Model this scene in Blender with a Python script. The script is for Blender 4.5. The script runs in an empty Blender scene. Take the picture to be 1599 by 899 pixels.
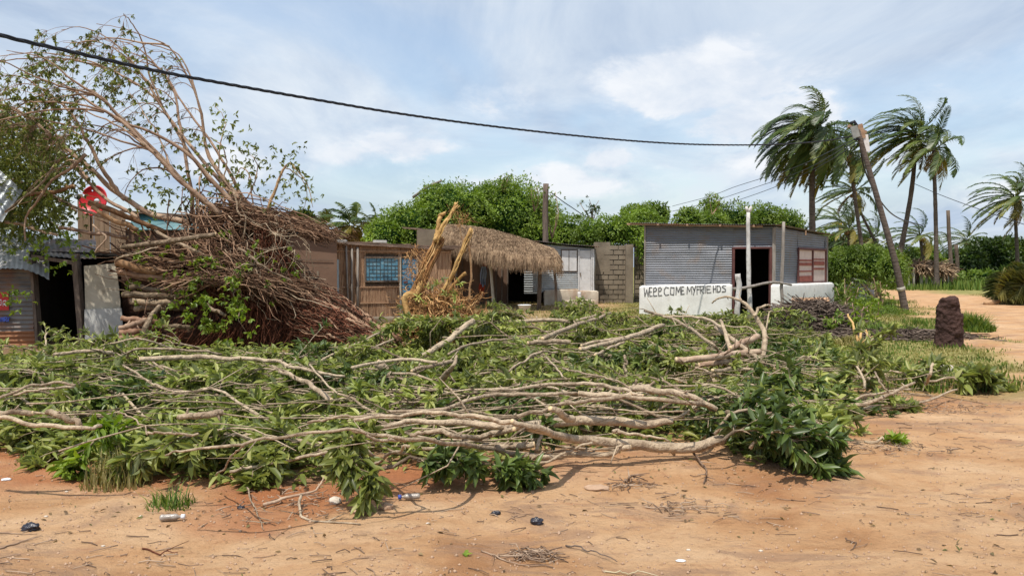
import bpy, math, random
import numpy as np
RNG = np.random.default_rng(7)
R = math.radians
S = bpy.context.scene
COL = S.collection
# ------------------------------------------------------------------ camera
F, CX, CY, HOR, EYE = 1200.0, 799.5, 449.5, 415.0, 1.6
PITCH = math.atan((CY - HOR) / F)
cam_d = bpy.data.cameras.new("camera"); cam = bpy.data.objects.new("camera", cam_d); COL.objects.link(cam)
cam_d.sensor_width = 36; cam_d.lens = 36 * F / 1599.0; cam_d.clip_start = .05; cam_d.clip_end = 3000
cam.location = (0, 0, EYE); cam.rotation_euler = (R(90) - PITCH, 0, 0)
S.camera = cam
_c, _s = math.cos(PITCH), math.sin(PITCH)
def ray(px, py):
    a = (px - CX) / F; b = -(py - CY) / F
    return np.array([a, _c + b * _s, -_s + b * _c])
def P(px, py, d):                      # point seen at a photo position, d metres away
    r = ray(px, py); t = d / r[1]
    return np.array([0, 0, EYE]) + r * t
def G(px, py, h=0.0):                  # point at height h above the ground
    r = ray(px, py); t = (h - EYE) / r[2]
    return np.array([0, 0, EYE]) + r * t
def PX(v):
    v = np.asarray(v, float) - np.array([0, 0, EYE])
    y = v[..., 1] * _c - v[..., 2] * _s; z = v[..., 1] * _s + v[..., 2] * _c
    return CX + F * v[..., 0] / y, CY - F * z / y
def nrm(v):
    v = np.asarray(v, float)
    return v / (np.linalg.norm(v, axis=-1, keepdims=True) + 1e-9)
# ------------------------------------------------------------------ value noise
_perm = np.random.default_rng(3).random((64, 64, 64))
def vnoise(p, scale=1.0):
    p = np.asarray(p, float) * scale + 100.0
    i = np.floor(p).astype(int); f = p - i; f = f * f * (3 - 2 * f)
    o = 0
    for dx in (0, 1):
        for dy in (0, 1):
            for dz in (0, 1):
                w = (f[..., 0] if dx else 1 - f[..., 0]) * (f[..., 1] if dy else 1 - f[..., 1]) * (f[..., 2] if dz else 1 - f[..., 2])
                o = o + w * _perm[(i[..., 0] + dx) % 64, (i[..., 1] + dy) % 64, (i[..., 2] + dz) % 64]
    return o
def fbm(p, scale, octs=3):
    return sum(vnoise(p, scale * 2 ** k) * .5 ** k for k in range(octs)) / sum(.5 ** k for k in range(octs))
def smooth_rand(rng, shape, k, amp):   # smooth random offsets along a polyline of k points
    a = rng.normal(size=shape + (k, 3)) * amp
    a = (a + np.roll(a, 1, axis=-2) + np.roll(a, -1, axis=-2)) / 2
    return a
# ------------------------------------------------------------------ meshes
class MB:
    def __init__(s): s.v = []; s.f3 = []; s.f4 = []; s.a3 = []; s.a4 = []; s.n = 0; s.smooth = True
    def add(s, v, f3=None, f4=None, a3=None, a4=None):
        v = np.asarray(v, float).reshape(-1, 3)
        if f3 is not None and len(f3):
            f3 = np.asarray(f3, int).reshape(-1, 3); s.f3.append(f3 + s.n)
            s.a3.append(np.broadcast_to(np.asarray(.5 if a3 is None else a3, float), (len(f3),)).copy())
        if f4 is not None and len(f4):
            f4 = np.asarray(f4, int).reshape(-1, 4); s.f4.append(f4 + s.n)
            s.a4.append(np.broadcast_to(np.asarray(.5 if a4 is None else a4, float), (len(f4),)).copy())
        s.v.append(v); s.n += len(v)
        return s
    def empty(s): return s.n == 0
    def mesh(s, name, off):
        me = bpy.data.meshes.new(name)
        v = np.concatenate(s.v) - off
        f3 = np.concatenate(s.f3) if s.f3 else np.zeros((0, 3), int)
        f4 = np.concatenate(s.f4) if s.f4 else np.zeros((0, 4), int)
        loops = np.concatenate([f3.ravel(), f4.ravel()]).astype(np.int32)
        tot = np.concatenate([np.full(len(f3), 3), np.full(len(f4), 4)]).astype(np.int32)
        st = np.concatenate([[0], np.cumsum(tot)[:-1]]).astype(np.int32)
        me.vertices.add(len(v)); me.vertices.foreach_set("co", v.astype(np.float32).ravel())
        me.loops.add(len(loops)); me.loops.foreach_set("vertex_index", loops)
        me.polygons.add(len(tot)); me.polygons.foreach_set("loop_start", st); me.polygons.foreach_set("loop_total", tot)
        me.polygons.foreach_set("use_smooth", np.full(len(tot), s.smooth))
        at = me.attributes.new("rnd", 'FLOAT', 'FACE')
        a = np.concatenate((s.a3 or [np.zeros(0)]) + (s.a4 or [np.zeros(0)])).astype(np.float32)
        at.data.foreach_set("value", a)
        me.update(calc_edges=True); me.validate()
        return me
def wloc(o):
    l = np.zeros(3)
    while o is not None: l += np.array(o.location); o = o.parent
    return l
def tag(o, label=None, cat=None, group=None, kind=None):
    if label: o["label"] = label
    if cat: o["category"] = cat
    if group: o["group"] = group
    if kind: o["kind"] = kind
    return o
def obj(name, mb, m, parent=None, smooth=None, loc=None):
    if smooth is not None: mb.smooth = smooth
    off = wloc(parent) if parent else (np.array(loc, float) if loc is not None else np.zeros(3))
    me = mb.mesh(name, off)
    o = bpy.data.objects.new(name, me); COL.objects.link(o)
    me.materials.append(m)
    if parent: o.parent = parent
    elif loc is not None: o.location = tuple(off)
    return o
def thing(name, label, cat, loc=(0, 0, 0), group=None):
    o = bpy.data.objects.new(name, None); COL.objects.link(o); o.location = tuple(float(x) for x in loc)
    o.empty_display_size = .2
    return tag(o, label, cat, group)
def solo(name, mb, m, label, cat, group=None, smooth=None, loc=None):
    if loc is None: loc = np.concatenate(mb.v).mean(0); loc[2] = np.concatenate(mb.v)[:, 2].min()
    return tag(obj(name, mb, m, None, smooth, loc), label, cat, group)
def copy_thing(o, loc, rz, label, group):
    c = o.copy(); COL.objects.link(c); c.location = tuple(loc); c.rotation_euler = (0, 0, rz)
    c["label"] = label; c["group"] = group
    for ch in o.children:
        d = ch.copy(); COL.objects.link(d); d.parent = c
        for g in ch.children:
            e = g.copy(); COL.objects.link(e); e.parent = d
    return c
# ------------------------------------------------------------------ shapes
def tubes(mb, pts, rad, n=6, rnd=None, caps=True, lump=0.0, rng=RNG):
    """pts (B,K,3), rad (B,K)"""
    pts = np.asarray(pts, float); rad = np.asarray(rad, float)
    if pts.ndim == 2: pts = pts[None]; rad = rad[None]
    B, K, _ = pts.shape
    if rad.shape != (B, K): rad = np.broadcast_to(rad, (B, K))
    t = nrm(np.gradient(pts, axis=1))
    mt = np.abs(t.mean(1)); ref = np.zeros((B, 3)); ref[np.arange(B), mt.argmin(1)] = 1
    u = nrm(np.cross(t, ref[:, None, :])); w = np.cross(t, u)
    an = np.arange(n) * 2 * math.pi / n
    rr = rad[:, :, None] * np.ones(n)
    if lump: rr = rr * (1 + lump * (rng.random((B, K, n)) - .5))
    v = pts[:, :, None, :] + rr[..., None] * (np.cos(an)[:, None] * u[:, :, None, :] + np.sin(an)[:, None] * w[:, :, None, :])
    idx = np.arange(B * K * n).reshape(B, K, n)
    a = idx[:, :-1, :]; b = idx[:, 1:, :]
    f4 = np.stack([a, np.roll(a, -1, 2), np.roll(b, -1, 2), b], -1).reshape(-1, 4)
    if rnd is None: rnd = rng.random(B)
    rnd = np.broadcast_to(rnd, (B,))
    a4 = np.repeat(rnd, (K - 1) * n)
    v = v.reshape(-1, 3)
    if caps:
        c0 = B * K * n + np.arange(B); c1 = c0 + B
        v = np.concatenate([v, pts[:, 0], pts[:, -1]])
        f0 = np.stack([idx[:, 0, :], np.broadcast_to(c0[:, None], (B, n)), np.roll(idx[:, 0, :], -1, 1)], -1).reshape(-1, 3)
        f1 = np.stack([idx[:, -1, :], np.roll(idx[:, -1, :], -1, 1), np.broadcast_to(c1[:, None], (B, n))], -1).reshape(-1, 3)
        mb.add(v, f3=np.concatenate([f0, f1]), f4=f4, a3=np.tile(np.repeat(rnd, n), 2), a4=a4)
    else: mb.add(v, f4=f4, a4=a4)
    return mb
def spline(pts, k):
    pts = np.asarray(pts, float); n = len(pts)
    if n < 3:
        t = np.linspace(0, 1, k)[:, None]; return pts[0] * (1 - t) + pts[-1] * t
    ext = np.vstack([2 * pts[0] - pts[1], pts, 2 * pts[-1] - pts[-2]])
    s = np.linspace(0, n - 1 - 1e-6, k); i = s.astype(int); f = (s - i)[:, None]
    p0, p1, p2, p3 = ext[i], ext[i + 1], ext[i + 2], ext[i + 3]
    return .5 * (2 * p1 + (p2 - p0) * f + (2 * p0 - 5 * p1 + 4 * p2 - p3) * f ** 2 + (3 * p1 - p0 - 3 * p2 + p3) * f ** 3)
# full leaf, 8 verts: base, m1, m2, tip, l1, l2, r1, r2
_LT = np.array([[0, 0, 0], [.33, 0, -.03], [.7, 0, -.04], [1, 0, -.10], [.3, .5, .10], [.68, .42, .06], [.3, -.5, .10], [.68, -.42, .06]])
_LF3 = np.array([[0, 4, 1], [0, 1, 6], [5, 3, 2], [2, 3, 7]])
_LF4 = np.array([[1, 4, 5, 2], [1, 2, 7, 6]])
def leaves(mb, pos, d, up, L, W, rnd=None, simple=False, rng=RNG, curl=0.0):
    N = len(pos)
    if N == 0: return mb
    d = nrm(d); ac = nrm(np.cross(up, d)); un = np.cross(d, ac)
    L = np.broadcast_to(L, (N,)); W = np.broadcast_to(W, (N,))
    if rnd is None: rnd = rng.random(N)
    if simple:
        T = np.array([[0, 0, 0], [.5, .5, .08], [1, 0, -.08], [.5, -.5, .08]]); F3 = np.array([[0, 1, 2], [0, 2, 3]]); F4 = None
        F3 = F3[:, ::-1]
    else: T, F3, F4 = _LT, _LF3[:, ::-1], _LF4[:, ::-1]
    v = (pos[:, None, :] + d[:, None, :] * (T[:, 0] * L[:, None])[..., None] + ac[:, None, :] * (T[:, 1] * W[:, None])[..., None]
         + un[:, None, :] * ((T[:, 2] * 1.0 - curl * T[:, 0] ** 2) * L[:, None])[..., None])
    K = len(T); off = (np.arange(N) * K)[:, None, None]
    f3 = (F3[None] + off).reshape(-1, 3)
    f4 = (F4[None] + off).reshape(-1, 4) if F4 is not None else None
    mb.add(v.reshape(-1, 3), f3=f3, f4=f4, a3=np.repeat(rnd, len(F3)), a4=(np.repeat(rnd, len(F4)) if F4 is not None else None))
    return mb
def rosettes(mb, tips, dirs, rng, n=(7, 11), L=(.11, .17), wr=.34, spread=1.1, droop=.25, simple=False, base=None, curl=.12):
    """whorls of leaves round twig tips"""
    tips = np.asarray(tips); dirs = nrm(dirs); B = len(tips)
    if B == 0: return
    cnt = rng.integers(n[0], n[1] + 1, B); ii = np.repeat(np.arange(B), cnt); N = len(ii)
    rad = nrm(rng.normal(size=(N, 3)))
    rad = nrm(rad - (rad * dirs[ii]).sum(1, keepdims=True) * dirs[ii])
    sp = rng.uniform(.5, spread, N)[:, None]
    d = nrm(dirs[ii] * (1.1 - .45 * sp) + rad * sp + np.array([0, 0, -droop]) * rng.random(N)[:, None])
    up = nrm(dirs[ii] + np.array([0, 0, .8]) + rng.normal(size=(N, 3)) * .25)
    pos = tips[ii] - dirs[ii] * (rng.random(N)[:, None] * .06)
    l = rng.uniform(L[0], L[1], N) * np.repeat(rng.uniform(.8, 1.15, B), cnt)
    br = np.repeat(rng.random(B) if base is None else np.asarray(base), cnt)
    r = np.clip(.5 * br + .5 * rng.random(N), 0, 1)
    leaves(mb, pos, d, up, l, l * wr * rng.uniform(.8, 1.2, N), r, simple, rng, curl)
def box(mb, c, s, rz=0.0, rnd=.5):
    x, y, z = np.array(s) / 2
    v = np.array([[a, b, g] for g in (-z, z) for a, b in ((-x, -y), (x, -y), (x, y), (-x, y))])
    co, si = math.cos(rz), math.sin(rz)
    v = np.stack([v[:, 0] * co - v[:, 1] * si, v[:, 0] * si + v[:, 1] * co, v[:, 2]], 1) + np.array(c)
    mb.add(v, f4=[[3, 2, 1, 0], [4, 5, 6, 7], [0, 1, 5, 4], [1, 2, 6, 5], [2, 3, 7, 6], [3, 0, 4, 7]], a4=rnd)
    return mb
def beam(mb, a, b, w, h, upv=(0, 0, 1), rnd=.5):
    a = np.array(a, float); b = np.array(b, float); t = nrm(b - a)
    if abs(np.dot(t, upv)) > .95: upv = (0, 1, 0)
    s = nrm(np.cross(t, upv)); u = np.cross(s, t)
    v = np.array([e + s * sx * w / 2 + u * sz * h / 2 for e in (a, b) for sx, sz in ((-1, -1), (1, -1), (1, 1), (-1, 1))])
    mb.add(v, f4=[[0, 1, 2, 3], [7, 6, 5, 4], [0, 4, 5, 1], [1, 5, 6, 2], [2, 6, 7, 3], [3, 7, 4, 0]], a4=rnd)
    return mb
def hexa(mb, q0, q1, rnd=.5):          # two quads (each 4 points) joined
    v = np.vstack([q0, q1])
    mb.add(v, f4=[[3, 2, 1, 0], [4, 5, 6, 7], [0, 1, 5, 4], [1, 2, 6, 5], [2, 3, 7, 6], [3, 0, 4, 7]], a4=rnd)
    return mb
def wall_seg(mb, a, b, z0, z1, t, z1b=None, rnd=.5):   # upright wall between plan points a,b; thickness t goes away from camera side
    a = np.array(a[:2], float); b = np.array(b[:2], float); d = nrm(b - a); n = np.array([-d[1], d[0]]) * t
    zb = z1 if z1b is None else z1b
    q0 = [[a[0], a[1], z0], [b[0], b[1], z0], [b[0] + n[0], b[1] + n[1], z0], [a[0] + n[0], a[1] + n[1], z0]]
    q1 = [[a[0], a[1], z1], [b[0], b[1], zb], [b[0] + n[0], b[1] + n[1], zb], [a[0] + n[0], a[1] + n[1], z1]]
    return hexa(mb, q0, q1, rnd)
def lerp2(a, b, t): return np.array(a[:2], float) * (1 - t) + np.array(b[:2], float) * t
def corr(mb, a, b, z0, z1, z1b=None, z0b=None, pitch=.075, amp=.011, off=0.0, rng=RNG, vertical=False, dents=.007):
    """corrugated sheet wall a->b with horizontal (or vertical) ridges, thin but solid-looking"""
    a = np.array(a[:2], float); b = np.array(b[:2], float); Ln = np.linalg.norm(b - a); d = (b - a) / Ln; n = np.array([d[1], -d[0]])
    z1b = z1 if z1b is None else z1b; z0b = z0 if z0b is None else z0b
    if not vertical:
        nz = max(4, int((max(z1, z1b) - min(z0, z0b)) / pitch * 6)); nu = max(2, int(Ln / .25)) + 1
    else:
        nz = max(3, int((z1 - z0) / .3)) + 1; nu = max(4, int(Ln / pitch * 6))
    u = np.linspace(0, 1, nu); w = np.linspace(0, 1, nz)
    U, W_ = np.meshgrid(u, w)
    zmin = min(z0, z0b); zmax = max(z1, z1b)
    Z = zmin + W_ * (zmax - zmin)
    ph = (Z if not vertical else U * Ln) / pitch * 2 * math.pi
    o = off + amp * np.sin(ph) + (.009 * ((np.floor(Z / .68) + np.floor(U * Ln / 1.83)) % 2) if not vertical else 0) + dents * 2 * (fbm(np.stack([U * Ln, Z, Z * 0], -1), 1.7) - .5) * 4
    Z = np.minimum(Z, z1 + (z1b - z1) * U); Z = np.maximum(Z, z0 + (z0b - z0) * U)
    X = a[0] + d[0] * U * Ln + n[0] * o; Y = a[1] + d[1] * U * Ln + n[1] * o
    v = np.stack([X, Y, Z], -1); v2 = v - np.array([n[0], n[1], 0]) * .004
    idx = np.arange(nz * nu).reshape(nz, nu)
    f = np.stack([idx[:-1, :-1], idx[:-1, 1:], idx[1:, 1:], idx[1:, :-1]], -1).reshape(-1, 4)
    mb.add(v.reshape(-1, 3), f4=f); mb.add(v2.reshape(-1, 3), f4=f[:, ::-1])
    return mb
def sheet(mb, c00, c10, c11, c01, pitch=.075, amp=.010, along=0, rng=RNG, bend=None, th=.004, wav=0.03, fine=6):
    """corrugated sheet through four 3D corners; ridges run along axis `along`"""
    c00, c10, c11, c01 = [np.array(c, float) for c in (c00, c10, c11, c01)]
    Lu = np.linalg.norm(c10 - c00); Lv = np.linalg.norm(c01 - c00)
    nu = max(2, int(Lu / (.2 if along == 0 else pitch / fine))) + 1; nv = max(2, int(Lv / (.2 if along == 1 else pitch / fine))) + 1
    U, V = np.meshgrid(np.linspace(0, 1, nu), np.linspace(0, 1, nv))
    p = (c00 * ((1 - U) * (1 - V))[..., None] + c10 * (U * (1 - V))[..., None] + c11 * (U * V)[..., None] + c01 * ((1 - U) * V)[..., None])
    n = nrm(np.cross(c10 - c00, c01 - c00))
    ph = (V * Lv if along == 0 else U * Lu) / pitch * 2 * math.pi
    o = amp * np.sin(ph) + wav * 2 * (fbm(p, .9) - .5)
    if bend is not None: o = o + bend(U, V)
    p = p + n * o[..., None]
    idx = np.arange(nu * nv).reshape(nv, nu)
    f = np.stack([idx[:-1, :-1], idx[:-1, 1:], idx[1:, 1:], idx[1:, :-1]], -1).reshape(-1, 4)
    mb.add(p.reshape(-1, 3), f4=f); mb.add((p - n * th).reshape(-1, 3), f4=f[:, ::-1])
    return mb
def blob(mb, c, r, nu=20, nv=12, noise=.2, nscale=1.0, rnd=.5, seed=0):
    th = np.linspace(0, 2 * math.pi, nu, endpoint=False); ph = np.linspace(.02, math.pi - .02, nv)
    T, Q = np.meshgrid(th, ph)
    d = np.stack([np.cos(T) * np.sin(Q), np.sin(T) * np.sin(Q), np.cos(Q)], -1)
    k = 1 + noise * 2 * (fbm(d + seed * 7.3, nscale) - .5)
    v = np.array(c) + d * np.array(r) * k[..., None]
    idx = np.arange(nu * nv).reshape(nv, nu)
    f = np.stack([idx[:-1], np.roll(idx[:-1], -1, 1), np.roll(idx[1:], -1, 1), idx[1:]], -1)[..., ::-1].reshape(-1, 4)
    mb.add(v.reshape(-1, 3), f4=f, a4=rnd)
    n0 = mb.n
    mb.add(np.array([v[0].mean(0), v[-1].mean(0)]))
    mb.f3.append(np.stack([np.full(nu, n0), idx[0] + n0 - nu * nv, np.roll(idx[0], -1) + n0 - nu * nv], -1)); mb.a3.append(np.full(nu, rnd))
    mb.f3.append(np.stack([np.full(nu, n0 + 1), np.roll(idx[-1], -1) + n0 - nu * nv, idx[-1] + n0 - nu * nv], -1)); mb.a3.append(np.full(nu, rnd))
    return mb
# ------------------------------------------------------------------ materials
MATS = {}
def newmat(name):
    m = bpy.data.materials.new(name); m.use_nodes = True; m.node_tree.nodes.clear(); MATS[name] = m
    return m, m.node_tree.nodes, m.node_tree.links
def ramp(N, stops):
    r = N.new("ShaderNodeValToRGB"); e = r.color_ramp.elements
    while len(e) > 1: e.remove(e[-1])
    e[0].position = stops[0][0]; e[0].color = (*stops[0][1], 1)
    for p, c in stops[1:]:
        k = e.new(p); k.color = (*c, 1)
    return r
def noisy(name, stops, scale=3.0, rough=.85, bump=.3, bscale=25.0, stretch=(1, 1, 1), rnd=0.0, metal=0.0, spec=.3, dirt=None, detail=6, bdist=.02):
    """noise driven colour ramp + bump, in object space; rnd shifts by the per-piece random value"""
    m, N, L = newmat(name)
    out = N.new("ShaderNodeOutputMaterial"); b = N.new("ShaderNodeBsdfPrincipled")
    tc = N.new("ShaderNodeNewGeometry"); mp = N.new("ShaderNodeMapping"); mp.inputs["Scale"].default_value = stretch
    L.new(tc.outputs["Position"], mp.inputs[0])
    n1 = N.new("ShaderNodeTexNoise"); n1.inputs["Scale"].default_value = scale; n1.inputs["Detail"].default_value = detail; n1.inputs["Roughness"].default_value = .62
    L.new(mp.outputs[0], n1.inputs["Vector"])
    fac = n1.outputs["Fac"]
    if rnd:
        at = N.new("ShaderNodeAttribute"); at.attribute_name = "rnd"
        mx = N.new("ShaderNodeMath"); mx.operation = 'MULTIPLY_ADD'; mx.inputs[1].default_value = rnd; L.new(at.outputs["Fac"], mx.inputs[0])
        sb = N.new("ShaderNodeMath"); sb.operation = 'SUBTRACT'; L.new(n1.outputs["Fac"], sb.inputs[0]); sb.inputs[1].default_value = rnd / 2
        L.new(sb.outputs[0], mx.inputs[2]); fac = mx.outputs[0]
    r = ramp(N, stops); L.new(fac, r.inputs[0]); col = r.outputs[0]
    if dirt:                               # (colour, scale, threshold, strength)
        n3 = N.new("ShaderNodeTexNoise"); n3.inputs["Scale"].default_value = dirt[1]; n3.inputs["Detail"].default_value = 8; L.new(tc.outputs["Position"], n3.inputs["Vector"])
        rr = ramp(N, [(dirt[2], (0, 0, 0)), (min(1, dirt[2] + .18), (dirt[3],) * 3)]); L.new(n3.outputs["Fac"], rr.inputs[0])
        mix = N.new("ShaderNodeMixRGB"); L.new(rr.outputs[0], mix.inputs[0]); L.new(col, mix.inputs[1]); mix.inputs[2].default_value = (*dirt[0], 1); col = mix.outputs[0]
    L.new(col, b.inputs["Base Color"])
    b.inputs["Roughness"].default_value = rough; b.inputs["Metallic"].default_value = metal; b.inputs["Specular IOR Level"].default_value = spec
    if bump:
        n2 = N.new("ShaderNodeTexNoise"); n2.inputs["Scale"].default_value = bscale; n2.inputs["Detail"].default_value = 5; L.new(mp.outputs[0], n2.inputs["Vector"])
        bp = N.new("ShaderNodeBump"); bp.inputs["Strength"].default_value = bump; bp.inputs["Distance"].default_value = bdist
        L.new(n2.outputs["Fac"], bp.inputs["Height"]); L.new(bp.outputs[0], b.inputs["Normal"])
    L.new(b.outputs[0], out.inputs[0])
    return m
def leafmat(name, stops, trans=.3, rough=.4, spec=.45, back=None):
    m, N, L = newmat(name)
    out = N.new("ShaderNodeOutputMaterial"); b = N.new("ShaderNodeBsdfPrincipled"); t = N.new("ShaderNodeBsdfTranslucent")
    at = N.new("ShaderNodeAttribute"); at.attribute_name = "rnd"
    r = ramp(N, stops); L.new(at.outputs["Fac"], r.inputs[0])
    geo = N.new("ShaderNodeNewGeometry"); nz = N.new("ShaderNodeTexNoise"); nz.inputs["Scale"].default_value = .9; nz.inputs["Detail"].default_value = 3
    L.new(geo.outputs["Position"], nz.inputs["Vector"])
    hv = N.new("ShaderNodeHueSaturation"); mm = N.new("ShaderNodeMapRange"); mm.inputs[1].default_value = .3; mm.inputs[2].default_value = .7; mm.inputs[3].default_value = .7; mm.inputs[4].default_value = 1.35
    L.new(nz.outputs["Fac"], mm.inputs[0]); L.new(mm.outputs[0], hv.inputs["Value"]); L.new(r.outputs[0], hv.inputs["Color"])
    col = hv.outputs[0]
    if back is not None:
        mix = N.new("ShaderNodeMixRGB"); L.new(geo.outputs["Backfacing"], mix.inputs[0]); L.new(col, mix.inputs[1]); mix.inputs[2].default_value = (*back, 1); col = mix.outputs[0]
    L.new(col, b.inputs["Base Color"]); b.inputs["Roughness"].default_value = rough; b.inputs["Specular IOR Level"].default_value = spec
    g = N.new("ShaderNodeMixRGB"); g.blend_type = 'MULTIPLY'; g.inputs[0].default_value = 1; L.new(col, g.inputs[1]); g.inputs[2].default_value = (1.45, 1.5, .5, 1)
    L.new(g.outputs[0], t.inputs[0])
    mx = N.new("ShaderNodeMixShader"); mx.inputs[0].default_value = trans; L.new(b.outputs[0], mx.inputs[1]); L.new(t.outputs[0], mx.inputs[2])
    L.new(mx.outputs[0], out.inputs[0])
    return m
M = MATS
noisy("bark", [(.25, (.15, .09, .06)), (.5, (.33, .22, .15)), (.75, (.50, .37, .26))], 6, .85, .5, 40, (1, 1, 1), rnd=.35, spec=.2)
noisy("bark_grey", [(.25, (.13, .095, .062)), (.43, (.27, .20, .135)), (.70, (.50, .395, .275))], 11, .85, .9, 34, (1, 1, 1), rnd=.5, spec=.15, dirt=((.17, .12, .08), 14, .54, .5), bdist=.03)
noisy("bark_orange", [(.25, (.15, .075, .035)), (.5, (.32, .185, .095)), (.78, (.50, .34, .19))], 5, .8, .6, 30, rnd=.5, spec=.2)
noisy("bark_red", [(.25, (.10, .05, .03)), (.5, (.22, .12, .075)), (.8, (.38, .24, .16))], 6, .9, .6, 30, rnd=.4, spec=.1)
noisy("torn_wood", [(.25, (.20, .09, .035)), (.5, (.46, .25, .10)), (.78, (.66, .43, .20))], 7, .85, .6, 30, rnd=.6, spec=.15)
noisy("yellow_wood", [(.3, (.30, .16, .055)), (.5, (.54, .34, .13)), (.75, (.66, .47, .21))], 6, .75, .4, 30, rnd=.3, spec=.2)
noisy("cut_wood", [(.3, (.55, .38, .20)), (.7, (.72, .56, .34))], 14, .8, .2, 60)
noisy("root_red", [(.25, (.035, .015, .010)), (.5, (.14, .052, .030)), (.8, (.29, .13, .08))], 7, .95, .5, 60, rnd=.5, spec=.1)
noisy("root_brown", [(.2, (.06, .032, .02)), (.5, (.165, .09, .055)), (.8, (.38, .245, .16))], 6, .92, .5, 60, rnd=.9, spec=.1)
noisy("root_core", [(.3, (.035, .02, .015)), (.7, (.10, .055, .038))], 3, .95, .8, 12, spec=.05, bdist=.08)
noisy("root_orange", [(.2, (.13, .06, .027)), (.5, (.48, .25, .10)), (.8, (.72, .44, .20))], 8, .9, .5, 60, rnd=.7, spec=.1)
noisy("palm_trunk", [(.3, (.065, .052, .044)), (.7, (.16, .13, .11))], 3, .9, .8, 6, (1, 1, 4), spec=.1, bdist=.05)
noisy("post_white", [(.3, (.38, .36, .33)), (.6, (.62, .60, .57)), (.8, (.68, .66, .62))], 5, .85, .4, 20, (1, 1, .6), dirt=((.10, .085, .07), 9, .56, .85))
noisy("post_grey", [(.3, (.16, .14, .12)), (.7, (.36, .32, .28))], 5, .9, .5, 25, (3, 3, .5))
noisy("post_dark", [(.3, (.07, .05, .04)), (.7, (.20, .155, .12))], 6, .9, .5, 25, (3, 3, .5))
noisy("post_pale", [(.3, (.26, .235, .19)), (.7, (.48, .45, .38))], 6, .9, .5, 25, (3, 3, .5))
noisy("plank", [(.3, (.22, .13, .08)), (.7, (.42, .28, .18))], 3, .85, .4, 25, (1, 1, 6))
noisy("tin_grey", [(.3, (.125, .135, .155)), (.6, (.165, .175, .20)), (.8, (.21, .22, .24))], 1.4, .5, .12, 20, (1, 1, 3), metal=.25, spec=.5, dirt=((.17, .115, .08), 2.6, .54, .55))
noisy("tin_light", [(.3, (.30, .33, .35)), (.7, (.46, .49, .50))], 1.5, .5, .12, 20, metal=.3, spec=.5, dirt=((.22, .17, .13), 3, .56, .6))
noisy("tin_rust", [(.3, (.12, .115, .11)), (.55, (.20, .19, .18)), (.75, (.26, .20, .15))], 2, .65, .15, 20, (1, 1, 2), metal=.2, dirt=((.28, .11, .045), 1.6, .50, .8))
noisy("tin_rust_low", [(.3, (.20, .09, .045)), (.7, (.36, .17, .085))], 3, .8, .2, 20, (1, 1, 3), metal=.1)
noisy("tin_roof_pale", [(.3, (.36, .37, .38)), (.6, (.58, .58, .57)), (.8, (.66, .66, .64))], 2.2, .5, .3, 8, metal=.3, dirt=((.20, .15, .11), 2.5, .52, .7))
noisy("wall_white", [(.3, (.62, .61, .58)), (.6, (.74, .735, .71)), (.8, (.78, .775, .76))], 2, .9, .25, 12, dirt=((.42, .37, .31), 3.5, .60, .55))
noisy("wall_cream", [(.3, (.42, .35, .27)), (.7, (.64, .57, .46))], 2.5, .9, .3, 14, dirt=((.30, .18, .11), 2.0, .50, .7))
noisy("panel_cream", [(.3, (.42, .37, .28)), (.7, (.58, .53, .42))], 3, .85, .2, 14, dirt=((.20, .15, .10), 4, .58, .7))
noisy("panel_grey", [(.3, (.38, .38, .36)), (.7, (.55, .55, .52))], 3, .8, .2, 14, dirt=((.25, .20, .15), 4, .58, .5))
noisy("paint_white", [(.3, (.56, .55, .54)), (.7, (.70, .69, .68))], 4, .7, .15, 20, dirt=((.28, .22, .18), 6, .60, .6))
noisy("paint_pink", [(.3, (.50, .40, .35)), (.7, (.64, .53, .47))], 5, .75, .2, 30)
noisy("paint_red", [(.3, (.20, .055, .04)), (.7, (.34, .11, .08))], 5, .75, .2, 30)
noisy("frame_red", [(.3, (.075, .028, .026)), (.7, (.14, .055, .048))], 5, .7, .2, 30)
noisy("wall_brown", [(.3, (.155, .095, .065)), (.6, (.20, .125, .085)), (.8, (.24, .155, .11))], 1.2, .92, .15, 14, dirt=((.12, .07, .05), 1.0, .55, .6))
noisy("wall_tan", [(.3, (.24, .165, .105)), (.7, (.38, .27, .18))], 2.5, .9, .25, 14, (4, 4, .5), dirt=((.12, .08, .05), 2.5, .55, .6))
noisy("wall_board", [(.3, (.15, .105, .07)), (.7, (.33, .245, .165))], 5, .9, .3, 20, (6, 6, .4))
noisy("cement", [(.3, (.17, .135, .10)), (.6, (.25, .205, .15)), (.8, (.31, .26, .20))], 1.6, .95, .4, 20, dirt=((.09, .075, .055), 1.0, .50, .85))
noisy("mortar", [(.3, (.10, .085, .065)), (.7, (.16, .14, .11))], 6, .95, .3, 30)
noisy("inside_shade", [(.3, (.02, .018, .016)), (.7, (.045, .038, .034))], 3, .95, 0)  # near-black wall colour stands in for the shade indoors
noisy("teal_tarp", [(.3, (.02, .09, .12)), (.5, (.045, .18, .21)), (.75, (.11, .29, .33))], 2.8, .5, .4, 9, (1, 1, 2.5), spec=.4)
noisy("roof_edge", [(.3, (.10, .07, .05)), (.6, (.22, .15, .11)), (.8, (.36, .30, .26))], 4, .9, .4, 18)
noisy("reed", [(.25, (.19, .105, .06)), (.5, (.38, .235, .145)), (.75, (.55, .38, .245))], 9, .9, .5, 30, (4, 4, .35), rnd=.5, spec=.1)
noisy("thatch", [(.25, (.11, .07, .043)), (.5, (.30, .205, .13)), (.8, (.50, .365, .235))], 5, .95, .3, 40, rnd=.9, spec=.1)
noisy("thatch_under", [(.3, (.07, .05, .035)), (.7, (.16, .12, .085))], 8, .95, .6, 20)
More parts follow.
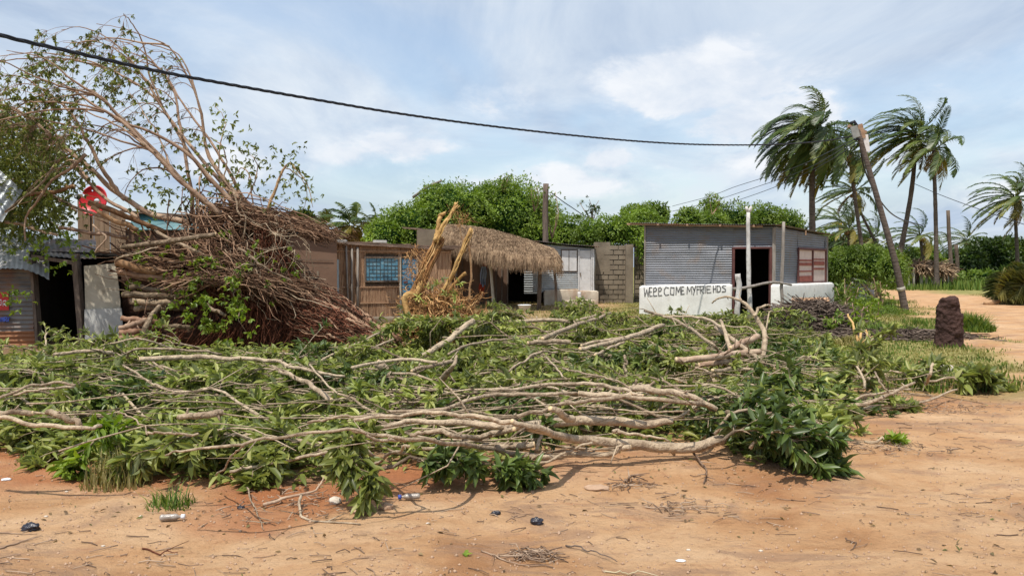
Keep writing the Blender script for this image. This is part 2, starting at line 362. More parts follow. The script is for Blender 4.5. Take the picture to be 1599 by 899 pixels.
noisy("brushwood", [(.25, (.035, .024, .019)), (.5, (.095, .07, .055)), (.8, (.22, .17, .135))], 8, .95, .3, 40, rnd=.9, spec=.1)
noisy("straw", [(.25, (.30, .24, .14)), (.5, (.46, .39, .25)), (.8, (.58, .51, .35))], 8, .95, .2, 40, rnd=.8, spec=.1)
noisy("dry_twig", [(.25, (.15, .10, .07)), (.5, (.28, .19, .13)), (.8, (.42, .31, .22))], 8, .9, .2, 40, rnd=.9, spec=.1)
noisy("termite", [(.25, (.03, .019, .017)), (.5, (.065, .038, .032)), (.8, (.115, .07, .057))], 5, .97, 1.0, 14, spec=.05, bdist=.08)
noisy("black_plastic", [(.3, (.012, .012, .016)), (.7, (.03, .03, .045))], 12, .3, .6, 30, spec=.6)
noisy("cable_black", [(.3, (.012, .014, .02)), (.7, (.03, .034, .045))], 12, .55, .1, 30)
noisy("stone_pale", [(.3, (.50, .42, .33)), (.7, (.68, .62, .53))], 10, .9, .6, 30)
noisy("stone_tan", [(.3, (.34, .22, .14)), (.7, (.50, .34, .23))], 10, .9, .6, 30)
noisy("dish_red", [(.3, (.50, .018, .025)), (.7, (.66, .03, .04))], 4, .35, .1, 30, spec=.5)
noisy("blue_glass", [(.3, (.04, .17, .27)), (.5, (.09, .24, .34)), (.75, (.27, .44, .50))], 5, .25, .1, 10, (1, 1, 2), spec=.5)
noisy("blue_paint", [(.3, (.045, .14, .24)), (.7, (.10, .25, .36))], 5, .5, .1, 10)
noisy("dark_line", [(.3, (.03, .05, .06)), (.7, (.07, .09, .10))], 8, .7, 0)
noisy("pale_blue_post", [(.3, (.26, .33, .37)), (.7, (.42, .50, .53))], 6, .7, .2, 20, (2, 2, .5), dirt=((.14, .10, .08), 8, .58, .7))
noisy("cloth_blue", [(.3, (.12, .15, .22)), (.7, (.26, .31, .40))], 5, .9, .2, 30)
noisy("cloth_red", [(.3, (.26, .03, .015)), (.7, (.42, .07, .03))], 5, .9, .2, 30)
noisy("paint_black", [(.3, (.05, .05, .055)), (.52, (.14, .14, .145)), (.66, (.42, .42, .41))], 14, .8, 0)
noisy("sign_red", [(.3, (.42, .03, .03)), (.7, (.55, .05, .045))], 6, .5, 0)
noisy("sign_blue", [(.3, (.03, .06, .28)), (.7, (.06, .10, .38))], 6, .5, 0)
noisy("plastic_white", [(.3, (.66, .68, .70)), (.7, (.80, .81, .82))], 6, .35, .2, 20, spec=.5)
noisy("plastic_yellow", [(.3, (.62, .52, .05)), (.7, (.76, .66, .12))], 6, .4, .2, 20)
noisy("plastic_clear", [(.3, (.20, .16, .125)), (.7, (.38, .34, .30))], 22, .3, .4, 30, spec=.7)
noisy("metal_box", [(.3, (.22, .23, .22)), (.7, (.34, .35, .33))], 4, .5, .1, 20, metal=.2)
noisy("brick_orange", [(.3, (.42, .19, .09)), (.7, (.58, .32, .17))], 6, .9, .4, 20)
leafmat("leaf_mango", [(0, (.07, .095, .022)), (.18, (.14, .175, .035)), (.45, (.235, .275, .06)), (.7, (.36, .375, .11)), (.88, (.48, .47, .20)), (.95, (.50, .40, .17)), (1, (.30, .17, .08))], .36, .42, .4, (.20, .225, .10))
leafmat("leaf_dark", [(0, (.03, .052, .013)), (.5, (.08, .12, .024)), (.85, (.16, .205, .04)), (1, (.27, .30, .07))], .22, .38, .4, (.10, .14, .05))
leafmat("leaf_bright", [(0, (.08, .13, .014)), (.5, (.17, .25, .025)), (1, (.30, .37, .05))], .35, .4, .4)
leafmat("leaf_crown", [(0, (.06, .078, .02)), (.5, (.15, .18, .042)), (.85, (.22, .24, .055)), (1, (.34, .30, .10))], .3, .45, .35)
leafmat("leaf_vine", [(0, (.055, .10, .014)), (.5, (.155, .235, .03)), (1, (.30, .38, .07))], .3, .45, .35)
leafmat("leaf_shrub", [(0, (.05, .09, .016)), (.5, (.14, .21, .032)), (1, (.26, .33, .07))], .3, .45, .35)
leafmat("leaf_deep", [(0, (.018, .034, .009)), (.5, (.05, .085, .017)), (.85, (.12, .165, .03)), (1, (.20, .24, .05))], .22, .45, .35)
leafmat("frond_green", [(0, (.025, .05, .018)), (.45, (.07, .11, .028)), (.8, (.16, .185, .04)), (1, (.30, .26, .06))], .28, .4, .4)
leafmat("frond_dry", [(0, (.13, .08, .035)), (1, (.30, .20, .08))], .25, .7, .2)
leafmat("frond_olive", [(0, (.05, .065, .018)), (1, (.19, .17, .05))], .3, .5, .3)
leafmat("frond_yellow", [(0, (.10, .095, .02)), (1, (.30, .24, .05))], .3, .5, .3)
leafmat("grass_green", [(0, (.05, .095, .016)), (.5, (.10, .165, .03)), (1, (.21, .25, .06))], .3, .6, .2)
leafmat("grass_dry", [(0, (.16, .145, .05)), (.5, (.27, .235, .09)), (1, (.42, .35, .17))], .25, .7, .2)
leafmat("leaf_litter_mat", [(0, (.10, .065, .035)), (.5, (.20, .13, .065)), (.7, (.10, .12, .03)), (1, (.34, .22, .13))], .15, .6, .2)
noisy("shade_core", [(.3, (.008, .02, .006)), (.7, (.018, .042, .01))], 4, 1, .8, 8, spec=.0, bdist=.1)  # dark colour stands in for shade deep among the leaves
# ------------------------------------------------------------------ light
SUN_EL, SUN_AZ = 66.0, 205.0           # azimuth measured clockwise from +Y (behind the camera, a little to one side)
S.view_settings.view_transform = 'Standard'; S.view_settings.look = 'None'; S.view_settings.exposure = 0.30; S.view_settings.gamma = 1
try: S.view_settings.use_curve_mapping = False
except Exception: pass
S.render.film_transparent = False
S.cycles.max_bounces = 6; S.cycles.diffuse_bounces = 3; S.cycles.glossy_bounces = 2; S.cycles.transmission_bounces = 3; S.cycles.transparent_max_bounces = 4
S.cycles.use_denoising = True
sd = bpy.data.lights.new("sun", 'SUN'); sun = bpy.data.objects.new("sun", sd); COL.objects.link(sun)
sd.energy = 3.7; sd.angle = R(.55); sd.color = (1, .94, .85)
_az = R(SUN_AZ); _sv = np.array([math.sin(_az) * math.cos(R(SUN_EL)), math.cos(_az) * math.cos(R(SUN_EL)), math.sin(R(SUN_EL))])
from mathutils import Vector
sun.rotation_euler = Vector(_sv).to_track_quat('Z', 'Y').to_euler()
w = bpy.data.worlds.new("World"); S.world = w; w.use_nodes = True
N = w.node_tree.nodes; L = w.node_tree.links; N.clear()
wo = N.new("ShaderNodeOutputWorld"); bg = N.new("ShaderNodeBackground"); sky = N.new("ShaderNodeTexSky"); sky.sky_type = 'NISHITA'; sky.sun_disc = False
sky.sun_elevation = R(SUN_EL); sky.sun_rotation = R(SUN_AZ); sky.air_density = 1.2; sky.dust_density = 1.6; sky.ozone_density = 1.5
bg.inputs[1].default_value = .15; L.new(sky.outputs[0], bg.inputs[0])
bg2 = N.new("ShaderNodeBackground"); bg2.inputs[1].default_value = 1.0
tc = N.new("ShaderNodeTexCoord"); sx = N.new("ShaderNodeSeparateXYZ"); L.new(tc.outputs["Generated"], sx.inputs[0])
def mth(op, a, b=None, c=None):
    n = N.new("ShaderNodeMath"); n.operation = op
    for i, v in enumerate((a, b, c)):
        if v is None: continue
        if isinstance(v, (int, float)): n.inputs[i].default_value = v
        else: L.new(v, n.inputs[i])
    return n.outputs[0]
zz = mth('ADD', mth('MAXIMUM', sx.outputs[2], 0.0), .16)
cb = N.new("ShaderNodeCombineXYZ"); L.new(mth('DIVIDE', sx.outputs[0], zz), cb.inputs[0]); L.new(mth('DIVIDE', sx.outputs[1], zz), cb.inputs[1])
def wnoise(vec, sc, det, rough, stretch=(1, 1, 1), off=(0, 0, 0), dist=0.0):
    mp = N.new("ShaderNodeMapping"); mp.inputs["Scale"].default_value = stretch; mp.inputs["Location"].default_value = off; L.new(vec, mp.inputs[0])
    n = N.new("ShaderNodeTexNoise"); n.inputs["Scale"].default_value = sc; n.inputs["Detail"].default_value = det; n.inputs["Roughness"].default_value = rough; n.inputs["Distortion"].default_value = dist
    L.new(mp.outputs[0], n.inputs["Vector"]); return n.outputs["Fac"]
def mrange(v, a, b, c=0.0, d=1.0, smooth=True):
    n = N.new("ShaderNodeMapRange"); n.interpolation_type = 'SMOOTHSTEP' if smooth else 'LINEAR'
    n.inputs[1].default_value = a; n.inputs[2].default_value = b; n.inputs[3].default_value = c; n.inputs[4].default_value = d; L.new(v, n.inputs[0]); return n.outputs[0]
veil = mrange(wnoise(cb.outputs[0], .85, 6, .58, (1, .8, 1), (3.1, 1.2, 0), .5), .36, .60, .42, .98)
def lobe(px, py, wx, wy, gain):        # a cloud bank standing in one direction of the sky
    d = nrm(ray(px, py)); k = N.new("ShaderNodeVectorMath"); k.operation = 'SUBTRACT'; L.new(tc.outputs["Generated"], k.inputs[0]); k.inputs[1].default_value = d
    mp = N.new("ShaderNodeVectorMath"); mp.operation = 'MULTIPLY'; L.new(k.outputs[0], mp.inputs[0]); mp.inputs[1].default_value = (F / wx, F / wx, F / wy)
    ln = N.new("ShaderNodeVectorMath"); ln.operation = 'LENGTH'; L.new(mp.outputs[0], ln.inputs[0])
    return mth('MULTIPLY', mrange(ln.outputs["Value"], 0, 1.25, 1, 0), gain)
puffn = wnoise(tc.outputs["Generated"], 9.0, 8, .62, (1, 1, 1.9), (0, 0, 0), .25)
lob = None
for a in [(1100, 130, 240, 85, .72), (1190, 185, 220, 75, .62), (770, 160, 120, 50, .5), (630, 225, 150, 48, .58), (950, 248, 90, 40, .58), (1010, 150, 150, 60, .48), (540, 240, 130, 45, .5), (1300, 250, 260, 70, .52), (880, 280, 420, 55, .45), (420, 260, 260, 70, .42), (1500, 120, 260, 90, .40), (1560, 300, 160, 60, .45)]:
    o = lobe(*a); lob = o if lob is None else mth('MAXIMUM', lob, o)
puff = mrange(mth('ADD', mth('MULTIPLY', puffn, .75), mth('SUBTRACT', lob, .42)), .20, .44, 0, 1)
hzn = mrange(sx.outputs[2], -.02, .22, .9, 0)
cov = mth('MINIMUM', mth('MAXIMUM', mth('MAXIMUM', veil, hzn), mth('MULTIPLY', puff, .95)), 1.0)
shade = wnoise(cb.outputs[0], 1.5, 8, .62, (1, .6, 1), (7, 2, 0), .5)
cr = ramp(N, [(.36, (.38, .47, .61)), (.5, (.50, .58, .69)), (.64, (.63, .69, .76))]); L.new(shade, cr.inputs[0])
pm = N.new("ShaderNodeMixRGB"); L.new(mth('MULTIPLY', puff, .85), pm.inputs[0]); L.new(cr.outputs[0], pm.inputs[1])
pc = ramp(N, [(.35, (.58, .64, .73)), (.62, (.80, .81, .83))]); L.new(puffn, pc.inputs[0]); L.new(pc.outputs[0], pm.inputs[2])
L.new(pm.outputs[0], bg2.inputs[0])
ms = N.new("ShaderNodeMixShader"); L.new(cov, ms.inputs[0]); L.new(bg.outputs[0], ms.inputs[1]); L.new(bg2.outputs[0], ms.inputs[2]); L.new(ms.outputs[0], wo.inputs[0])
# ------------------------------------------------------------------ ground
def gz(x, y):
    x = np.asarray(x, float); y = np.asarray(y, float); p = np.stack([x, y, x * 0], -1)
    near = np.clip(1.4 - np.abs(y - 6) / 60, .3, 1)
    return (.11 * (fbm(p, .22, 2) - .5) + .07 * (fbm(p + 9, 1.1, 2) - .5) + .034 * (fbm(p + 5, 4.2, 3) - .5)) * near
def edge_x(y): return np.interp(y, [8, 9.5, 13, 15.4, 20, 30, 38, 60], [6.8, 7.4, 9.1, 10.1, 11.9, 16, 19, 27])
def grass_mask(x, y):
    p = np.stack([x, y, x * 0], -1); n = fbm(p, .55, 3) - .5
    a = np.clip((edge_x(y) - x + n * 3.0) / 1.2, 0, 1) * np.clip((y - 9.3 + n * 2.5) / 1.2, 0, 1) * np.clip((x - 3.2 + n * 2 + .0 * y) / 1.5, 0, 1)
    b = np.clip((y - 52 + n * 6) / 4, 0, 1) + np.clip((x - 24 + n * 5) / 3, 0, 1) * np.clip((y - 29) / 3, 0, 1)
    c = np.clip((y - 17 + n * 6) / 6, 0, 1) * np.clip((4 - x) / 3, 0, 1) * .3
    return np.clip(np.maximum(np.maximum(a, b), c), 0, 1)
def axis(step, lim, far, g=1.13):
    o = list(np.arange(0, lim, step)); s = step; v = o[-1]
    while v < far: s *= g; v += s; o.append(v)
    return np.array(o)
ax = axis(.075, 11, 900); xs = np.concatenate([-ax[:0:-1], ax])
ay = axis(.06, 14, 900); yb = axis(.5, 2, 120); ys = np.concatenate([2.5 - yb[:0:-1], 2.5 + ay])
X, Y = np.meshgrid(xs, ys); Z = gz(X, Y)
gm = MB(); idx = np.arange(X.size).reshape(X.shape)
gm.add(np.stack([X, Y, Z], -1).reshape(-1, 3), f4=np.stack([idx[:-1, :-1], idx[:-1, 1:], idx[1:, 1:], idx[1:, :-1]], -1).reshape(-1, 4))
m, N, L = newmat("ground_mat")
out = N.new("ShaderNodeOutputMaterial"); b = N.new("ShaderNodeBsdfPrincipled"); b.inputs["Roughness"].default_value = .95; b.inputs["Specular IOR Level"].default_value = .12
geo = N.new("ShaderNodeNewGeometry")
def gn(sc, det, rough=.6, st=(1, 1, 1), dist=0.0):
    mp = N.new("ShaderNodeMapping"); mp.inputs["Scale"].default_value = st; L.new(geo.outputs["Position"], mp.inputs[0])
    n = N.new("ShaderNodeTexNoise"); n.inputs["Scale"].default_value = sc; n.inputs["Detail"].default_value = det; n.inputs["Roughness"].default_value = rough; n.inputs["Distortion"].default_value = dist
    L.new(mp.outputs[0], n.inputs["Vector"]); return n.outputs["Fac"]
def gmix(f, a, bcol):
    x = N.new("ShaderNodeMixRGB"); L.new(f, x.inputs[0]); L.new(a, x.inputs[1])
    if isinstance(bcol, tuple): x.inputs[2].default_value = (*bcol, 1)
    else: L.new(bcol, x.inputs[2])
    return x.outputs[0]
r1 = ramp(N, [(.32, (.37, .19, .088)), (.43, (.485, .275, .136)), (.54, (.555, .345, .188)), (.68, (.62, .415, .245))]); L.new(gn(.9, 9, .62, (1, 1.5, 1), .4), r1.inputs[0])
col = r1.outputs[0]
col = gmix(mrange(gn(1.1, 10, .68, (.75, 1.5, 1), 1.3), .50, .62, 0, .62), col, (.31, .195, .13))      # damp trodden streaks
col = gmix(mrange(gn(13, 6, .7), .55, .70, 0, .5), col, (.30, .165, .09))
col = gmix(mrange(gn(3.4, 8, .7, (1, 1.6, 1), .8), .55, .68, 0, .55), col, (.40, .20, .105))
col = gmix(mrange(gn(60, 4, .7), .62, .74, 0, .6), col, (.62, .46, .32))
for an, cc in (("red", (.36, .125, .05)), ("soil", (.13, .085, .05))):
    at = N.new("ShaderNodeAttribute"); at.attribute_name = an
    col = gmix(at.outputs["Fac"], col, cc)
ag = N.new("ShaderNodeAttribute"); ag.attribute_name = "grassy"
gr = ramp(N, [(.35, (.13, .145, .035)), (.5, (.24, .235, .075)), (.68, (.40, .345, .15))]); L.new(gn(2.2, 8, .7), gr.inputs[0])
col = gmix(mth('MULTIPLY', ag.outputs["Fac"], .95), col, gr.outputs[0])
L.new(col, b.inputs["Base Color"])
bp = N.new("ShaderNodeBump"); bp.inputs["Strength"].default_value = 1.0; bp.inputs["Distance"].default_value = .06; L.new(gn(7, 12, .72), bp.inputs["Height"])
bp2 = N.new("ShaderNodeBump"); bp2.inputs["Strength"].default_value = .5; bp2.inputs["Distance"].default_value = .01; L.new(gn(55, 5, .7), bp2.inputs["Height"]); L.new(bp.outputs[0], bp2.inputs["Normal"])
vo = N.new("ShaderNodeTexVoronoi"); vo.feature = 'SMOOTH_F1'; vo.inputs["Scale"].default_value = 3.6; vo.inputs["Smoothness"].default_value = .6
mpv = N.new("ShaderNodeMapping"); mpv.inputs["Scale"].default_value = (1, .7, 1); L.new(geo.outputs["Position"], mpv.inputs[0]); L.new(mpv.outputs[0], vo.inputs["Vector"])
bp3 = N.new("ShaderNodeBump"); bp3.inputs["Strength"].default_value = .55; bp3.inputs["Distance"].default_value = .05; L.new(vo.outputs["Distance"], bp3.inputs["Height"]); L.new(bp2.outputs[0], bp3.inputs["Normal"])
L.new(bp3.outputs[0], b.inputs["Normal"]); L.new(b.outputs[0], out.inputs[0])
ground = obj("ground", gm, m); ground["kind"] = "structure"
def vattr(o, name, vals):
    a = o.data.attributes.new(name, 'FLOAT', 'POINT'); a.data.foreach_set("value", np.asarray(vals, np.float32).ravel())
# outline of the heap: front edge distance for each bearing (x/y)
_fe = np.array([[-200, 720], [0, 722], [150, 738], [250, 752], [380, 775], [480, 772], [560, 742], [620, 742], [780, 735], [900, 705], [1110, 700], [1180, 735], [1300, 740], [1340, 660], [1440, 640], [1560, 610], [1700, 600]], float)
def pile_front(x, y):                  # metres behind the heap's front edge (negative = in front)
    px = CX + F * x / np.maximum(y, .5); fy = np.interp(px, _fe[:, 0], _fe[:, 1])
    return y - F * EYE / (fy - HOR)
p3 = np.stack([X, Y, X * 0], -1); nn = fbm(p3, 1.3, 3) - .5
pf = pile_front(X, Y); inx = np.clip((5.2 - X + 4 * nn) / 1.5, 0, 1)
red = np.clip(1 - np.abs(pf + .15 + nn * 1.6) / .75, 0, 1) * np.clip((1.2 - X) / 2, .25, 1) * (Y < 12) * .8
red = np.maximum(red, np.clip(1 - np.hypot(X - 5.3, (Y - 10.2)) / 1.9 + nn, 0, 1) * .6)
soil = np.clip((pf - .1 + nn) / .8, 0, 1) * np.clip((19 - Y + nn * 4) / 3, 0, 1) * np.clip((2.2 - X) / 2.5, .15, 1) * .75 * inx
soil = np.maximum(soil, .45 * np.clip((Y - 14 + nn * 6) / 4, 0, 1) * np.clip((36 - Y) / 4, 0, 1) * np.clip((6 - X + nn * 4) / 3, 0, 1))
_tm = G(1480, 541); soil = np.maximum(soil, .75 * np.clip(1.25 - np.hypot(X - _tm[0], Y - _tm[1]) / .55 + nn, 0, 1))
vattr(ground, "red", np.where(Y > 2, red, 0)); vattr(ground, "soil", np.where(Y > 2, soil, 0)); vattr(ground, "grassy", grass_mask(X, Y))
# ------------------------------------------------------------------ grass
def blades(mb, x, y, h, rng, wid=.006, lean=.5, z=None, rnd=None):
    n = len(x); z = gz(x, y) if z is None else z; a = rng.random(n) * 6.283; c = np.stack([np.cos(a), np.sin(a), a * 0], 1)
    b0 = np.stack([x, y, z - .01], 1); s = np.stack([-c[:, 1], c[:, 0], a * 0], 1) * (wid * (1 + rng.random(n)))[:, None]
    l = (lean * rng.random(n))[:, None]
    m_ = b0 + (np.array([0, 0, 1]) * .55 + c * l * .3) * h[:, None]; t = b0 + (np.array([0, 0, 1.0]) + c * l) * h[:, None]
    v = np.stack([b0 - s, b0 + s, m_ + s * .7, m_ - s * .7, t], 1).reshape(-1, 3); o = (np.arange(n) * 5)[:, None]
    r = rng.random(n) if rnd is None else rnd
    mb.add(v, f4=np.array([[0, 1, 2, 3]]) + o, f3=np.array([[3, 2, 4]]) + o, a3=r, a4=r)
rg = np.random.default_rng(11)
mbg = MB(); mbd = MB()
n = 330000; y = 9.5 + (rg.random(n) ** 1.2) * 34; x = 2.8 + rg.random(n) * 24
k = (rg.random(n) < grass_mask(x, y) ** 1.5) & (x < y * .72) & (fbm(np.stack([x, y, x * 0], 1), 1.1, 3) > .26); x, y = x[k], y[k]
h = (.03 + .05 * rg.random(len(x))) * (1 + 2.2 * np.clip(fbm(np.stack([x, y, x * 0 + 3], 1), .6, 3) - .5, 0, 1) * 3)
sel = fbm(np.stack([x, y, x * 0 + 8], 1), .8, 3) + .25 * (rg.random(len(x)) - .5) > .53
blades(mbg, x[sel], y[sel], h[sel], rg, .007); blades(mbd, x[~sel], y[~sel], h[~sel] * .8, rg, .007, .9)
n = 60000; y = 50 + rg.random(n) * 45; x = 15 + rg.random(n) * 55; k = (x < y * .75) & (rg.random(n) < grass_mask(x, y)); x, y = x[k], y[k]
h = .2 + .5 * rg.random(len(x)) * np.clip(fbm(np.stack([x, y, x * 0], 1), .25, 2) * 2, 0, 2)
blades(mbg, x, y, h, rg, .03)
n = 14000; y = 17 + rg.random(n) * 16; x = -8 + rg.random(n) * 12.5; k = fbm(np.stack([x, y, x * 0], 1), .9, 3) > .53
blades(mbd, x[k], y[k], .05 + .1 * rg.random(k.sum()), rg, .008)
tag(obj("grass", mbg, M["grass_green"]), kind="stuff"); tag(obj("dry_grass", mbd, M["grass_dry"]), kind="stuff")
def tuft(px, py, n, r, h, label, mat="grass_green", lean=.6, wid=.004, group=None):
    c = G(px, py); rr = np.random.default_rng(int(px)); a = rr.random(n) * 6.283; q = r * rr.random(n) ** .7
    mb = MB(); x = c[0] + np.cos(a) * q; y = c[1] + np.sin(a) * q
    blades(mb, x, y, h * (.25 + .75 * rr.random(n)) * np.clip(1.1 - (q / r) ** 2 * .85, .15, 1), rr, wid, lean)
    solo("grass_tuft", mb, M[mat], label, "grass tuft", group, loc=(c[0], c[1], float(gz(c[0], c[1]))))
tuft(268, 790, 170, .17, .2, "bright green grass tuft on bare sand in front of the branch heap", "grass_green", 1.3, .003)
tuft(182, 752, 420, .25, .32, "tall straw-coloured grass tuft against the front edge of the branch heap", "grass_dry")
tuft(50, 726, 160, .12, .14, "small green grass tuft where the heap's drooping mango leaves meet the sand")
tuft(1515, 515, 1500, .55, .55, "lush light green weed clump growing behind the dark termite mound", "grass_green", 1.3, .010)
tuft(1375, 525, 700, .5, .42, "green grass tuft between the brushwood heap and the termite mound", "grass_green", .8, .01)
tuft(1330, 540, 900, .38, .26, "short yellowing grass tuft at the end of the brushwood heap", "grass_dry", .8, .01)
# ------------------------------------------------------------------ painted tin shop
A = np.array([P(1007, 400, 25.2)[0], 25.2]); B = np.array([P(1210, 400, 23.7)[0], 23.7]); C = np.array([P(1291, 400, 28)[0], 28.0]); D = A + (C - B)
def hit(px, py, a, b, off=0.0):        # photo point on the upright wall a-b, off metres in front of it
    a = np.array(a[:2], float); b = np.array(b[:2], float); d = nrm(b - a); n = np.array([d[1], -d[0]]); r = ray(px, py)
    t = np.dot(a + n * off, n) / np.dot(r[:2], n); p = np.array([0, 0, EYE]) + r * t
    return p, float(np.dot(p[:2] - a, d))
shop = thing("tin_shop", "grey corrugated tin shop with hand-painted greeting on its white base wall", "shop", (B[0], B[1], 0))
LAB = np.linalg.norm(B - A); LBC = np.linalg.norm(C - B)
def zt(px, py, a, b): return hit(px, py, a, b)[0][2]
ZA, ZB, ZC = zt(1007, 351, A, B), zt(1209, 354, A, B), zt(1290, 369, B, C)
u0 = hit(1145, 420, A, B)[1] / LAB; u1 = hit(1203, 420, A, B)[1] / LAB; zd = zt(1170, 388, A, B)
topAB = lambda u: ZA + (ZB - ZA) * u
mb = MB()
corr(mb, A, lerp2(A, B, u0), .8, topAB(0), topAB(u0)); corr(mb, lerp2(A, B, u0 + .001), lerp2(A, B, u1), zd, topAB(u0), topAB(u1), off=.006)
corr(mb, lerp2(A, B, u1), B, .8, topAB(u1), topAB(1))
w0 = hit(1245, 415, B, C)[1] / LBC; w1 = hit(1288, 415, B, C)[1] / LBC; wz1 = zt(1266, 390, B, C); wz0 = zt(1266, 441, B, C) - .02
topBC = lambda u: ZB + (ZC - ZB) * u
corr(mb, B, lerp2(B, C, w0), .8, topBC(0), topBC(w0)); corr(mb, lerp2(B, C, w0), lerp2(B, C, w1), wz1, topBC(w0), topBC(w1)); corr(mb, lerp2(B, C, w1), C, .8, topBC(w1), topBC(1))
corr(mb, C, D, 0, ZC, ZA); corr(mb, D, A, 0, ZA, ZA)
obj("tin_wall", mb, M["tin_grey"], shop)
# base walls, slightly irregular, proud of the tin
dAB = nrm(B - A); nAB = np.array([dAB[1], -dAB[0]]); dBC = nrm(C - B); nBC = np.array([dBC[1], -dBC[0]])
def base_wall(mb, a, b, z0a, z0b, t, seed):
    n = 40; d = nrm(b - a); nn_ = np.array([d[1], -d[0]]); Ln = np.linalg.norm(b - a)
    prof = [(0, .0), (0, .55), (0, .93), (.012, .975), (.045, 1.0), (t * .5, 1.01), (t - .02, 1.0), (t, .97), (t, 0)]
    vs = []
    for i in range(n + 1):
        u = i / n; z = z0a + (z0b - z0a) * u; endr = .03 * max(0, 1 - min(u, 1 - u) * Ln / .06)
        for k, (o, h) in enumerate(prof):
            q = a + d * (u * Ln) + nn_ * (t - o); e = .012 * (fbm(np.array([q[0], q[1], h * 2 + seed]), 1.6) - .5) * 2
            vs.append([q[0] + nn_[0] * e, q[1] + nn_[1] * e, h * z - endr * h - (.0 if h > .1 else .15) + (.02 * (fbm(np.array([u * Ln, seed, 0.]), 1.5) - .5) if h > .9 else 0)])
    K = len(prof); f = [[i * K + k, (i + 1) * K + k, (i + 1) * K + k + 1, i * K + k + 1] for i in range(n) for k in range(K - 1)]
    f = [q[::1] for q in f]
    n0 = len(vs); vs.append(list(np.mean(vs[:K], 0))); vs.append(list(np.mean(vs[n * K:n * K + K], 0)))
    f3 = [[n0, k, k + 1] for k in range(K - 1)] + [[n0 + 1, n * K + k + 1, n * K + k] for k in range(K - 1)]
    mb.add(vs, f4=f, f3=f3)
mb = MB(); base_wall(mb, lerp2(A, B, -.03), lerp2(A, B, u0 - .004), .95, 1.04, .26, 1); bw1 = obj("base_wall", mb, M["wall_white"], shop); bw1["label"] = "white base wall with painted greeting"
mb = MB(); base_wall(mb, lerp2(A, B, u1 + .008), B + dAB * .25 + nAB * 0, 1.03, 1.03, .22, 2); obj("base_wall", mb, M["wall_white"], shop)
mb = MB(); base_wall(mb, B + dBC * .02 + nBC * .0, C + dBC * .12, 1.03, .99, .24, 3); obj("base_wall", mb, M["wall_white"], shop)
# lettering: brush strokes standing 2 mm proud of the wall
LET = {'W': [[(0, 1), (.15, 0), (.5, .75), (.75, 0), (1, 1)]], 'E': [[(.9, 1), (0, 1), (.05, 0), (1, .05)], [(0, .5), (.75, .52)]],
       'L': [[(.95, .05), (.15, 0), (.1, .5), (.15, .9), (.55, 1), (.85, .8), (.7, .58), (.1, .5)]], 'C': [[(.95, .9), (.4, 1), (.05, .7), (.0, .25), (.35, 0), (1, .08)]],
       'O': [[(.1, .95), (.0, .1), (.9, .0), (1, .9), (.1, .95)]], 'M': [[(0, 0), (.1, 1), (.5, .35), (.9, 1), (1, 0)]], 'Y': [[(0, 1), (.45, .5)], [(.95, 1.1), (.3, -.15)]],
       'F': [[(.15, -.1), (.1, 1), (1, 1)], [(.1, .55), (.85, .6)]], 'R': [[(.05, 0), (0, 1), (.8, 1), (.85, .6), (.05, .5), (.95, 0)]], 'I': [[(.4, 1), (.5, 0)]],
       'H': [[(0, 1), (.05, 0)], [(.95, 1.05), (1, .05)], [(0, .5), (1, .55)]], 'D': [[(0, 1), (.05, 0), (.8, .1), (1, .55), (.75, .95), (0, 1)]], 'S': [[(.95, .95), (.3, 1), (.05, .75), (.9, .4), (.85, .05), (0, 0)]]}
TXT = [('W', 140, 215), ('E', 218, 255), ('L', 265, 322), ('L', 333, 390), ('C', 418, 482), ('O', 505, 556), ('M', 582, 650), ('E', 660, 697), ('M', 735, 803), ('Y', 812, 858), ('F', 868, 912), ('R', 918, 972), ('I', 980, 1000), ('E', 1010, 1068), ('H', 1100, 1138), ('D', 1155, 1203), ('S', 1222, 1276)]
mb = MB()
for ch, xa, xb in TXT:
    t = (xa - 140) / 1136; yt = 168 - 30 * t; yb_ = 292 - 70 * t
    for st in LET[ch]:
        q = [hit(990 + (xa + (xb - xa) * a) / 8.883, 430 + (yb_ + (yt - yb_) * b_) / 8.883, A, B, .262)[0] for a, b_ in st]
        for a_, b_ in zip(q[:-1], q[1:]):
            d_ = nrm(b_ - a_); sd_ = np.cross(d_, np.array([nAB[0], nAB[1], 0])) * .0135; e_ = d_ * .008; fr = np.array([nAB[0], nAB[1], 0]) * .010
            hexa(mb, [a_ - e_ - sd_, b_ + e_ - sd_, b_ + e_ + sd_, a_ - e_ + sd_], [a_ - e_ - sd_ + fr, b_ + e_ - sd_ + fr, b_ + e_ + sd_ + fr, a_ - e_ + sd_ + fr])
obj("lettering", mb, M["paint_black"], bw1, False)
# door frame, window, roof, inside
mb = MB()
for u_ in (u0, u1):
    q = lerp2(A, B, u_) + nAB * .03; beam(mb, (q[0], q[1], -.1), (q[0], q[1], zd + .04), .07, .10, (0, 1, 0))
qa, qb = lerp2(A, B, u0) + nAB * .031, lerp2(A, B, u1) + nAB * .031; beam(mb, (qa[0], qa[1], zd + .02), (qb[0], qb[1], zd + .02), .1, .06)
obj("door_frame", mb, M["frame_red"], shop, False)
mb = MB(); wall_seg(mb, lerp2(B, C, w0) + nBC * .012, lerp2(B, C, w1) + nBC * .012, wz0, wz1, .02)
win = obj("window", mb, M["paint_pink"], shop, False)
mb = MB(); wm = (w0 + w1) / 2
for u_ in (w0, wm, w1):
    q = lerp2(B, C, u_) + nBC * .035; beam(mb, (q[0], q[1], wz0 - .03), (q[0], q[1], wz1 + .04), .07, .05, (nBC[0], nBC[1], 0))
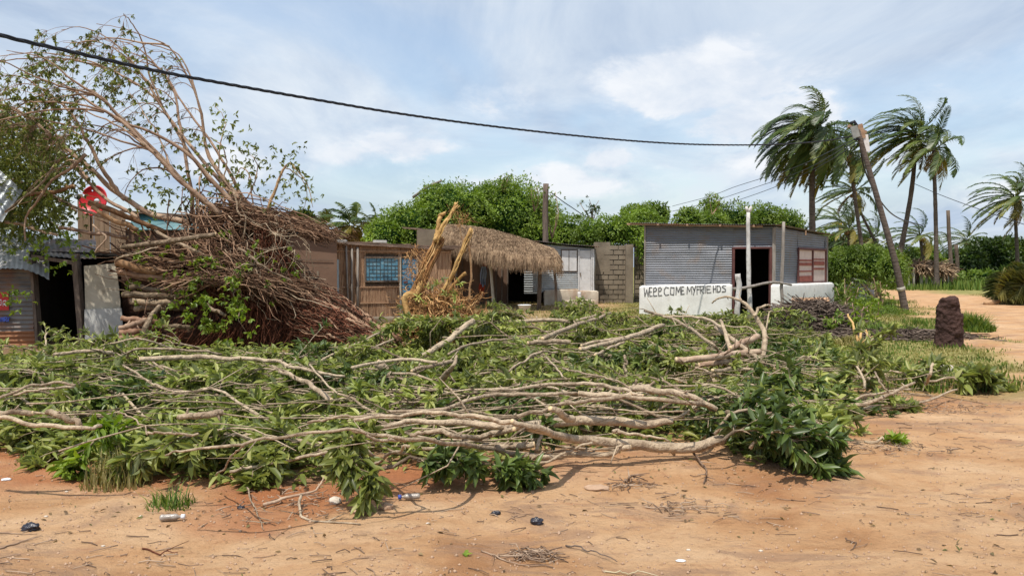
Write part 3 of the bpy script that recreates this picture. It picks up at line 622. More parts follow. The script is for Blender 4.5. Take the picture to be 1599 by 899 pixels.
for z_, s0, s1, hh in ((wz1 + .02, 0, 1, .08), (wz0, 0, 1, .10)):
    qa, qb = lerp2(B, C, w0 + (w1 - w0) * s0) + nBC * .04, lerp2(B, C, w0 + (w1 - w0) * s1) + nBC * .04; beam(mb, (qa[0], qa[1], z_), (qb[0], qb[1], z_), .04, hh)
obj("window_frame", mb, M["frame_red"], win, False)
mb = MB(); HW = wz1 - wz0
for s0, s1, z_, hh in ((.05, .48, .68, .05), (.05, .48, .57, .09), (.05, .48, .14, .17), (.52, .95, .60, .12), (.52, .95, .43, .06), (.52, .95, .72, .04), (.05, .48, .36, .04)):
    qa, qb = lerp2(B, C, w0 + (w1 - w0) * s0) + nBC * .022, lerp2(B, C, w0 + (w1 - w0) * s1) + nBC * .022; z_ = wz0 + z_ * HW
    beam(mb, (qa[0], qa[1], z_), (qb[0], qb[1], z_), .02, hh * HW)
obj("window_slat", mb, M["paint_red"], win, False)
mb = MB(); up3 = lambda p, z: np.array([p[0], p[1], z])
oA, oB, oC, oD = A - dAB * .45 + nAB * .28, B + dAB * .1 + nAB * .30, C + dBC * .28 + dAB * .16, D + dBC * .2 - dAB * .3
sheet(mb, up3(oA, ZA + .05), up3(oB, ZB + .05), up3(oC, ZC + .06), up3(oD, ZA + .02), along=1, wav=.03, fine=4)
rf = obj("roof", mb, M["tin_rust"], shop)
mb = MB(); beam(mb, up3(A - dAB * .55 + nAB * .2, ZA + .025), up3(B - dAB * .35 + nAB * .18, ZB - .0), .07, .055)
for u_ in (.12, .35, .6, .85):
    q = lerp2(A, B, u_); beam(mb, up3(q + nAB * .33, topAB(u_) + .0), up3(q - nAB * .6, topAB(u_) - .0), .06, .06)
q = lerp2(B, C, .45); beam(mb, up3(q + nBC * .16, topBC(.45) - .12), up3(q + nBC * .16, topBC(.45) + .02), .05, .05)
obj("roof_beam", mb, M["plank"], rf, False)
mb = MB(); q = B + nAB * .02 - dAB * .03; beam(mb, up3(q, 1.0), up3(q, ZB - .02), .10, .035, (0, 1, 0)); q = A + nAB * .02; beam(mb, up3(q, .9), up3(q, ZA - .02), .04, .05, (0, 1, 0))
q = C + dBC * .02; beam(mb, up3(q, .9), up3(q, ZC), .06, .06, (0, 1, 0)); obj("corner_trim", mb, M["post_grey"], shop, False)
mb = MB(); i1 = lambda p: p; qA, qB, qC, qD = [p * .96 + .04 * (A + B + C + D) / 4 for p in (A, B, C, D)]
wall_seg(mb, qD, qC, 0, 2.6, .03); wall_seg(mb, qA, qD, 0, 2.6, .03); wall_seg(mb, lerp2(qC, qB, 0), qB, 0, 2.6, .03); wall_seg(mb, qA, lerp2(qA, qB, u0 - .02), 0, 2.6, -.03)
box(mb, ((A + C)[0] / 2, (A + C)[1] / 2, .04), (3.4, 3.4, .05), math.atan2(dAB[1], dAB[0])); obj("inner_wall", mb, M["inside_shade"], shop, False)
# ------------------------------------------------------------------ posts before the shop
def post(px0, py0, px1, py1, d, r, mat, label, name="wooden_post", k=10, wob=.02, cat="post", n=10, r1=None, fork=False, d1=None, seed=1):
    a = P(px0, py0, d); b = P(px1, py1, d if d1 is None else d1); rr = np.random.default_rng(seed + int(px0))
    pts = spline([a, (a + b) / 2, b], k) + smooth_rand(rr, (), k, wob); pts[0] = a
    mb = MB(); tubes(mb, pts, np.linspace(r, r if r1 is None else r1, k), n, caps=True, lump=.18, rng=rr)
    if fork:
        for s in (-1, 1): tubes(mb, np.array([b - [0, 0, .02], b + [s * .05, 0, .06], b + [s * .07, 0, .14]]), np.array([r * .8, r * .7, r * .5]), 6, rng=rr)
    return solo(name, mb, M[mat], label, cat, loc=(a[0], a[1], max(0, a[2])))
post(1170, 497, 1169, 330, 21.5, .068, "post_white", "tall whitish peeling post standing before the shop doorway", seed=4, fork=True, r1=.052)
post(1222, 499, 1222, 347, 21.8, .05, "post_grey", "thin weathered grey post standing before the shop's corner", seed=5, r1=.045)
post(1152, 498, 1153, 428, 21.2, .075, "post_white", "short thick whitish post beside the tall peeling post", seed=6)
mb = MB(); q = spline([P(1144, 451, 21.3), P(1165, 449, 21.25), P(1195, 442, 21.4), P(1215, 441, 21.7), P(1236, 445, 21.8)], 14); tubes(mb, q, np.linspace(.045, .028, 14), 8, lump=.2)
solo("bent_rail", mb, M["post_grey"], "bent grey branch used as rail across the shop doorway posts", "rail")
# ------------------------------------------------------------------ pale tin hut with the white door
hut = thing("tin_hut", "small pale corrugated hut with white door and white shuttered window", "hut", P(888, 470, 31))
a, b = P(832, 400, 31)[:2], P(929, 400, 31.4)[:2]; HL = np.linalg.norm(b - a); hz = lambda px, py, o=0: hit(px, py, a, b, o)[0][2]; hu = lambda px: hit(px, 420, a, b)[1] / HL
ztl, ztr = hz(845, 380), hz(927, 388)
mb = MB(); corr(mb, a, b, .55, ztl, ztr, amp=.013, pitch=.085); obj("tin_wall", mb, M["tin_light"], hut)
n_ = nrm(np.array([b[1] - a[1], -(b[0] - a[0])])); fr = lambda u, o: lerp2(a, b, u) + n_ * o
mb = MB(); base_wall(mb, fr(hu(849), 0), fr(hu(903), 0), .62, .66, .14, 5); obj("base_wall", mb, M["wall_cream"], hut)
mb = MB(); base_wall(mb, fr(hu(904), 0), fr(hu(933), 0), .60, .58, .16, 6); base_wall(mb, fr(hu(872), .35), fr(hu(925), .35), .22, .24, .35, 7); obj("door_step", mb, M["wall_cream"], hut)
mb = MB(); wall_seg(mb, fr(hu(904.5), .05), fr(hu(922), .05), .58, hz(912, 391), .04); dr = obj("door", mb, M["paint_white"], hut, False)
mb = MB(); box(mb, (*fr(hu(906), .07), 1.25), (.03, .05, .14)); obj("door_handle", mb, M["post_dark"], dr, False)
mb = MB()
for px in (903.2, 923.5, 926): q = fr(hu(px), .06); beam(mb, (*q, .5), (*q, hz(px, 389)), .05, .05, (0, 1, 0))
obj("door_frame", mb, M["paint_white"], hut, False)
mb = MB(); z0_, z1_ = hz(885, 423), hz(885, 391)
for p0_, p1_ in ((877, 887.4), (888.6, 900)): wall_seg(mb, fr(hu(p0_), .055), fr(hu(p1_), .055), z0_, z1_, .03)
sh = obj("shutter", mb, M["paint_white"], hut, False)
mb = MB(); wall_seg(mb, fr(hu(875.5), .03), fr(hu(901.5), .03), z0_ - .05, z1_ + .05, .01); obj("window_frame", mb, M["post_dark"], hut, False)
mb = MB(); sheet(mb, up3(fr(-.05, .25), ztl + .10), up3(fr(1.05, .25), ztr + .06), up3(fr(1.05, -2.8), ztr + .15), up3(fr(-.05, -2.8), ztl + .2), along=1, fine=4); obj("roof", mb, M["tin_rust"], hut)
mb = MB(); wall_seg(mb, b, b + np.array([.5, 2.8]), 0, ztr, .05); wall_seg(mb, a + np.array([0, 2.8]), b + np.array([.5, 2.8]), 0, ztl, .05); obj("side_wall", mb, M["cement"], hut, False)
# ------------------------------------------------------------------ block walls
def block_wall(px0, px1, d, ytop0, ytop1, label, seed, plaster=True, d1=None):
    d1 = d if d1 is None else d1; a_ = P(px0, 400, d)[:2]; b_ = P(px1, 400, d1)[:2]; z0_ = P(px0, ytop0, d)[2]; z1_ = P(px1, ytop1, d1)[2]
    rr = np.random.default_rng(seed); t = thing("block_wall", label, "wall", (*(a_ + b_) / 2, 0)); Ln = np.linalg.norm(b_ - a_); d_ = (b_ - a_) / Ln; nn_ = np.array([d_[1], -d_[0]])
    mb = MB(); wall_seg(mb, a_, b_, 0, z0_ - .05, .18, z1_ - .05); obj("mortar_joint", mb, M["mortar"], t, False)
    mb = MB(); row = 0; z = .0
    while z < max(z0_, z1_) - .1:
        u = -.2 * (row % 2)
        while u < Ln:
            s, e = max(u, 0), min(u + .40, Ln)
            if e - s > .06 and z + .2 < z0_ + (z1_ - z0_) * (s / Ln) + .05 * rr.random():
                o = .022 + .022 * rr.random(); g_ = .011 + .008 * rr.random()
                wall_seg(mb, a_ + d_ * (s + g_) + nn_ * o, a_ + d_ * (e - g_) + nn_ * o, z + g_, z + .2 - g_, .03, rnd=rr.random())
            u += .41
        z += .205; row += 1
    obj("blockwork", mb, M["cement"], t, False); return t, a_, b_, nn_, d_, Ln, z0_
t, a_, b_, nn_, d_, Ln, z0_ = block_wall(927, 984, 32, 378, 384, "weathered cement block wall between the pale hut and the tin shop", 3)
mb = MB(); wall_seg(mb, a_ + d_ * .02 + nn_ * .032, a_ + d_ * (Ln * .45) + nn_ * .032, 1.35, z0_, .03); obj("plaster", mb, M["cement"], t, False)
mb = MB(); q = P(983, 400, 31.8)[:2]; wall_seg(mb, q - d_ * .15, q + d_ * .16, 0, z0_ - .1, .3); obj("pillar", mb, M["cement"], t, False)
block_wall(991, 1030, 33, 372, 372, "short stretch of block wall half hidden behind the shop's edge", 4)
# ------------------------------------------------------------------ thatched awning house
th = thing("thatched_house", "brown house with a shaggy thatched awning on crooked poles", "house", P(780, 475, 31))
a, b = P(652, 400, 30.5)[:2], P(838, 400, 32)[:2]
zL, zR = P(655, 361, 30.5)[2], P(838, 385, 32)[2]; HL = np.linalg.norm(b - a); fu = lambda px: hit(px, 420, a, b)[1] / HL; n_ = nrm(np.array([b[1] - a[1], -(b[0] - a[0])])); fr = lambda u, o: lerp2(a, b, u) + n_ * o
mb = MB(); wall_seg(mb, fr(0, 0), fr(fu(703), 0), 0, zL, .15, zL - .05); obj("plank_wall", mb, M["wall_board"], th, False)
mb = MB(); wall_seg(mb, fr(0, .03), fr(fu(702), .03), P(660, 388, 30.5)[2], zL + .05, .1, zL + .12); obj("upper_wall", mb, M["cement"], th, False)
mb = MB()
for px in (653, 668, 684, 703): q = fr(fu(px), .05); beam(mb, (*q, 0), (*q, P(px, 388, 30.5)[2]), .07, .05, (0, 1, 0))
q0, q1 = fr(0, .07), fr(fu(703), .07); z_ = P(670, 391, 30.5)[2]; beam(mb, (*q0, z_), (*q1, z_), .06, .1); obj("wall_batten", mb, M["post_pale"], th, False)
mb = MB(); wall_seg(mb, fr(fu(703.3), -.25), fr(fu(796), -.25), 0, zL - .1, .12, zR); obj("wall", mb, M["wall_brown"], th, False)
mb = MB()
for px in (715, 724, 736, 752, 764, 777, 786, 795): q = fr(fu(px), -.22); beam(mb, (*q, 0), (*q, 2.2), .06, .04, (0, 1, 0))
obj("wall_batten", mb, M["post_dark"], th, False)
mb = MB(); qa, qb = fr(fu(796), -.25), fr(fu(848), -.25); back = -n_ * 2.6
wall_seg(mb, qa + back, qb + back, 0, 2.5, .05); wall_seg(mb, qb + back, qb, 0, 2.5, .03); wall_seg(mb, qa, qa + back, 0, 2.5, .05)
hexa(mb, [[*qa, 2.45], [*qb, 2.3], [*(qb + back), 2.3], [*(qa + back), 2.45]], [[*qa, 2.5], [*qb, 2.35], [*(qb + back), 2.35], [*(qa + back), 2.5]]); obj("inner_wall", mb, M["inside_shade"], th, False)
mb = MB(); corr(mb, fr(fu(822), -.3), fr(fu(849), -.2), .45, 1.75, amp=.016, pitch=.10); obj("tin_panel", mb, M["tin_light"], th)
mb = MB()  # roof behind awning
hexa(mb, [[*fr(.02, .0), zL + .06], [*fr(1, .1), zR], [*fr(1, -3), zR + .3], [*fr(-.02, -3), zL + .25]], [[*fr(.02, .0), zL + .12], [*fr(1, .1), zR + .06], [*fr(1, -3), zR + .36], [*fr(-.02, -3), zL + .31]]); obj("roof", mb, M["roof_edge"], th, False)
# the awning: layered thatch over a sloping bed
bl, br_, fl, fr_ = P(698, 354, 31.2), P(862, 392, 30.6), P(690, 369, 28.6), P(872, 407, 27.6)
mid_b = P(775, 362, 31); mid_f = P(770, 396, 28.0)
def aw(u, v):                          # u along, v from ridge to eave
    tb = (1 - u) ** 2 * bl + 2 * u * (1 - u) * (2 * mid_b - (bl + br_) / 2) + u ** 2 * br_; tf = (1 - u) ** 2 * fl + 2 * u * (1 - u) * (2 * mid_f - (fl + fr_) / 2) + u ** 2 * fr_
    p = tb * (1 - v) + tf * v; p[..., 2] += .16 * np.sin(v[..., 0] * math.pi) if np.ndim(v) else .16 * math.sin(v * math.pi); return p
U, V = np.meshgrid(np.linspace(0, 1, 24), np.linspace(0, 1, 10)); p = aw(U[..., None], V[..., None]); idx = np.arange(240).reshape(10, 24)
f = np.stack([idx[:-1, :-1], idx[:-1, 1:], idx[1:, 1:], idx[1:, :-1]], -1).reshape(-1, 4)
mb = MB(); mb.add(p.reshape(-1, 3) - [0, 0, .02], f4=f); mb.add(p.reshape(-1, 3) - [0, 0, .12], f4=f[:, ::-1]); awn = obj("thatched_awning", mb, M["thatch_under"], th)
rr = np.random.default_rng(21); n = 26000; u = rr.random(n)[:, None]; v = (rr.random(n) ** .8)[:, None]; v[:5000] = .93 + .07 * rr.random((5000, 1)); u[5000:6400] = .985 + .015 * rr.random((1400, 1)); u[6400:7400] = .015 * rr.random((1000, 1))
p0 = aw(u, v) + np.array([0, 0, 1]) * rr.random((n, 1)) * .09; e = .02; dd = nrm(aw(u, v + e) - aw(u, v)); du = nrm(aw(u + e, v) - aw(u, v))
edge = np.clip((v - .86) / .14, 0, 1) + np.clip((u - .97) / .03, 0, 1) * .8 + np.clip((.03 - u) / .03, 0, 1) * .8
ln = rr.uniform(.18, .5, (n, 1)); dirn = nrm(dd + du * rr.normal(size=(n, 1)) * .22 + du * np.clip((u - .9) / .1, 0, 1) * .8 * rr.random((n, 1)) - du * np.clip((.06 - u) / .06, 0, 1) * .9 * rr.random((n, 1)) + np.array([0, 0, -1]) * (edge * rr.uniform(.3, 1.1, (n, 1))) + np.array([0, 0, .25]) * rr.normal(size=(n, 1)) * .35)
ts = np.linspace(0, 1, 3)[None, :, None]; pts = p0[:, None, :] + dirn[:, None, :] * ln[:, None, :] * ts; pts[:, :, 2] -= (ts[..., 0] ** 2 * ln * (.12 + .35 * edge))
mb = MB(); tubes(mb, pts, np.linspace(1, .35, 3)[None] * rr.uniform(.005, .012, (n, 1)), 3, rnd=rr.random(n) * .6 + .4 * fbm(p0, 2.0), caps=False); obj("thatch", mb, M["thatch"], awn)
def thpost(x0, y0, x1, y1, d, r, mat, kk): 
    rr = np.random.default_rng(kk); a_ = P(x0, y0, d); b_ = P(x1, y1, d); b_[2] = max(b_[2], 1.7); pts = spline([a_ - [0, 0, .1], (a_ + b_) / 2 + rr.normal(size=3) * .03, b_], 9)
    mb = MB(); tubes(mb, pts, np.full(9, r), 8, lump=.15, rng=rr); obj("pole", mb, M[mat], th)
thpost(771, 478, 763, 388, 28.6, .055, "post_pale", 1); thpost(841, 482, 844, 398, 28.4, .075, "post_dark", 2); thpost(868, 484, 862, 402, 27.9, .05, "post_dark", 3); thpost(714, 478, 712, 368, 28.9, .05, "post_dark", 4)
def cloth(px0, py0, px1, py1, d, mat, label, seed, name="hanging_cloth"):
    a_ = P(px0, py0, d); b_ = P(px1, py1, d); U, V = np.meshgrid(np.linspace(0, 1, 14), np.linspace(0, 1, 16)); w_ = (b_[0] - a_[0]); h_ = a_[2] - b_[2]
    env = .35 + .65 * np.sin(np.clip(V * 1.25 + .12, 0, 1) * math.pi * .62 + .3) ; x_ = (a_[0] + b_[0]) / 2 + (U - .5) * w_ * env + .06 * w_ * np.sin(V * 5 + seed); y_ = d + .05 * np.sin(U * 17 + V * 3 + seed) * (.3 + V); z_ = a_[2] - V * h_ * (1 - .08 * np.sin(U * 9 + seed))
    idx = np.arange(224).reshape(16, 14); f = np.stack([idx[:-1, :-1], idx[1:, :-1], idx[1:, 1:], idx[:-1, 1:]], -1).reshape(-1, 4); v = np.stack([x_, y_, z_], -1).reshape(-1, 3)
    mb = MB(); mb.add(v, f4=f); mb.add(v + [0, .012, 0], f4=f[:, ::-1]); solo(name, mb, M[mat], label, "cloth", loc=(a_[0], d, b_[2]))
cloth(750, 416, 760, 446, 29.6, "cloth_blue", "grey-blue garment hanging under the thatched awning", 1)
cloth(748, 440, 757, 462, 29.8, "cloth_red", "orange-red cloth hanging lowest under the thatched awning", 2)
cloth(754, 404, 761, 424, 30.0, "cloth_red", "dark red cloth hanging highest beneath the thatch", 3)
# white basin in the doorway
c = P(819, 479, 27.5); mb = MB(); k = 24; an = np.arange(k) * 2 * math.pi / k; prof = [(.01, .02), (.17, .02), (.235, .19), (.25, .2), (.235, .21), (.155, .04), (.01, .04)]; vs = [[c[0] + r_ * math.cos(t_), c[1] + r_ * math.sin(t_), z_] for r_, z_ in prof for t_ in an]
f = [[i * k + j, i * k + (j + 1) % k, (i + 1) * k + (j + 1) % k, (i + 1) * k + j] for i in range(6) for j in range(k)]; mb.add(vs, f4=f); solo("basin", mb, M["plastic_white"], "white wash basin on the ground in the thatched house's dark doorway", "basin", loc=(c[0], c[1], 0))
post(850, 480, 852, 288, 32.5, .13, "post_dark", "tall thick dark pole rising behind the thatched awning", seed=9, name="wooden_pole", cat="pole", r1=.12)
post(906, 489, 905, 456, 24.2, .055, "post_white", "short whitish stake in front of the pale hut's doorstep", seed=10)
# ------------------------------------------------------------------ reed hut
rh = thing("reed_hut", "reed-walled hut with blue window and blue door", "hut", P(610, 505, 22))
a, b = P(521, 400, 22)[:2], P(704, 400, 23.2)[:2]; HL = np.linalg.norm(b - a); n_ = nrm(np.array([b[1] - a[1], -(b[0] - a[0])])); fr = lambda u, o: lerp2(a, b, u) + n_ * o; fu = lambda px: hit(px, 420, a, b)[1] / HL; fz = lambda px, py: hit(px, py, a, b)[0][2]
rr = np.random.default_rng(5); zt0, zt1 = fz(521, 381), fz(700, 391)
mb = MB(); wall_seg(mb, fr(0, -.03), fr(1, -.03), 0, zt0 - .02, .05, zt1 - .02); obj("wall_core", mb, M["thatch_under"], rh, False)
mb = MB(); uw0, uw1, ud0, ud1 = fu(570), fu(622), fu(627), fu(650); zw0, zw1 = fz(595, 438), fz(595, 403); zdd = fz(637, 404)
n = 1500; u = np.sort(rr.random(n)); ztop = zt0 + (zt1 - zt0) * u; pl = []; rd = []
for lo, hi in ((.06, .52), (.5, .98), (.97, 1.33), (1.3, 2.0), (1.95, 2.6)):
    zz0 = lo + rr.random(n) * .05; zz1 = np.minimum(hi + rr.random(n) * .06, ztop + rr.random(n) * .02)
    ok = ~((u > uw0) & (u < uw1) & (zz0 < zw1 - .08) & (zz1 > zw0 + .08)) & ~((u > ud0) & (u < ud1) & (zz0 < zdd - .05)) & (zz1 > zz0 + .08)
    q0 = a + (b - a) * u[:, None] + n_ * (.015 + .012 * rr.random((n, 1))); jit = rr.normal(size=n) * .012
    p0 = np.stack([q0[:, 0], q0[:, 1], zz0], 1); p1 = np.stack([q0[:, 0] + jit, q0[:, 1], zz1], 1); pp = np.stack([p0, p1], 1)[ok]; pl.append(pp); rd.append(.0045 + .003 * rr.random(len(pp)))
pp = np.concatenate(pl); tubes(mb, pp, np.concatenate(rd)[:, None] * np.ones((1, 2)), 4, rnd=np.clip(rr.random(len(pp)) * .7 + .3 * fbm(pp[:, 0], 1.5), 0, 1), caps=False); obj("reed_wall", mb, M["reed"], rh)
mb = MB()
for z_ in (.52, .98, 1.33, 2.02):
    segs = ((0, ud0),) if z_ < zdd - .02 else ((0, 1),)
    for s0, s1 in segs:
        if zw0 < z_ < zw1: continue
        q0, q1 = fr(s0, .045), fr(s1, .045); beam(mb, (*q0, z_), (*q1, z_), .03, .035)
obj("cross_batten", mb, M["reed"], rh, False)
mb = MB()
for px, py0, px1, r_ in ((548, 388, 549, .03), (557, 386, 558, .034), (543, 384, 540, .028)): q0, q1 = fr(fu(px), .09), fr(fu(px1), .09); tubes(mb, np.array([[*q0, 0], [(q0 + q1)[0] / 2, (q0 + q1)[1] / 2, 1.1], [*q1, fz(px, py0)]]), np.full(3, r_), 7)
obj("pole", mb, M["post_grey"], rh)
mb = MB(); q = fr(fu(525.5), .10); wall_seg(mb, fr(fu(522), .1), fr(fu(528.5), .1), 0, fz(525, 405), .02); obj("corner_board", mb, M["pale_blue_post"], rh, False)
def lattice(mb, p0_, p1_, z0_, z1_, nu, nv, off, rr, gapmat=None):
    for i in range(nu + 1):
        for j in range(nv):
            if rr.random() < .82: q = lerp2(p0_, p1_, i / nu) + n_ * off; beam(mb, (*q, z0_ + (z1_ - z0_) * j / nv), (*q, z0_ + (z1_ - z0_) * (j + 1) / nv), .016, .01, (0, 1, 0))
    for j in range(nv + 1):
        for i in range(nu):
            if rr.random() < .85: q0, q1 = lerp2(p0_, p1_, i / nu) + n_ * off, lerp2(p0_, p1_, (i + 1) / nu) + n_ * off; z_ = z0_ + (z1_ - z0_) * j / nv; beam(mb, (*q0, z_), (*q1, z_), .01, .016)
mb = MB(); wall_seg(mb, fr(uw0, .06), fr(uw1, .06), zw0, zw1, .02); wn = obj("window", mb, M["blue_glass"], rh, False)
mb = MB(); lattice(mb, fr(uw0, 0), fr(uw1, 0), zw0, zw1, 9, 6, .066, rr); obj("window_lattice", mb, M["dark_line"], wn, False)
mb = MB()
for u_ in (uw0, uw1): q = fr(u_, .065); beam(mb, (*q, zw0 - .04), (*q, zw1 + .04), .05, .05, (0, 1, 0))
for z_ in (zw0 - .02, zw1 + .02): q0, q1 = fr(uw0, .066), fr(uw1, .066); beam(mb, (*q0, z_), (*q1, z_), .05, .045)
obj("window_frame", mb, M["post_dark"], wn, False)
mb = MB(); wall_seg(mb, fr(ud0, .05), fr(ud1, .05), .05, zdd, .03); dr = obj("door", mb, M["blue_paint"], rh, False)
mb = MB(); lattice(mb, fr(ud0, 0), fr(ud1, 0), .2, zdd, 3, 11, .055, rr); obj("door_lattice", mb, M["dark_line"], dr, False)
mb = MB(); q = fr(ud0 + .03, .09); box(mb, (*q, 1.12), (.12, .04, .05)); obj("door_handle", mb, M["frame_red"], dr, False)
mb = MB(); 
for px in (624.5, 651): q = fr(fu(px), .07); beam(mb, (*q, 0), (*q, zdd + .05), .05, .05, (0, 1, 0))
obj("door_frame", mb, M["post_pale"], rh, False)
mb = MB(); hexa(mb, [[*fr(-.01, .15), zt0], [*fr(1.02, .15), zt1], [*fr(1.02, -3), zt1 + .15], [*fr(-.01, -3), zt0 + .15]], [[*fr(-.01, .15), zt0 + .035], [*fr(1.02, .15), zt1 + .035], [*fr(1.02, -3), zt1 + .2], [*fr(-.01, -3), zt0 + .2]])
for k in range(34):
    u_ = rr.random(); o_ = rr.uniform(-.9, .22); q0 = fr(u_, o_); q1 = q0 + (b - a) / HL * rr.uniform(.5, 1.6); zb_ = zt0 + (zt1 - zt0) * u_ + .05 + .03 * rr.random(); beam(mb, (*q0, zb_), (*q1, zb_ - .02 + .05 * rr.random()), .09, .02)
rf = obj("roof", mb, M["roof_edge"], rh, False)
mb = MB(); 
for x0_, x1_, y_ in ((519, 541, 376), (583, 604, 377)): p0_ = P(x0_, y_, 21.8); p1_ = P(x1_, y_ + .4, 21.85); beam(mb, p0_, p1_, .5, .07)
obj("roof_sheet", mb, M["panel_grey"], rf, False)
mb = MB(); base_wall(mb, fr(fu(560), .0), fr(fu(640), .0), .13, .12, .5, 9); obj("doorstep", mb, M["cement"], rh)
# ------------------------------------------------------------------ brown house behind the fallen tree
bh = thing("brown_house", "brown-rendered house with torn teal roof sheeting behind the fallen trunk", "house", P(400, 520, 19.5))
a, b = P(196, 400, 19.0)[:2], P(520, 400, 20.2)[:2]; HL = np.linalg.norm(b - a); n_ = nrm(np.array([b[1] - a[1], -(b[0] - a[0])])); fr = lambda u, o: lerp2(a, b, u) + n_ * o; fu = lambda px: hit(px, 420, a, b)[1] / HL; fz = lambda px, py: hit(px, py, a, b)[0][2]
z0_, z1_ = fz(300, 358), fz(519, 366)
mb = MB(); um = fu(428); wall_seg(mb, fr(0, 0), fr(um, 0), 0, z0_, .15, z0_); wall_seg(mb, fr(um, .02), fr(1, .02), 0, z1_ + .02, .15, z1_); wall_seg(mb, fr(1, .02), fr(1, -3), 0, z1_, -.1); obj("wall", mb, M["wall_brown"], bh, False)
mb = MB(); q0, q1 = fr(um, .045), fr(1, .045); z_ = fz(480, 405); beam(mb, (*q0, z_), (*q1, z_ - .03), .012, .012)
q = fr(fu(513), .05); obj("wall_joint", mb, M["post_dark"], bh, False)
mb = MB(); 
for px, py, w_, h_ in ((496, 427, .05, .13), (468, 407, .14, .012), (496, 455, .03, .02)): q = fr(fu(px), .033); box(mb, (*q, fz(px, py)), (w_, .02, h_), math.atan2((b - a)[1], (b - a)[0]))
obj("wall_scar", mb, M["cement"], bh, False)
mb = MB(); zf0, zf1 = fz(205, 332), fz(330, 337); n2 = 30
hexa(mb, [[*fr(fu(206), .10), z0_ - .05], [*fr(fu(345), .10), z0_ - .02], [*fr(fu(345), -.1), zf1], [*fr(fu(206), -.1), zf0]], [[*fr(fu(206), .12), z0_ - .03], [*fr(fu(345), .12), z0_ + .0], [*fr(fu(345), -.08), zf1 + .02], [*fr(fu(206), -.08), zf0 + .02]])
obj("roof_sheeting", mb, M["teal_tarp"], bh, False); mb = MB(); hexa(mb, [[*fr(fu(425), .06), fz(425, 366)], [*fr(fu(492), .06), fz(492, 367)], [*fr(fu(492), -.15), fz(485, 359)], [*fr(fu(425), -.15), fz(425, 353)]], [[*fr(fu(425), .08), fz(425, 365)], [*fr(fu(492), .08), fz(492, 366)], [*fr(fu(492), -.13), fz(485, 358)], [*fr(fu(425), -.13), fz(425, 352)]])
obj("roof_sheeting", mb, M["teal_tarp"], bh, False)
mb = MB(); beam(mb, up3(fr(-.02, .0), fz(205, 330)), up3(fr(fu(400), .0), fz(400, 344)), .14, .05); beam(mb, up3(fr(fu(400), .1), fz(400, 352)), up3(fr(1.01, .1), fz(520, 364)), .2, .04)
hexa(mb, [[*fr(0, -.1), zf0 - .1], [*fr(fu(400), -.1), zf1 - .15], [*fr(fu(400), -3), zf1], [*fr(0, -3), zf0]], [[*fr(0, -.1), zf0 - .05], [*fr(fu(400), -.1), zf1 - .1], [*fr(fu(400), -3), zf1 + .05], [*fr(0, -3), zf0 + .05]])
hexa(mb, [[*fr(um, -.1), z1_ + .02], [*fr(1.0, -.1), z1_ + .0], [*fr(1.0, -3), z1_ + .1], [*fr(um, -3), z1_ + .1]], [[*fr(um, -.1), z1_ + .06], [*fr(1.0, -.1), z1_ + .04], [*fr(1.0, -3), z1_ + .14], [*fr(um, -3), z1_ + .14]])
obj("roof", mb, M["roof_edge"], bh, False)
mb = MB(); # board gable at the end
c0, c1 = P(122, 400, 18.6)[:2], P(197, 400, 18.9)[:2]
for i in range(9):
    q0, q1 = lerp2(c0, c1, i / 9 + .004), lerp2(c0, c1, (i + 1) / 9 - .004); zt_ = P(122, 303 + i * 3.2, 18.6)[2] if i < 5 else P(122, 326 + (i - 5) * 2, 18.6)[2]
    wall_seg(mb, q0 + n_ * .01 * (i % 3), q1 + n_ * .01 * (i % 3), 0, zt_, .04)
obj("board_wall", mb, M["wall_tan"], bh, False)
mb = MB() # small barred window seen between the logs
for px0, px1, py0, py1 in ((197, 219, 397, 415), (199, 216, 474, 490)):
    wall_seg(mb, fr(fu(px0), .02), fr(fu(px1), .02), fz(200, py1), fz(200, py0), .01)
wn = obj("window", mb, M["inside_shade"], bh, False)
mb = MB()
for px0, px1, py0, py1 in ((197, 219, 397, 415), (199, 216, 474, 490)):
    for px in np.linspace(px0, px1, 4): q = fr(fu(px), .04); beam(mb, (*q, fz(200, py1)), (*q, fz(200, py0)), .03, .02, (0, 1, 0))
    for py in np.linspace(py0, py1, 4): q0, q1 = fr(fu(px0), .042), fr(fu(px1), .042); beam(mb, (*q0, fz(200, py)), (*q1, fz(200, py)), .02, .03)
obj("window_frame", mb, M["paint_white"], wn, False)
# ------------------------------------------------------------------ red satellite dish
ds = thing("satellite_dish", "round red satellite dish with cut-outs and a small dark receiver", "satellite dish", P(142, 360, 18.2))
c = P(145, 313, 18.1); axd = nrm(np.array([-.15, -1, .18])); uu = nrm(np.cross(axd, [0, 0, 1])) * -1; vv = np.cross(uu, axd) * -1
if vv[2] < 0: vv = -vv
Rd = .355
def dish(r, t, back=0): 
    return c - axd * (.12 * (1 - (r / Rd) ** 2) + back) + uu * (r * math.cos(t)) * .98 + vv * (r * math.sin(t))
mb = MB(); nt, nr_ = 48, 8; rs = [.08, .13, .17, .215, .25, .285, .32, Rd]
for bk, flip in ((0, 0), (.014, 1)):
    vs = [dish(r_, t_ * 2 * math.pi / nt, bk) for r_ in rs for t_ in range(nt)]; f = []
    for i in range(7):
        for j in range(nt):
            a_ = j * 360 / nt; hole = (i == 4) and ((318 < a_ < 338) or (100 < a_ < 112)); cut = (i > 4 and 148 < a_ < 165)
            if hole or cut: continue
            q = [i * nt + j, i * nt + (j + 1) % nt, (i + 1) * nt + (j + 1) % nt, (i + 1) * nt + j]; f.append(q if not flip else q[::-1])
    mb.add(vs, f4=f)
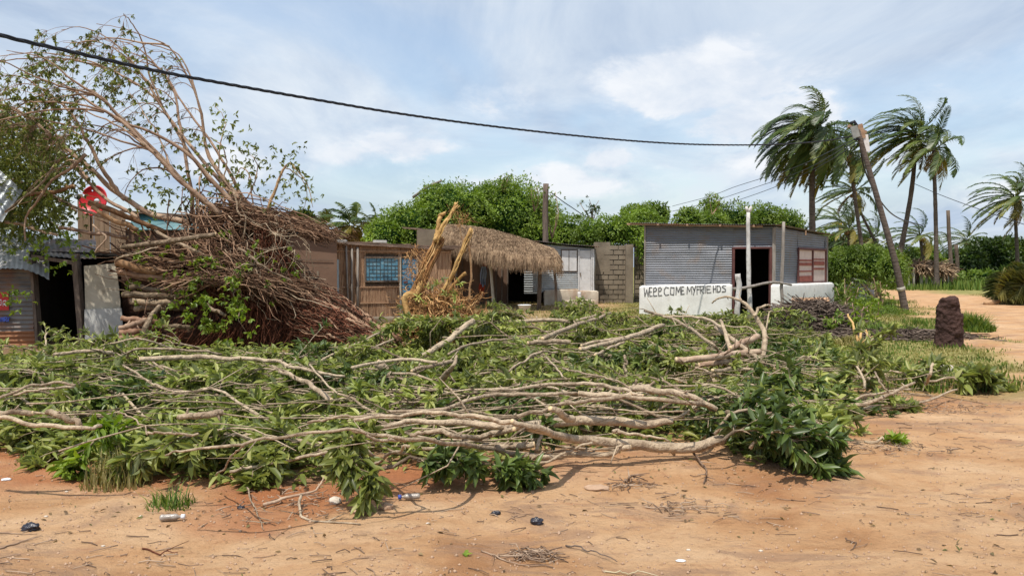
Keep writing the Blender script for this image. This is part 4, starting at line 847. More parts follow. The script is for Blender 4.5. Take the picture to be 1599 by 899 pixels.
an = np.linspace(0, 2 * math.pi, 49); tubes(mb, np.array([dish(Rd, t_) for t_ in an if not (R(142) < t_ < R(170))][12:] ), np.full(33, .014), 6) if False else None
obj("reflector", mb, M["dish_red"], ds)
mb = MB(); rim = np.array([dish(Rd, R(t_), .007) for t_ in np.linspace(172, 500, 46)]); tubes(mb, rim, np.full(46, .016), 6); obj("rim", mb, M["dish_red"], ds)
mb = MB(); rc = c + axd * .34 - vv * .02 - uu * .10; tubes(mb, np.array([rc, rc + axd * .09]), np.full(2, .055), 14); rcv = obj("receiver", mb, M["cable_black"], ds)
mb = MB(); q = rc + axd * .098   # the pale mark like a 4 on the receiver's cap
for x0_, y0_, x1_, y1_ in ((-.012, .028, -.022, -.006), (-.022, -.006, .022, -.006), (.008, .03, .008, -.03)): beam(mb, q + uu * x0_ + vv * y0_, q + uu * x1_ + vv * y1_, .009, .006, axd)
obj("marking", mb, M["plastic_white"], rcv, False)
mb = MB(); tubes(mb, np.array([dish(Rd * .95, R(-95)), rc - vv * .05]), np.full(2, .012), 6); tubes(mb, np.array([c - axd * .13, c - axd * .3 - vv * .1, P(142, 335, 18.35), P(142, 372, 18.35)]), np.full(4, .022), 8); obj("mount_arm", mb, M["post_dark"], ds)
# ------------------------------------------------------------------ tin stall with dark doorway
sk = thing("tin_stall", "low corrugated tin stall with dark open doorway and crumpled sheet awning", "stall", P(60, 540, 15.4))
a, b = P(-150, 450, 14.9)[:2], P(52, 450, 15.3)[:2]; n_ = nrm(np.array([b[1] - a[1], -(b[0] - a[0])])); HL = np.linalg.norm(b - a); fr = lambda u, o: lerp2(a, b, u) + n_ * o; fz = lambda px, py, o=0: hit(px, py, a, b, o)[0][2]
zs = fz(20, 519); mb = MB(); corr(mb, a, b, zs, fz(20, 405), pitch=.088, amp=.014); tw = obj("tin_wall", mb, M["tin_rust"], sk)
mb = MB(); corr(mb, fr(0, .016), fr(1.01, .016), 0, zs + .03, pitch=.088, amp=.014); ts_ = obj("tin_skirt", mb, M["tin_rust_low"], sk); ts_["label"] = "rusty orange lower sheet"
mb = MB(); beam(mb, (*fr(1.0, .0), fz(50, 405)), (*P(60, 450, 15.25)[:2], 0), .06, .16, (0, 1, 0)); q = P(127, 450, 15.2); beam(mb, P(117, 402, 15.1), P(128, 538, 15.1), .10, .08, (0, 1, 0)); q = P(121, 410, 15.3); beam(mb, P(122, 396, 15.2), P(134, 538, 15.2), .05, .05, (0, 1, 0)); beam(mb, P(50, 400, 15.2), P(126, 412, 15.2), .07, .07)
obj("door_post", mb, M["post_dark"], sk, False)
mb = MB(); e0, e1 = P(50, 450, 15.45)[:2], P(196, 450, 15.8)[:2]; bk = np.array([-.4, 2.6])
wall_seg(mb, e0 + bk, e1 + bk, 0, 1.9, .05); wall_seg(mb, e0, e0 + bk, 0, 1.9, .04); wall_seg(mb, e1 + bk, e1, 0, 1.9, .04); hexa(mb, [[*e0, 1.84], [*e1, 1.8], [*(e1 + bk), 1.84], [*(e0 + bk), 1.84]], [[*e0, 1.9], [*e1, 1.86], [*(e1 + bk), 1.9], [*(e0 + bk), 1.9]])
obj("inner_wall", mb, M["inside_shade"], sk, False)
def panel(mb, cs, d, seed, t=.02):
    q = [P(x_, y_, d_) for (x_, y_), d_ in zip(cs, d)]; k = 12; U, V = np.meshgrid(np.linspace(0, 1, k), np.linspace(0, 1, k)); p = q[0] * ((1 - U) * (1 - V))[..., None] + q[1] * (U * (1 - V))[..., None] + q[2] * (U * V)[..., None] + q[3] * ((1 - U) * V)[..., None]
    p[..., 1] += .05 * (fbm(p + seed, 1.8) - .5); e_ = (fbm(p + seed, 5) - .5) * .05; p[..., 2] += e_ * (V > .95); p[..., 0] += e_ * (U > .95)
    idx = np.arange(k * k).reshape(k, k); f = np.stack([idx[:-1, :-1], idx[:-1, 1:], idx[1:, 1:], idx[1:, :-1]], -1).reshape(-1, 4); mb.add(p.reshape(-1, 3), f4=f[:, ::-1]); mb.add((p + [0, t, 0]).reshape(-1, 3), f4=f)
mb = MB(); panel(mb, [(131, 415), (181, 411), (189, 484), (133, 486)], (15.2, 15.4, 15.35, 15.15), 1); pn = obj("door_panel", mb, M["panel_cream"], sk); pn["label"] = "stained cream upper panel"
mb = MB(); panel(mb, [(132, 483), (190, 481), (191, 526), (133, 532)], (15.12, 15.32, 15.3, 15.1), 2); pn = obj("door_panel", mb, M["panel_grey"], sk); pn["label"] = "pale grey lower panel"
mb = MB(); sheet(mb, P(-150, 412, 14.6), P(72, 411, 14.9), P(78, 366, 16.8), P(-150, 362, 16.6), along=1, fine=4, pitch=.09, wav=.16, bend=lambda U, V: -.22 * np.clip((U - .82) / .18, 0, 1) ** 1.5 * (1 - V) - .10 * (1 - V) ** 3); rf = obj("awning_sheet", mb, M["tin_roof_pale"], sk)
mb = MB(); sheet(mb, P(70, 398, 15.1), P(150, 402, 15.4), P(150, 372, 17.2), P(60, 368, 17), along=1, fine=4, pitch=.09, wav=.1); obj("roof", mb, M["tin_rust"], sk)
mb = MB(); c_ = P(-5, 469, 15.0); x0_, x1_ = P(-30, 469, 15.12)[0], P(13, 469, 15.12)[0]; zz0_, zz1_ = fz(5, 484), fz(5, 456); q0_, q1_ = hit(-30, 470, a, b, .035)[0][:2], hit(13.5, 470, a, b, .035)[0][:2]; wall_seg(mb, q0_, q1_, zz0_, zz1_, .01); sg = obj("sign_plate", mb, M["sign_red"], sk, False)
mb = MB()
for s in ([(-3, 476), (-3, 468), (2, 468), (2, 476), (-3, 476)], [(5, 478), (5, 470), (9.5, 469), (9.5, 473), (5, 474.5)], [(5, 474), (10.5, 477.5)], [(-10, 478), (-6, 468), (-4, 477)]):
    for p_, q_ in zip(s[:-1], s[1:]): beam(mb, hit(*p_, a, b, .038)[0], hit(*q_, a, b, .038)[0], .006, .018)
obj("lettering", mb, M["plastic_white"], sg, False)
mb = MB()
for s in ([(-4, 502), (-2, 495), (0, 502)], [(2, 495), (2, 502)], [(2, 498), (5, 498)], [(5, 495), (5, 502)], [(7, 502), (7, 495), (10.5, 495), (10.5, 498), (7, 499)], [(9, 499), (11, 502)], [(13, 495), (13, 502)], [(13, 499), (15.5, 495)]):
    for p_, q_ in zip(s[:-1], s[1:]): beam(mb, hit(*p_, a, b, .03)[0], hit(*q_, a, b, .03)[0], .02, .016)
obj("lettering", mb, M["sign_blue"], tw, False)
# blown roof sheets standing behind the stall
mb = MB(); sheet(mb, P(-60, 335, 14.3), P(10, 352, 14.4), P(40, 302, 14.9), P(-25, 245, 14.7), along=1, pitch=.10, amp=.016, wav=.12, fine=5, bend=lambda U, V: .25 * np.sin(U * 2.5)); solo("loose_tin_sheet", mb, M["tin_light"], "loose corrugated sheet tilted up above the tin stall's awning", "roof sheet")
# ------------------------------------------------------------------ far shelter and roadside stall
fs = thing("thatched_shelter", "open thatched shelter on thin poles beyond the sandy road", "shelter", P(1450, 452, 55))
mb = MB(); q = [P(1418, 413, 55), P(1481, 424, 53), P(1478, 415, 58), P(1420, 411, 59)]; hexa(mb, [p_ - [0, 0, .1] for p_ in q], [p_ + [0, 0, .12] for p_ in q])
rr = np.random.default_rng(8); n = 1800; u, v = rr.random((2, n, 1)); p0 = q[0] * (1 - u) * (1 - v) + q[1] * u * (1 - v) + q[2] * u * v + q[3] * (1 - u) * v; d_ = np.array([0, -.8, -.4]) + rr.normal(size=(n, 3)) * .35; tubes(mb, np.stack([p0 + [0, 0, .1], p0 + [0, 0, .12] + d_ * .4, p0 + d_ * .8 + [0, 0, .1]], 1), np.full((n, 3), .03), 3, caps=False); obj("roof", mb, M["thatch"], fs)
mb = MB()
for px in (1419, 1427, 1439, 1447, 1456, 1467, 1473, 1480): beam(mb, P(px, 452, 54.5), P(px, 416 + (px - 1418) * .13, 54.5), .12, .12, (0, 1, 0))
obj("pole", mb, M["post_pale"], fs, False)
mb = MB(); wall_seg(mb, P(1418, 430, 57)[:2], P(1436, 430, 57)[:2], 0, 1.6, .1); obj("wall", mb, M["wall_brown"], fs, False)
rs_ = thing("roadside_stall", "low grey tin lean-to half hidden under the bushy green shrub", "stall", P(1345, 448, 34))
mb = MB(); corr(mb, P(1318, 430, 34)[:2], P(1352, 430, 34.5)[:2], 0, 1.5, amp=.012, pitch=.1); corr(mb, P(1352, 430, 34.5)[:2], P(1366, 430, 36)[:2], 0, 1.35, amp=.012, pitch=.1); obj("tin_wall", mb, M["tin_grey"], rs_)
mb = MB(); hexa(mb, [P(1314, 420, 33.6), P(1360, 424, 34.1), P(1368, 421, 37), P(1320, 419, 37)], [P(1314, 420, 33.6) + [0, 0, .05], P(1360, 424, 34.1) + [0, 0, .05], P(1368, 421, 37) + [0, 0, .05], P(1320, 419, 37) + [0, 0, .05]]); obj("roof", mb, M["tin_rust"], rs_, False)
mb = MB(); panel(mb, [(1333, 433), (1342, 428), (1340, 436), (1331, 442)], (33.6,) * 4, 3); solo("white_board", mb, M["plastic_white"], "small bright white board leaning on the roadside lean-to", "board")
mb = MB(); blob(mb, P(1361, 437, 34.6) , (.24, .24, .40), noise=.4, nscale=2.5, seed=5); blob(mb, P(1366, 433, 34.4), (.16, .2, .26), noise=.5, nscale=2.5, seed=6); solo("cloth_bundle", mb, M["panel_cream"], "crumpled pale sack bundle hanging beside the roadside lean-to", "sack")
mb = MB(); beam(mb, P(1371, 446, 34.5), P(1371, 425, 34.5), .16, .05, (0, 1, 0)); solo("orange_plank", mb, M["brick_orange"], "upright orange-brown plank in the shade beside the pale sack", "plank")
# ------------------------------------------------------------------ palms
WIND = np.array([-1.0, .12, 0.])
def frond(mb, p0, d0, Ln, rng, wind=.9, grav=.9, nl=46, ll=.62, rnd=.5, curl=.5):
    k = 12; pts = [p0]; d = nrm(d0); s = Ln / (k - 1)
    for i in range(k - 1):
        d = nrm(d + (WIND * wind * 1.35 + np.array([0, 0, -1]) * grav * (.45 + 1.1 * i / k)) * .115); pts.append(pts[-1] + d * s)
    pts = np.array(pts); tubes(mb, pts, np.linspace(.04, .008, k), 4, rnd=rnd * .4 + .6)
    t = np.linspace(.14, .995, nl); fi = t * (k - 1); i0 = np.minimum(fi.astype(int), k - 2); fr_ = (fi - i0)[:, None]
    q = pts[i0] * (1 - fr_) + pts[i0 + 1] * fr_; tg = nrm(pts[i0 + 1] - pts[i0]); side = nrm(np.cross(tg, np.array([0, 0, 1.]) + 1e-3)); upn = np.cross(side, tg)
    for sg in (-1, 1):
        out = nrm(side * sg * (1 - .4 * t[:, None]) + tg * .65 + upn * .25 + rng.normal(size=(nl, 3)) * .10)
        l = ll * np.sin(np.clip(t * .92 + .12, 0, 1) * math.pi) ** .6 * rng.uniform(.75, 1.1, nl)
        bend = (WIND * (.75 * wind) + np.array([0, 0, -1]) * .75)
        m1 = q + out * (l * .5)[:, None] + bend * (l * .12)[:, None]; m2 = m1 + nrm(out + bend * 1.1) * (l * .5)[:, None]
        wv = nrm(np.cross(out, upn) + upn * .5) * (.02 + .024 * rng.random(nl))[:, None]
        v = np.stack([q - wv * .5, q + wv * .5, m1 + wv, m1 - wv, m2], 1).reshape(-1, 3); o = (np.arange(nl) * 5)[:, None]
        r = np.clip(rnd * .6 + .4 * rng.random(nl), 0, 1); mb.add(v, f4=np.array([[0, 1, 2, 3]]) + o, f3=np.array([[3, 2, 4]]) + o, a3=r, a4=r)
def palm(top, base, d, Ln, label, seed, nf=24, r0=.17, wind=.9, grav=.9, mid=None, base_on_ground=True, dead=3, nl=46, ll=.62, low=-.5, yellow=3, name="palm_tree", d_top=None, group="coconut palms by the sandy road"):
    rng = np.random.default_rng(seed); T = P(*top, d if d_top is None else d_top); Bp = P(*base, d)
    if base_on_ground: x_ = Bp[0] + (Bp[0] - T[0]) / max(.1, T[2] - Bp[2]) * Bp[2]; Bp = np.array([x_, d, 0.])
    t = thing(name, label, "palm tree", (Bp[0], Bp[1], 0), group)
    ctrl = [Bp - [0, 0, .1]] + ([P(*mid, d)] if mid else []) + [T]; pts = spline(ctrl, 26); rad = .70 * np.linspace(r0 * 1.1, r0 * .72, 26) * (1 + .05 * np.sin(np.arange(26) * 2.6)); rad[:3] *= (1.5, 1.25, 1.1)
    mb = MB(); tubes(mb, pts, rad, 10, lump=.1, rng=rng); obj("trunk", mb, M["palm_trunk"], t)
    mb = MB(); my = MB(); md = MB()
    for i in range(nf):
        az = i * 2.399 + rng.random() * .5; el = math.asin(np.clip(low + (1.0 - low) * ((i + .5) / nf) + rng.normal() * .08, -.9, .97)); dd = np.array([math.cos(az) * math.cos(el), math.sin(az) * math.cos(el), math.sin(el)])
        r = rng.random(); g = grav * (1 + .25 * (el < 0)); old = i < yellow
        frond(my if old else mb, T + dd * .15, dd, Ln * rng.uniform(.8, 1.05), rng, wind * rng.uniform(.7, 1.2), g, nl, ll, r if old else np.clip(r * .75 + .2 * (el < .2), 0, 1))
    for i in range(dead):
        az = rng.random() * 6.28; dd = np.array([math.cos(az) * .7, math.sin(az) * .7, -.5]); frond(md, T - [0, 0, .15], dd, Ln * rng.uniform(.45, .65), rng, wind * .5, 2.2, nl // 2, ll * .8, .5)
    cr_ = obj("crown", mb, M["frond_green"], t)
    if not my.empty(): obj("yellow_frond", my, M["frond_yellow"], cr_)
    if dead: tag(obj("dry_frond", md, M["frond_dry"], cr_))
    mb = MB()
    for i in range(rng.integers(5, 9)): blob(mb, T + np.array([rng.normal() * .22, rng.normal() * .22, -.22 - .22 * rng.random()]), (.13, .13, .16), 10, 8, .05)
    obj("coconut", mb, M["bark_orange"], t)
    return t
palm((1272, 208), (1271, 360), 46, 4.15, "big full palm rising behind the tin shop, its crown the bushiest", 101, 78, .27, 1.0, 2.1, mid=(1268, 300), yellow=9, dead=3, low=-.88, nl=54, ll=.85)
palm((1326, 240), (1347, 390), 52, 3.0, "palm with drooping orange-yellow old fronds next to the leaning utility pole's boxes", 102, 36, .19, 1.1, 1.5, mid=(1335, 310), yellow=8, dead=4)
palm((1333, 298), (1378, 392), 60, 3.4, "small palm leaning under the utility pole's boxes", 103, 22, .15, 1.1, .9, mid=(1348, 340), dead=2)
palm((1430, 212), (1403, 395), 55, 4.4, "tall leaning palm just past the utility pole, its crown swept hard by wind", 104, 52, .25, 1.3, 1.5, mid=(1423, 300), dead=5, yellow=5, ll=.8)
palm((1458, 234), (1463, 455), 53, 3.3, "tall straight palm with sparse crown and one upright frond", 105, 15, .21, .8, 1.8, mid=(1461, 340), dead=5, yellow=2)
palm((1585, 310), (1591, 440), 60, 4.1, "lone palm beside the dense dark green tree", 106, 32, .2, 1.1, 1.3, mid=(1587, 370), yellow=3)
palm((1436, 368), (1446, 430), 75, 4.0, "low palm behind the open thatched shelter", 107, 22, .22, 1.0, 1.0, dead=2)
palm((1325, 357), (1326, 400), 66, 3.6, "low wind-bent palm above the bushy green shrub", 108, 22, .2, 1.0, .9, dead=2)
palm((1362, 372), (1372, 410), 72, 3.8, "low palm between the bushy shrub and the utility pole", 109, 22, .2, .9, .9, dead=1)
palm((1508, 375), (1507, 430), 85, 3.6, "small distant palm behind the thin dark pole", 110, 20, .2, 1.0, 1.0, dead=0)
palm((1310, 345), (1316, 400), 90, 4.0, "far palm peeking over the tin shop's roof corner", 115, 20, .2, .9, .9, dead=0)
palm((548, 352), (548, 375), 40, 1.6, "short ragged palm behind the reed hut's roof", 111, 16, .2, .6, .9, dead=14, yellow=6, group="palms behind the huts")
palm((508, 356), (508, 375), 45, 1.4, "small dark palm behind the brown house's wall end", 112, 12, .16, .3, .8, dead=0, group="palms behind the huts")
palm((585, 355), (585, 375), 52, 1.7, "small far palm between the reed hut and the vine mound", 113, 14, .16, .6, .7, dead=0, group="palms behind the huts")
palm((1247, 372), (1247, 390), 60, 3.4, "palm crown showing just above the tin shop's roof", 114, 22, .2, .8, 1, dead=2)
# raised frond of the sparse palm
rng = np.random.default_rng(4); mb = MB(); T = P(1458, 234, 53); pts0 = spline([T, P(1466, 205, 53), P(1476, 180, 53), P(1484, 164, 53)], 12)
def frond_on(mb, pts, rng, nl=50, ll=.5, rnd=.3):
    k = len(pts); tubes(mb, pts, np.linspace(.035, .008, k), 4, rnd=.6); t = np.linspace(.12, .99, nl); fi = t * (k - 1); i0 = np.minimum(fi.astype(int), k - 2); f_ = (fi - i0)[:, None]; q = pts[i0] * (1 - f_) + pts[i0 + 1] * f_; tg = nrm(pts[i0 + 1] - pts[i0]); side = nrm(np.cross(tg, np.array([0.2, 1., .1])))
    for sg in (-1, 1):
        o_ = nrm(side * sg + tg * .9 + rng.normal(size=(nl, 3)) * .1); l = ll * np.sin(np.clip(t * .9 + .12, 0, 1) * math.pi) ** .6; leaves(mb, q, o_, np.array([0, -1., .2]), l, l * .09, np.full(nl, rnd), rng=rng)
frond_on(mb, pts0, rng); o = [q for q in S.objects if q.name.startswith("palm_tree") and "one upright" in q["label"]][0]; obj("raised_frond", mb, M["frond_green"], [c_ for c_ in o.children if c_.name.startswith("crown")][0])
# fallen palm crown by the road
rng = np.random.default_rng(9); fp = thing("fallen_palm_frond", "heap of wind-thrown olive green palm fronds lying beside the far road edge", "palm fronds", P(1600, 475, 31)); mb = MB()
for i in range(34):
    s = P(1625 + rng.normal() * 30, 415 + rng.random() * 45, 31 + rng.random() * 3); s[2] = max(s[2], .2); e = P(1545 + rng.random() * 45, 468 + rng.random() * 6, 30.5 + rng.random() * 2.5); e[2] = .1 + .3 * rng.random(); m_ = (s + e) / 2 + [0, 0, .35 * rng.random()]
    frond_on(mb, spline([s, m_, e], 12), rng, 44, .75, rng.random())
obj("frond", mb, M["frond_olive"], fp); mb = MB(); tubes(mb, spline([P(1536, 473, 31), P(1548, 474, 31), P(1580, 462, 31.6), P(1640, 440, 33)], 12), np.linspace(.06, .12, 12), 7); obj("stalk", mb, M["bark_orange"], fp)
# ------------------------------------------------------------------ poles and lines
up_ = thing("utility_pole", "leaning wooden utility pole with two pale boxes at its top", "utility pole", (P(1414, 484, 27)[0], 27, 0))
pb, pt = P(1415, 486, 27), P(1339, 203, 27); pb[2] = -.1; pts = spline([pb, P(1394, 395, 27), pt], 22); mb = MB(); tubes(mb, pts, np.linspace(.125, .085, 22), 12, lump=.06); obj("pole", mb, M["palm_trunk"], up_)
mb = MB(); mm_ = P(1410, 465, 27); tubes(mb, np.array([P(1406.5, 448, 27), P(1408, 454, 27)]), np.full(2, .135), 12); obj("band", mb, M["post_pale"], up_)
ax_ = nrm(pt - pb)
def obox(mb, c, s, axis, yaw): 
    ax2 = nrm(axis); sd_ = nrm(np.cross(ax2, [math.sin(yaw), math.cos(yaw), 0])); fd = np.cross(sd_, ax2); q = []
    for z_ in (-.5, .5): q.append([c + ax2 * s[2] * z_ + sd_ * s[0] * a_ + fd * s[1] * b_ for a_, b_ in ((-.5, -.5), (.5, -.5), (.5, .5), (-.5, .5))])
    hexa(mb, q[0], q[1])
mb = MB(); obox(mb, P(1335, 206, 26.8), (.22, .2, .40), ax_, .3); b1 = obj("service_box", mb, M["metal_box"], up_, False)
mb = MB(); obox(mb, P(1352, 224, 27.05), (.17, .15, .60), nrm(ax_ + [.12, 0, 0]), .1); obj("service_box", mb, M["paint_white"], up_, False)
mb = MB(); obox(mb, P(1345, 205, 27), (.16, .1, .5), ax_, .1); beam(mb, P(1325, 197, 26.9), P(1352, 207, 27.1), .1, .1); obj("cross_arm", mb, M["plank"], up_, False)
mb = MB(); tubes(mb, np.array([P(1328, 193, 26.9), P(1334, 190, 26.9), P(1338, 197, 26.9)]), np.full(3, .06), 6); tubes(mb, np.array([P(1334, 218, 26.8), P(1346, 218, 27), P(1352, 243, 27)]), np.full(3, .035), 6); obj("insulator", mb, M["cable_black"], up_)
# overhead bundled cable
cp = np.array([(-420, -90, 6.4), (-160, 6, 7.6), (0, 55, 8.6), (120, 83, 9.5), (250, 112, 10.6), (380, 136, 12), (500, 157, 13.4), (620, 177, 15), (750, 195, 17), (880, 210, 19), (1000, 221, 21), (1100, 226, 22.9), (1200, 226, 24.8), (1280, 221, 26.2), (1336, 212, 27)])
q = spline(np.array([[-11, -14, 6.6], [-8.2, -1.5, 5.0]] + [P(*c_) for c_ in cp]), 420); s_ = np.cumsum(np.r_[0, np.linalg.norm(np.diff(q, axis=0), axis=1)]); mb = MB()
for k in range(3):
    ph = s_ * 9.0 + k * 2.094; off = np.stack([np.cos(ph) * .0, np.cos(ph), np.sin(ph)], 1) * .0135; tubes(mb, q + off, np.full(420, .0135), 6)
solo("overhead_cable", mb, M["cable_black"], "thick black twisted overhead cable sagging across the sky to the leaning pole", "cable", loc=(0, 12, 4))
def wire(pts, r, label, k=60, mat="cable_black"): mb = MB(); tubes(mb, spline(np.array([P(*c_) for c_ in pts]), k), np.full(k, r), 5); solo("wire", mb, M[mat], label, "wire")
wire([(1050, 322, 60), (1110, 306, 55), (1150, 291, 50), (1240, 262, 42), (1338, 216, 27.2)], .018, "thin wire above the shop roof, topmost of the three running to the leaning pole")
wire([(1050, 330, 60), (1110, 315, 55), (1160, 299, 50), (1250, 268, 42), (1338, 220, 27.2)], .018, "thin wire above the shop roof, the middle one of three")
wire([(1050, 336, 60), (1120, 322, 55), (1200, 296, 48), (1275, 262, 40), (1339, 224, 27.2)], .018, "thin wire above the shop roof, the lowest of three")
wire([(1341, 216, 26.9), (1352, 270, 28), (1378, 318, 31), (1404, 341, 34), (1440, 352, 40)], .028, "black wire drooping from the utility pole to the palms")
wire([(1428, 287, 55), (1470, 305, 50), (1530, 327, 45), (1610, 354, 40)], .02, "thin wire crossing the sky towards the lone palm")
wire([(862, 302, 32.5), (890, 322, 34), (930, 345, 38), (990, 358, 44)], .02, "slack thin wire running from the dark pole behind the thatch")
post(1487, 452, 1480, 329, 58, .16, "post_dark", "thin dark straight pole at the far edge of the road", "roadside_pole", cat="pole", r1=.12)
post(1497, 446, 1493, 382, 64, .15, "post_dark", "short dark far pole just beyond the straight roadside pole", "roadside_pole", cat="pole")
# ------------------------------------------------------------------ bushes, vines, far trees
def bush(name, label, cat, blobs, nleaf, lsize, mat, seed, core=.78, cat_group=None, stems=None, up=.35, wr=.45, partname="crown", full=False, clump=1.0, mat2=None):
    """blobs: list of (centre, radii)"""
    rng = np.random.default_rng(seed); c0 = np.mean([b_[0] for b_ in blobs], 0); t = thing(name, label, cat, (c0[0], c0[1], 0), cat_group); mb = MB(); pc = MB(); vol = np.array([np.prod(b_[1]) ** (2 / 3) for b_ in blobs]); cnt = (nleaf * vol / vol.sum()).astype(int)
    for (c, r), n in zip(blobs, cnt):
        c = np.array(c, float); r = np.array(r, float); d = nrm(rng.normal(size=(n, 3))); k = 1 + .42 * max(.8, clump) * 2 * (fbm(d * 1.0 + c * .37, 2.6, 4) - .5); s = k * (1 - np.abs(rng.normal(size=n)) * .12 + (rng.random(n) < .08) * rng.random(n) ** 2 * .18)
        p = c + d * r * s[:, None]; ok = p[:, 2] > .03; p = p[ok]; d = d[ok]; n = len(p); ld = nrm(d * .7 + rng.normal(size=(n, 3)) * .75 + [0, 0, -.25]); u_ = nrm(d * up + rng.normal(size=(n, 3)) * .4 + [0, 0, .6])
        lig = np.clip(.35 * rng.random(n) + .9 * (fbm(p, 1.6 / max(.4, lsize * 6), 3) - .18), 0, 1); leaves(mb, p, ld, u_, lsize * rng.uniform(.7, 1.25, n), lsize * wr, lig, not full, rng)
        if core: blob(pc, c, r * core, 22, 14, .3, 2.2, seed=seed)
    if core: pc2 = obj("light_block_core", pc, M["shade_core"], t)  # dark blobs added inside the leaves to block light
    if stems:
        sm = MB(); P0 = np.array(stems[0]); E = np.array([b_[0] for b_ in blobs])
        for e in E: tubes(sm, spline([P0 + rng.normal(size=3) * [.1, .1, 0], (P0 + e) / 2 + rng.normal(size=3) * .15, e], 8), np.linspace(stems[1], stems[1] * .4, 8), 7)
        obj("trunk", sm, M["bark_grey"], t)
    obj(partname, mb, M[mat], t); return t
def Bl(px, py, d, rx, ry, rz): return (P(px, py, d), (rx * d / F, ry * d / F, rz * d / F))
bush("vine_mound", "huge bright green mound of vines swallowing a roof behind the reed hut", "vine mound", [Bl(715, 338, 36, 62, 70, 50), Bl(650, 365, 36, 65, 60, 48), Bl(800, 345, 37, 65, 70, 58), Bl(605, 382, 35, 40, 50, 40), Bl(845, 370, 37, 42, 60, 50), Bl(690, 330, 37, 45, 60, 42), Bl(775, 320, 38, 45, 60, 36)], 52000, .15, "leaf_vine", 31, .80, partname="vines", clump=1.0)
bush("climbing_vine", "vines draped over the top of the cement block wall", "vine", [Bl(965, 362, 33, 40, 30, 26), Bl(1000, 352, 34, 32, 30, 26), Bl(1010, 385, 32.2, 14, 10, 26), Bl(925, 366, 34, 30, 30, 20), Bl(890, 365, 35.5, 30, 30, 28), Bl(995, 340, 35, 25, 30, 20)], 15000, .14, "leaf_vine", 32, .62, partname="vines", clump=1.6)
bush("leafy_tree", "leafy green tree behind the tin shop's roof, nearest the block wall", "tree", [Bl(1075, 350, 48, 22, 20, 26), Bl(1100, 352, 50, 40, 30, 20), Bl(1020, 338, 52, 26, 20, 22)], 5500, .24, "leaf_shrub", 33, .75)
bush("leafy_tree", "feathery light green tree behind the middle of the tin shop's roof", "tree", [Bl(1140, 345, 55, 40, 30, 24), Bl(1190, 345, 58, 36, 30, 26), Bl(1110, 330, 56, 18, 15, 22), Bl(1228, 350, 60, 24, 30, 22)], 7500, .24, "leaf_shrub", 34, .6, clump=1.5)
def sprig(px, py, d, label, seed, h, n=60, mat="leaf_vine"):
    rng = np.random.default_rng(seed); b0 = P(px, py, d); t = thing("sapling", label, "sapling", (b0[0], b0[1], 0)); mb = MB(); ml = MB()
    for k in range(4):
        e = b0 + np.array([rng.normal() * .35, rng.normal() * .2, 1]) * h * rng.uniform(.6, 1); pts = spline([b0, (b0 + e) / 2 + rng.normal(size=3) * .08 * h, e], 10); tubes(mb, pts, np.linspace(.03, .01, 10), 5)
        for j in range(n // 4): q = pts[rng.integers(3, 10)]; rosettes(ml, [q + rng.normal(size=3) * .12 * h], [nrm(rng.normal(size=3) + [0, 0, .2])], rng, (4, 7), (.1, .18), simple=True)
    obj("stem", mb, M["bark"], t); obj("leaves", ml, M[mat], t); return t
sprig(862, 372, 33, "wispy vine sprig drooping beside the tall dark pole's top", 41, 2.0); sprig(835, 330, 33.2, "leafy vine sprig climbing close to the tall dark pole", 42, 1.1); sprig(785, 300, 36, "wispy shoot poking from the top of the vine mound", 43, .9); sprig(1112, 335, 45, "thin pale shoot rising over the tin shop's roof", 44, 1.2); sprig(925, 345, 36, "dark thin sapling rising behind the pale hut's roof", 45, 1.1, 50, "leaf_deep")
mb = MB(); tubes(mb, spline([P(645, 308, 37), P(668, 292, 36.6), P(690, 282, 36.4)], 8), np.linspace(.07, .05, 8), 6); solo("bare_bough", mb, M["post_grey"], "grey bare bough sticking out of the vine mound's crest", "bough")
bush("bushy_shrub", "wide bright green shrub between the tin shop and the leaning pole", "shrub", [Bl(1320, 415, 31, 34, 30, 28), Bl(1365, 412, 30.5, 32, 30, 26), Bl(1395, 420, 29.5, 22, 25, 28), Bl(1300, 430, 31.5, 16, 20, 30), Bl(1345, 402, 31, 40, 30, 18)], 13000, .13, "leaf_shrub", 35, .62, stems=(P(1372, 470, 30.5), .05), clump=.9, wr=.32)
bush("broadleaf_tree", "big round dense dark green tree across the road", "tree", [Bl(1545, 410, 66, 42, 40, 38), Bl(1580, 408, 68, 46, 40, 34), Bl(1515, 418, 65, 26, 30, 30), Bl(1560, 392, 67, 32, 30, 20), Bl(1600, 415, 66, 30, 30, 34)], 13000, .42, "leaf_deep", 36, .8, clump=.8)
bush("broadleaf_tree", "yellower bushes standing past the lone palm's trunk", "tree", [Bl(1620, 395, 80, 40, 40, 20), Bl(1590, 425, 62, 30, 20, 12), Bl(1530, 432, 58, 40, 20, 8)], 6000, .34, "leaf_shrub", 37, .7)
for i, (px, py, d, rx, rz, mt, lb) in enumerate([(1400, 405, 95, 34, 22, "leaf_deep", "low dark treeline bush behind the utility pole's foot"), (1445, 405, 95, 26, 20, "leaf_shrub", "mid green treeline bush behind the thatched shelter"), (1330, 392, 90, 40, 24, "leaf_deep", "dark treeline bush above the shrub beside the shop"), (1500, 410, 98, 30, 22, "leaf_deep", "dark treeline bush beyond the straight roadside pole"), (1285, 385, 95, 26, 22, "leaf_shrub", "treeline bush just past the tin shop's back corner"), (1650, 412, 90, 40, 30, "leaf_deep", "treeline bush at the far end of the road"), (470, 350, 60, 26, 18, "leaf_deep", "dark bush behind the fallen trunk's fibres")]):
    bush("treeline_bush", lb, "bush", [Bl(px, py, d, rx, rx * .7, rz)], 2600, .42, mt, 50 + i, .8, "bushes of the far treeline")
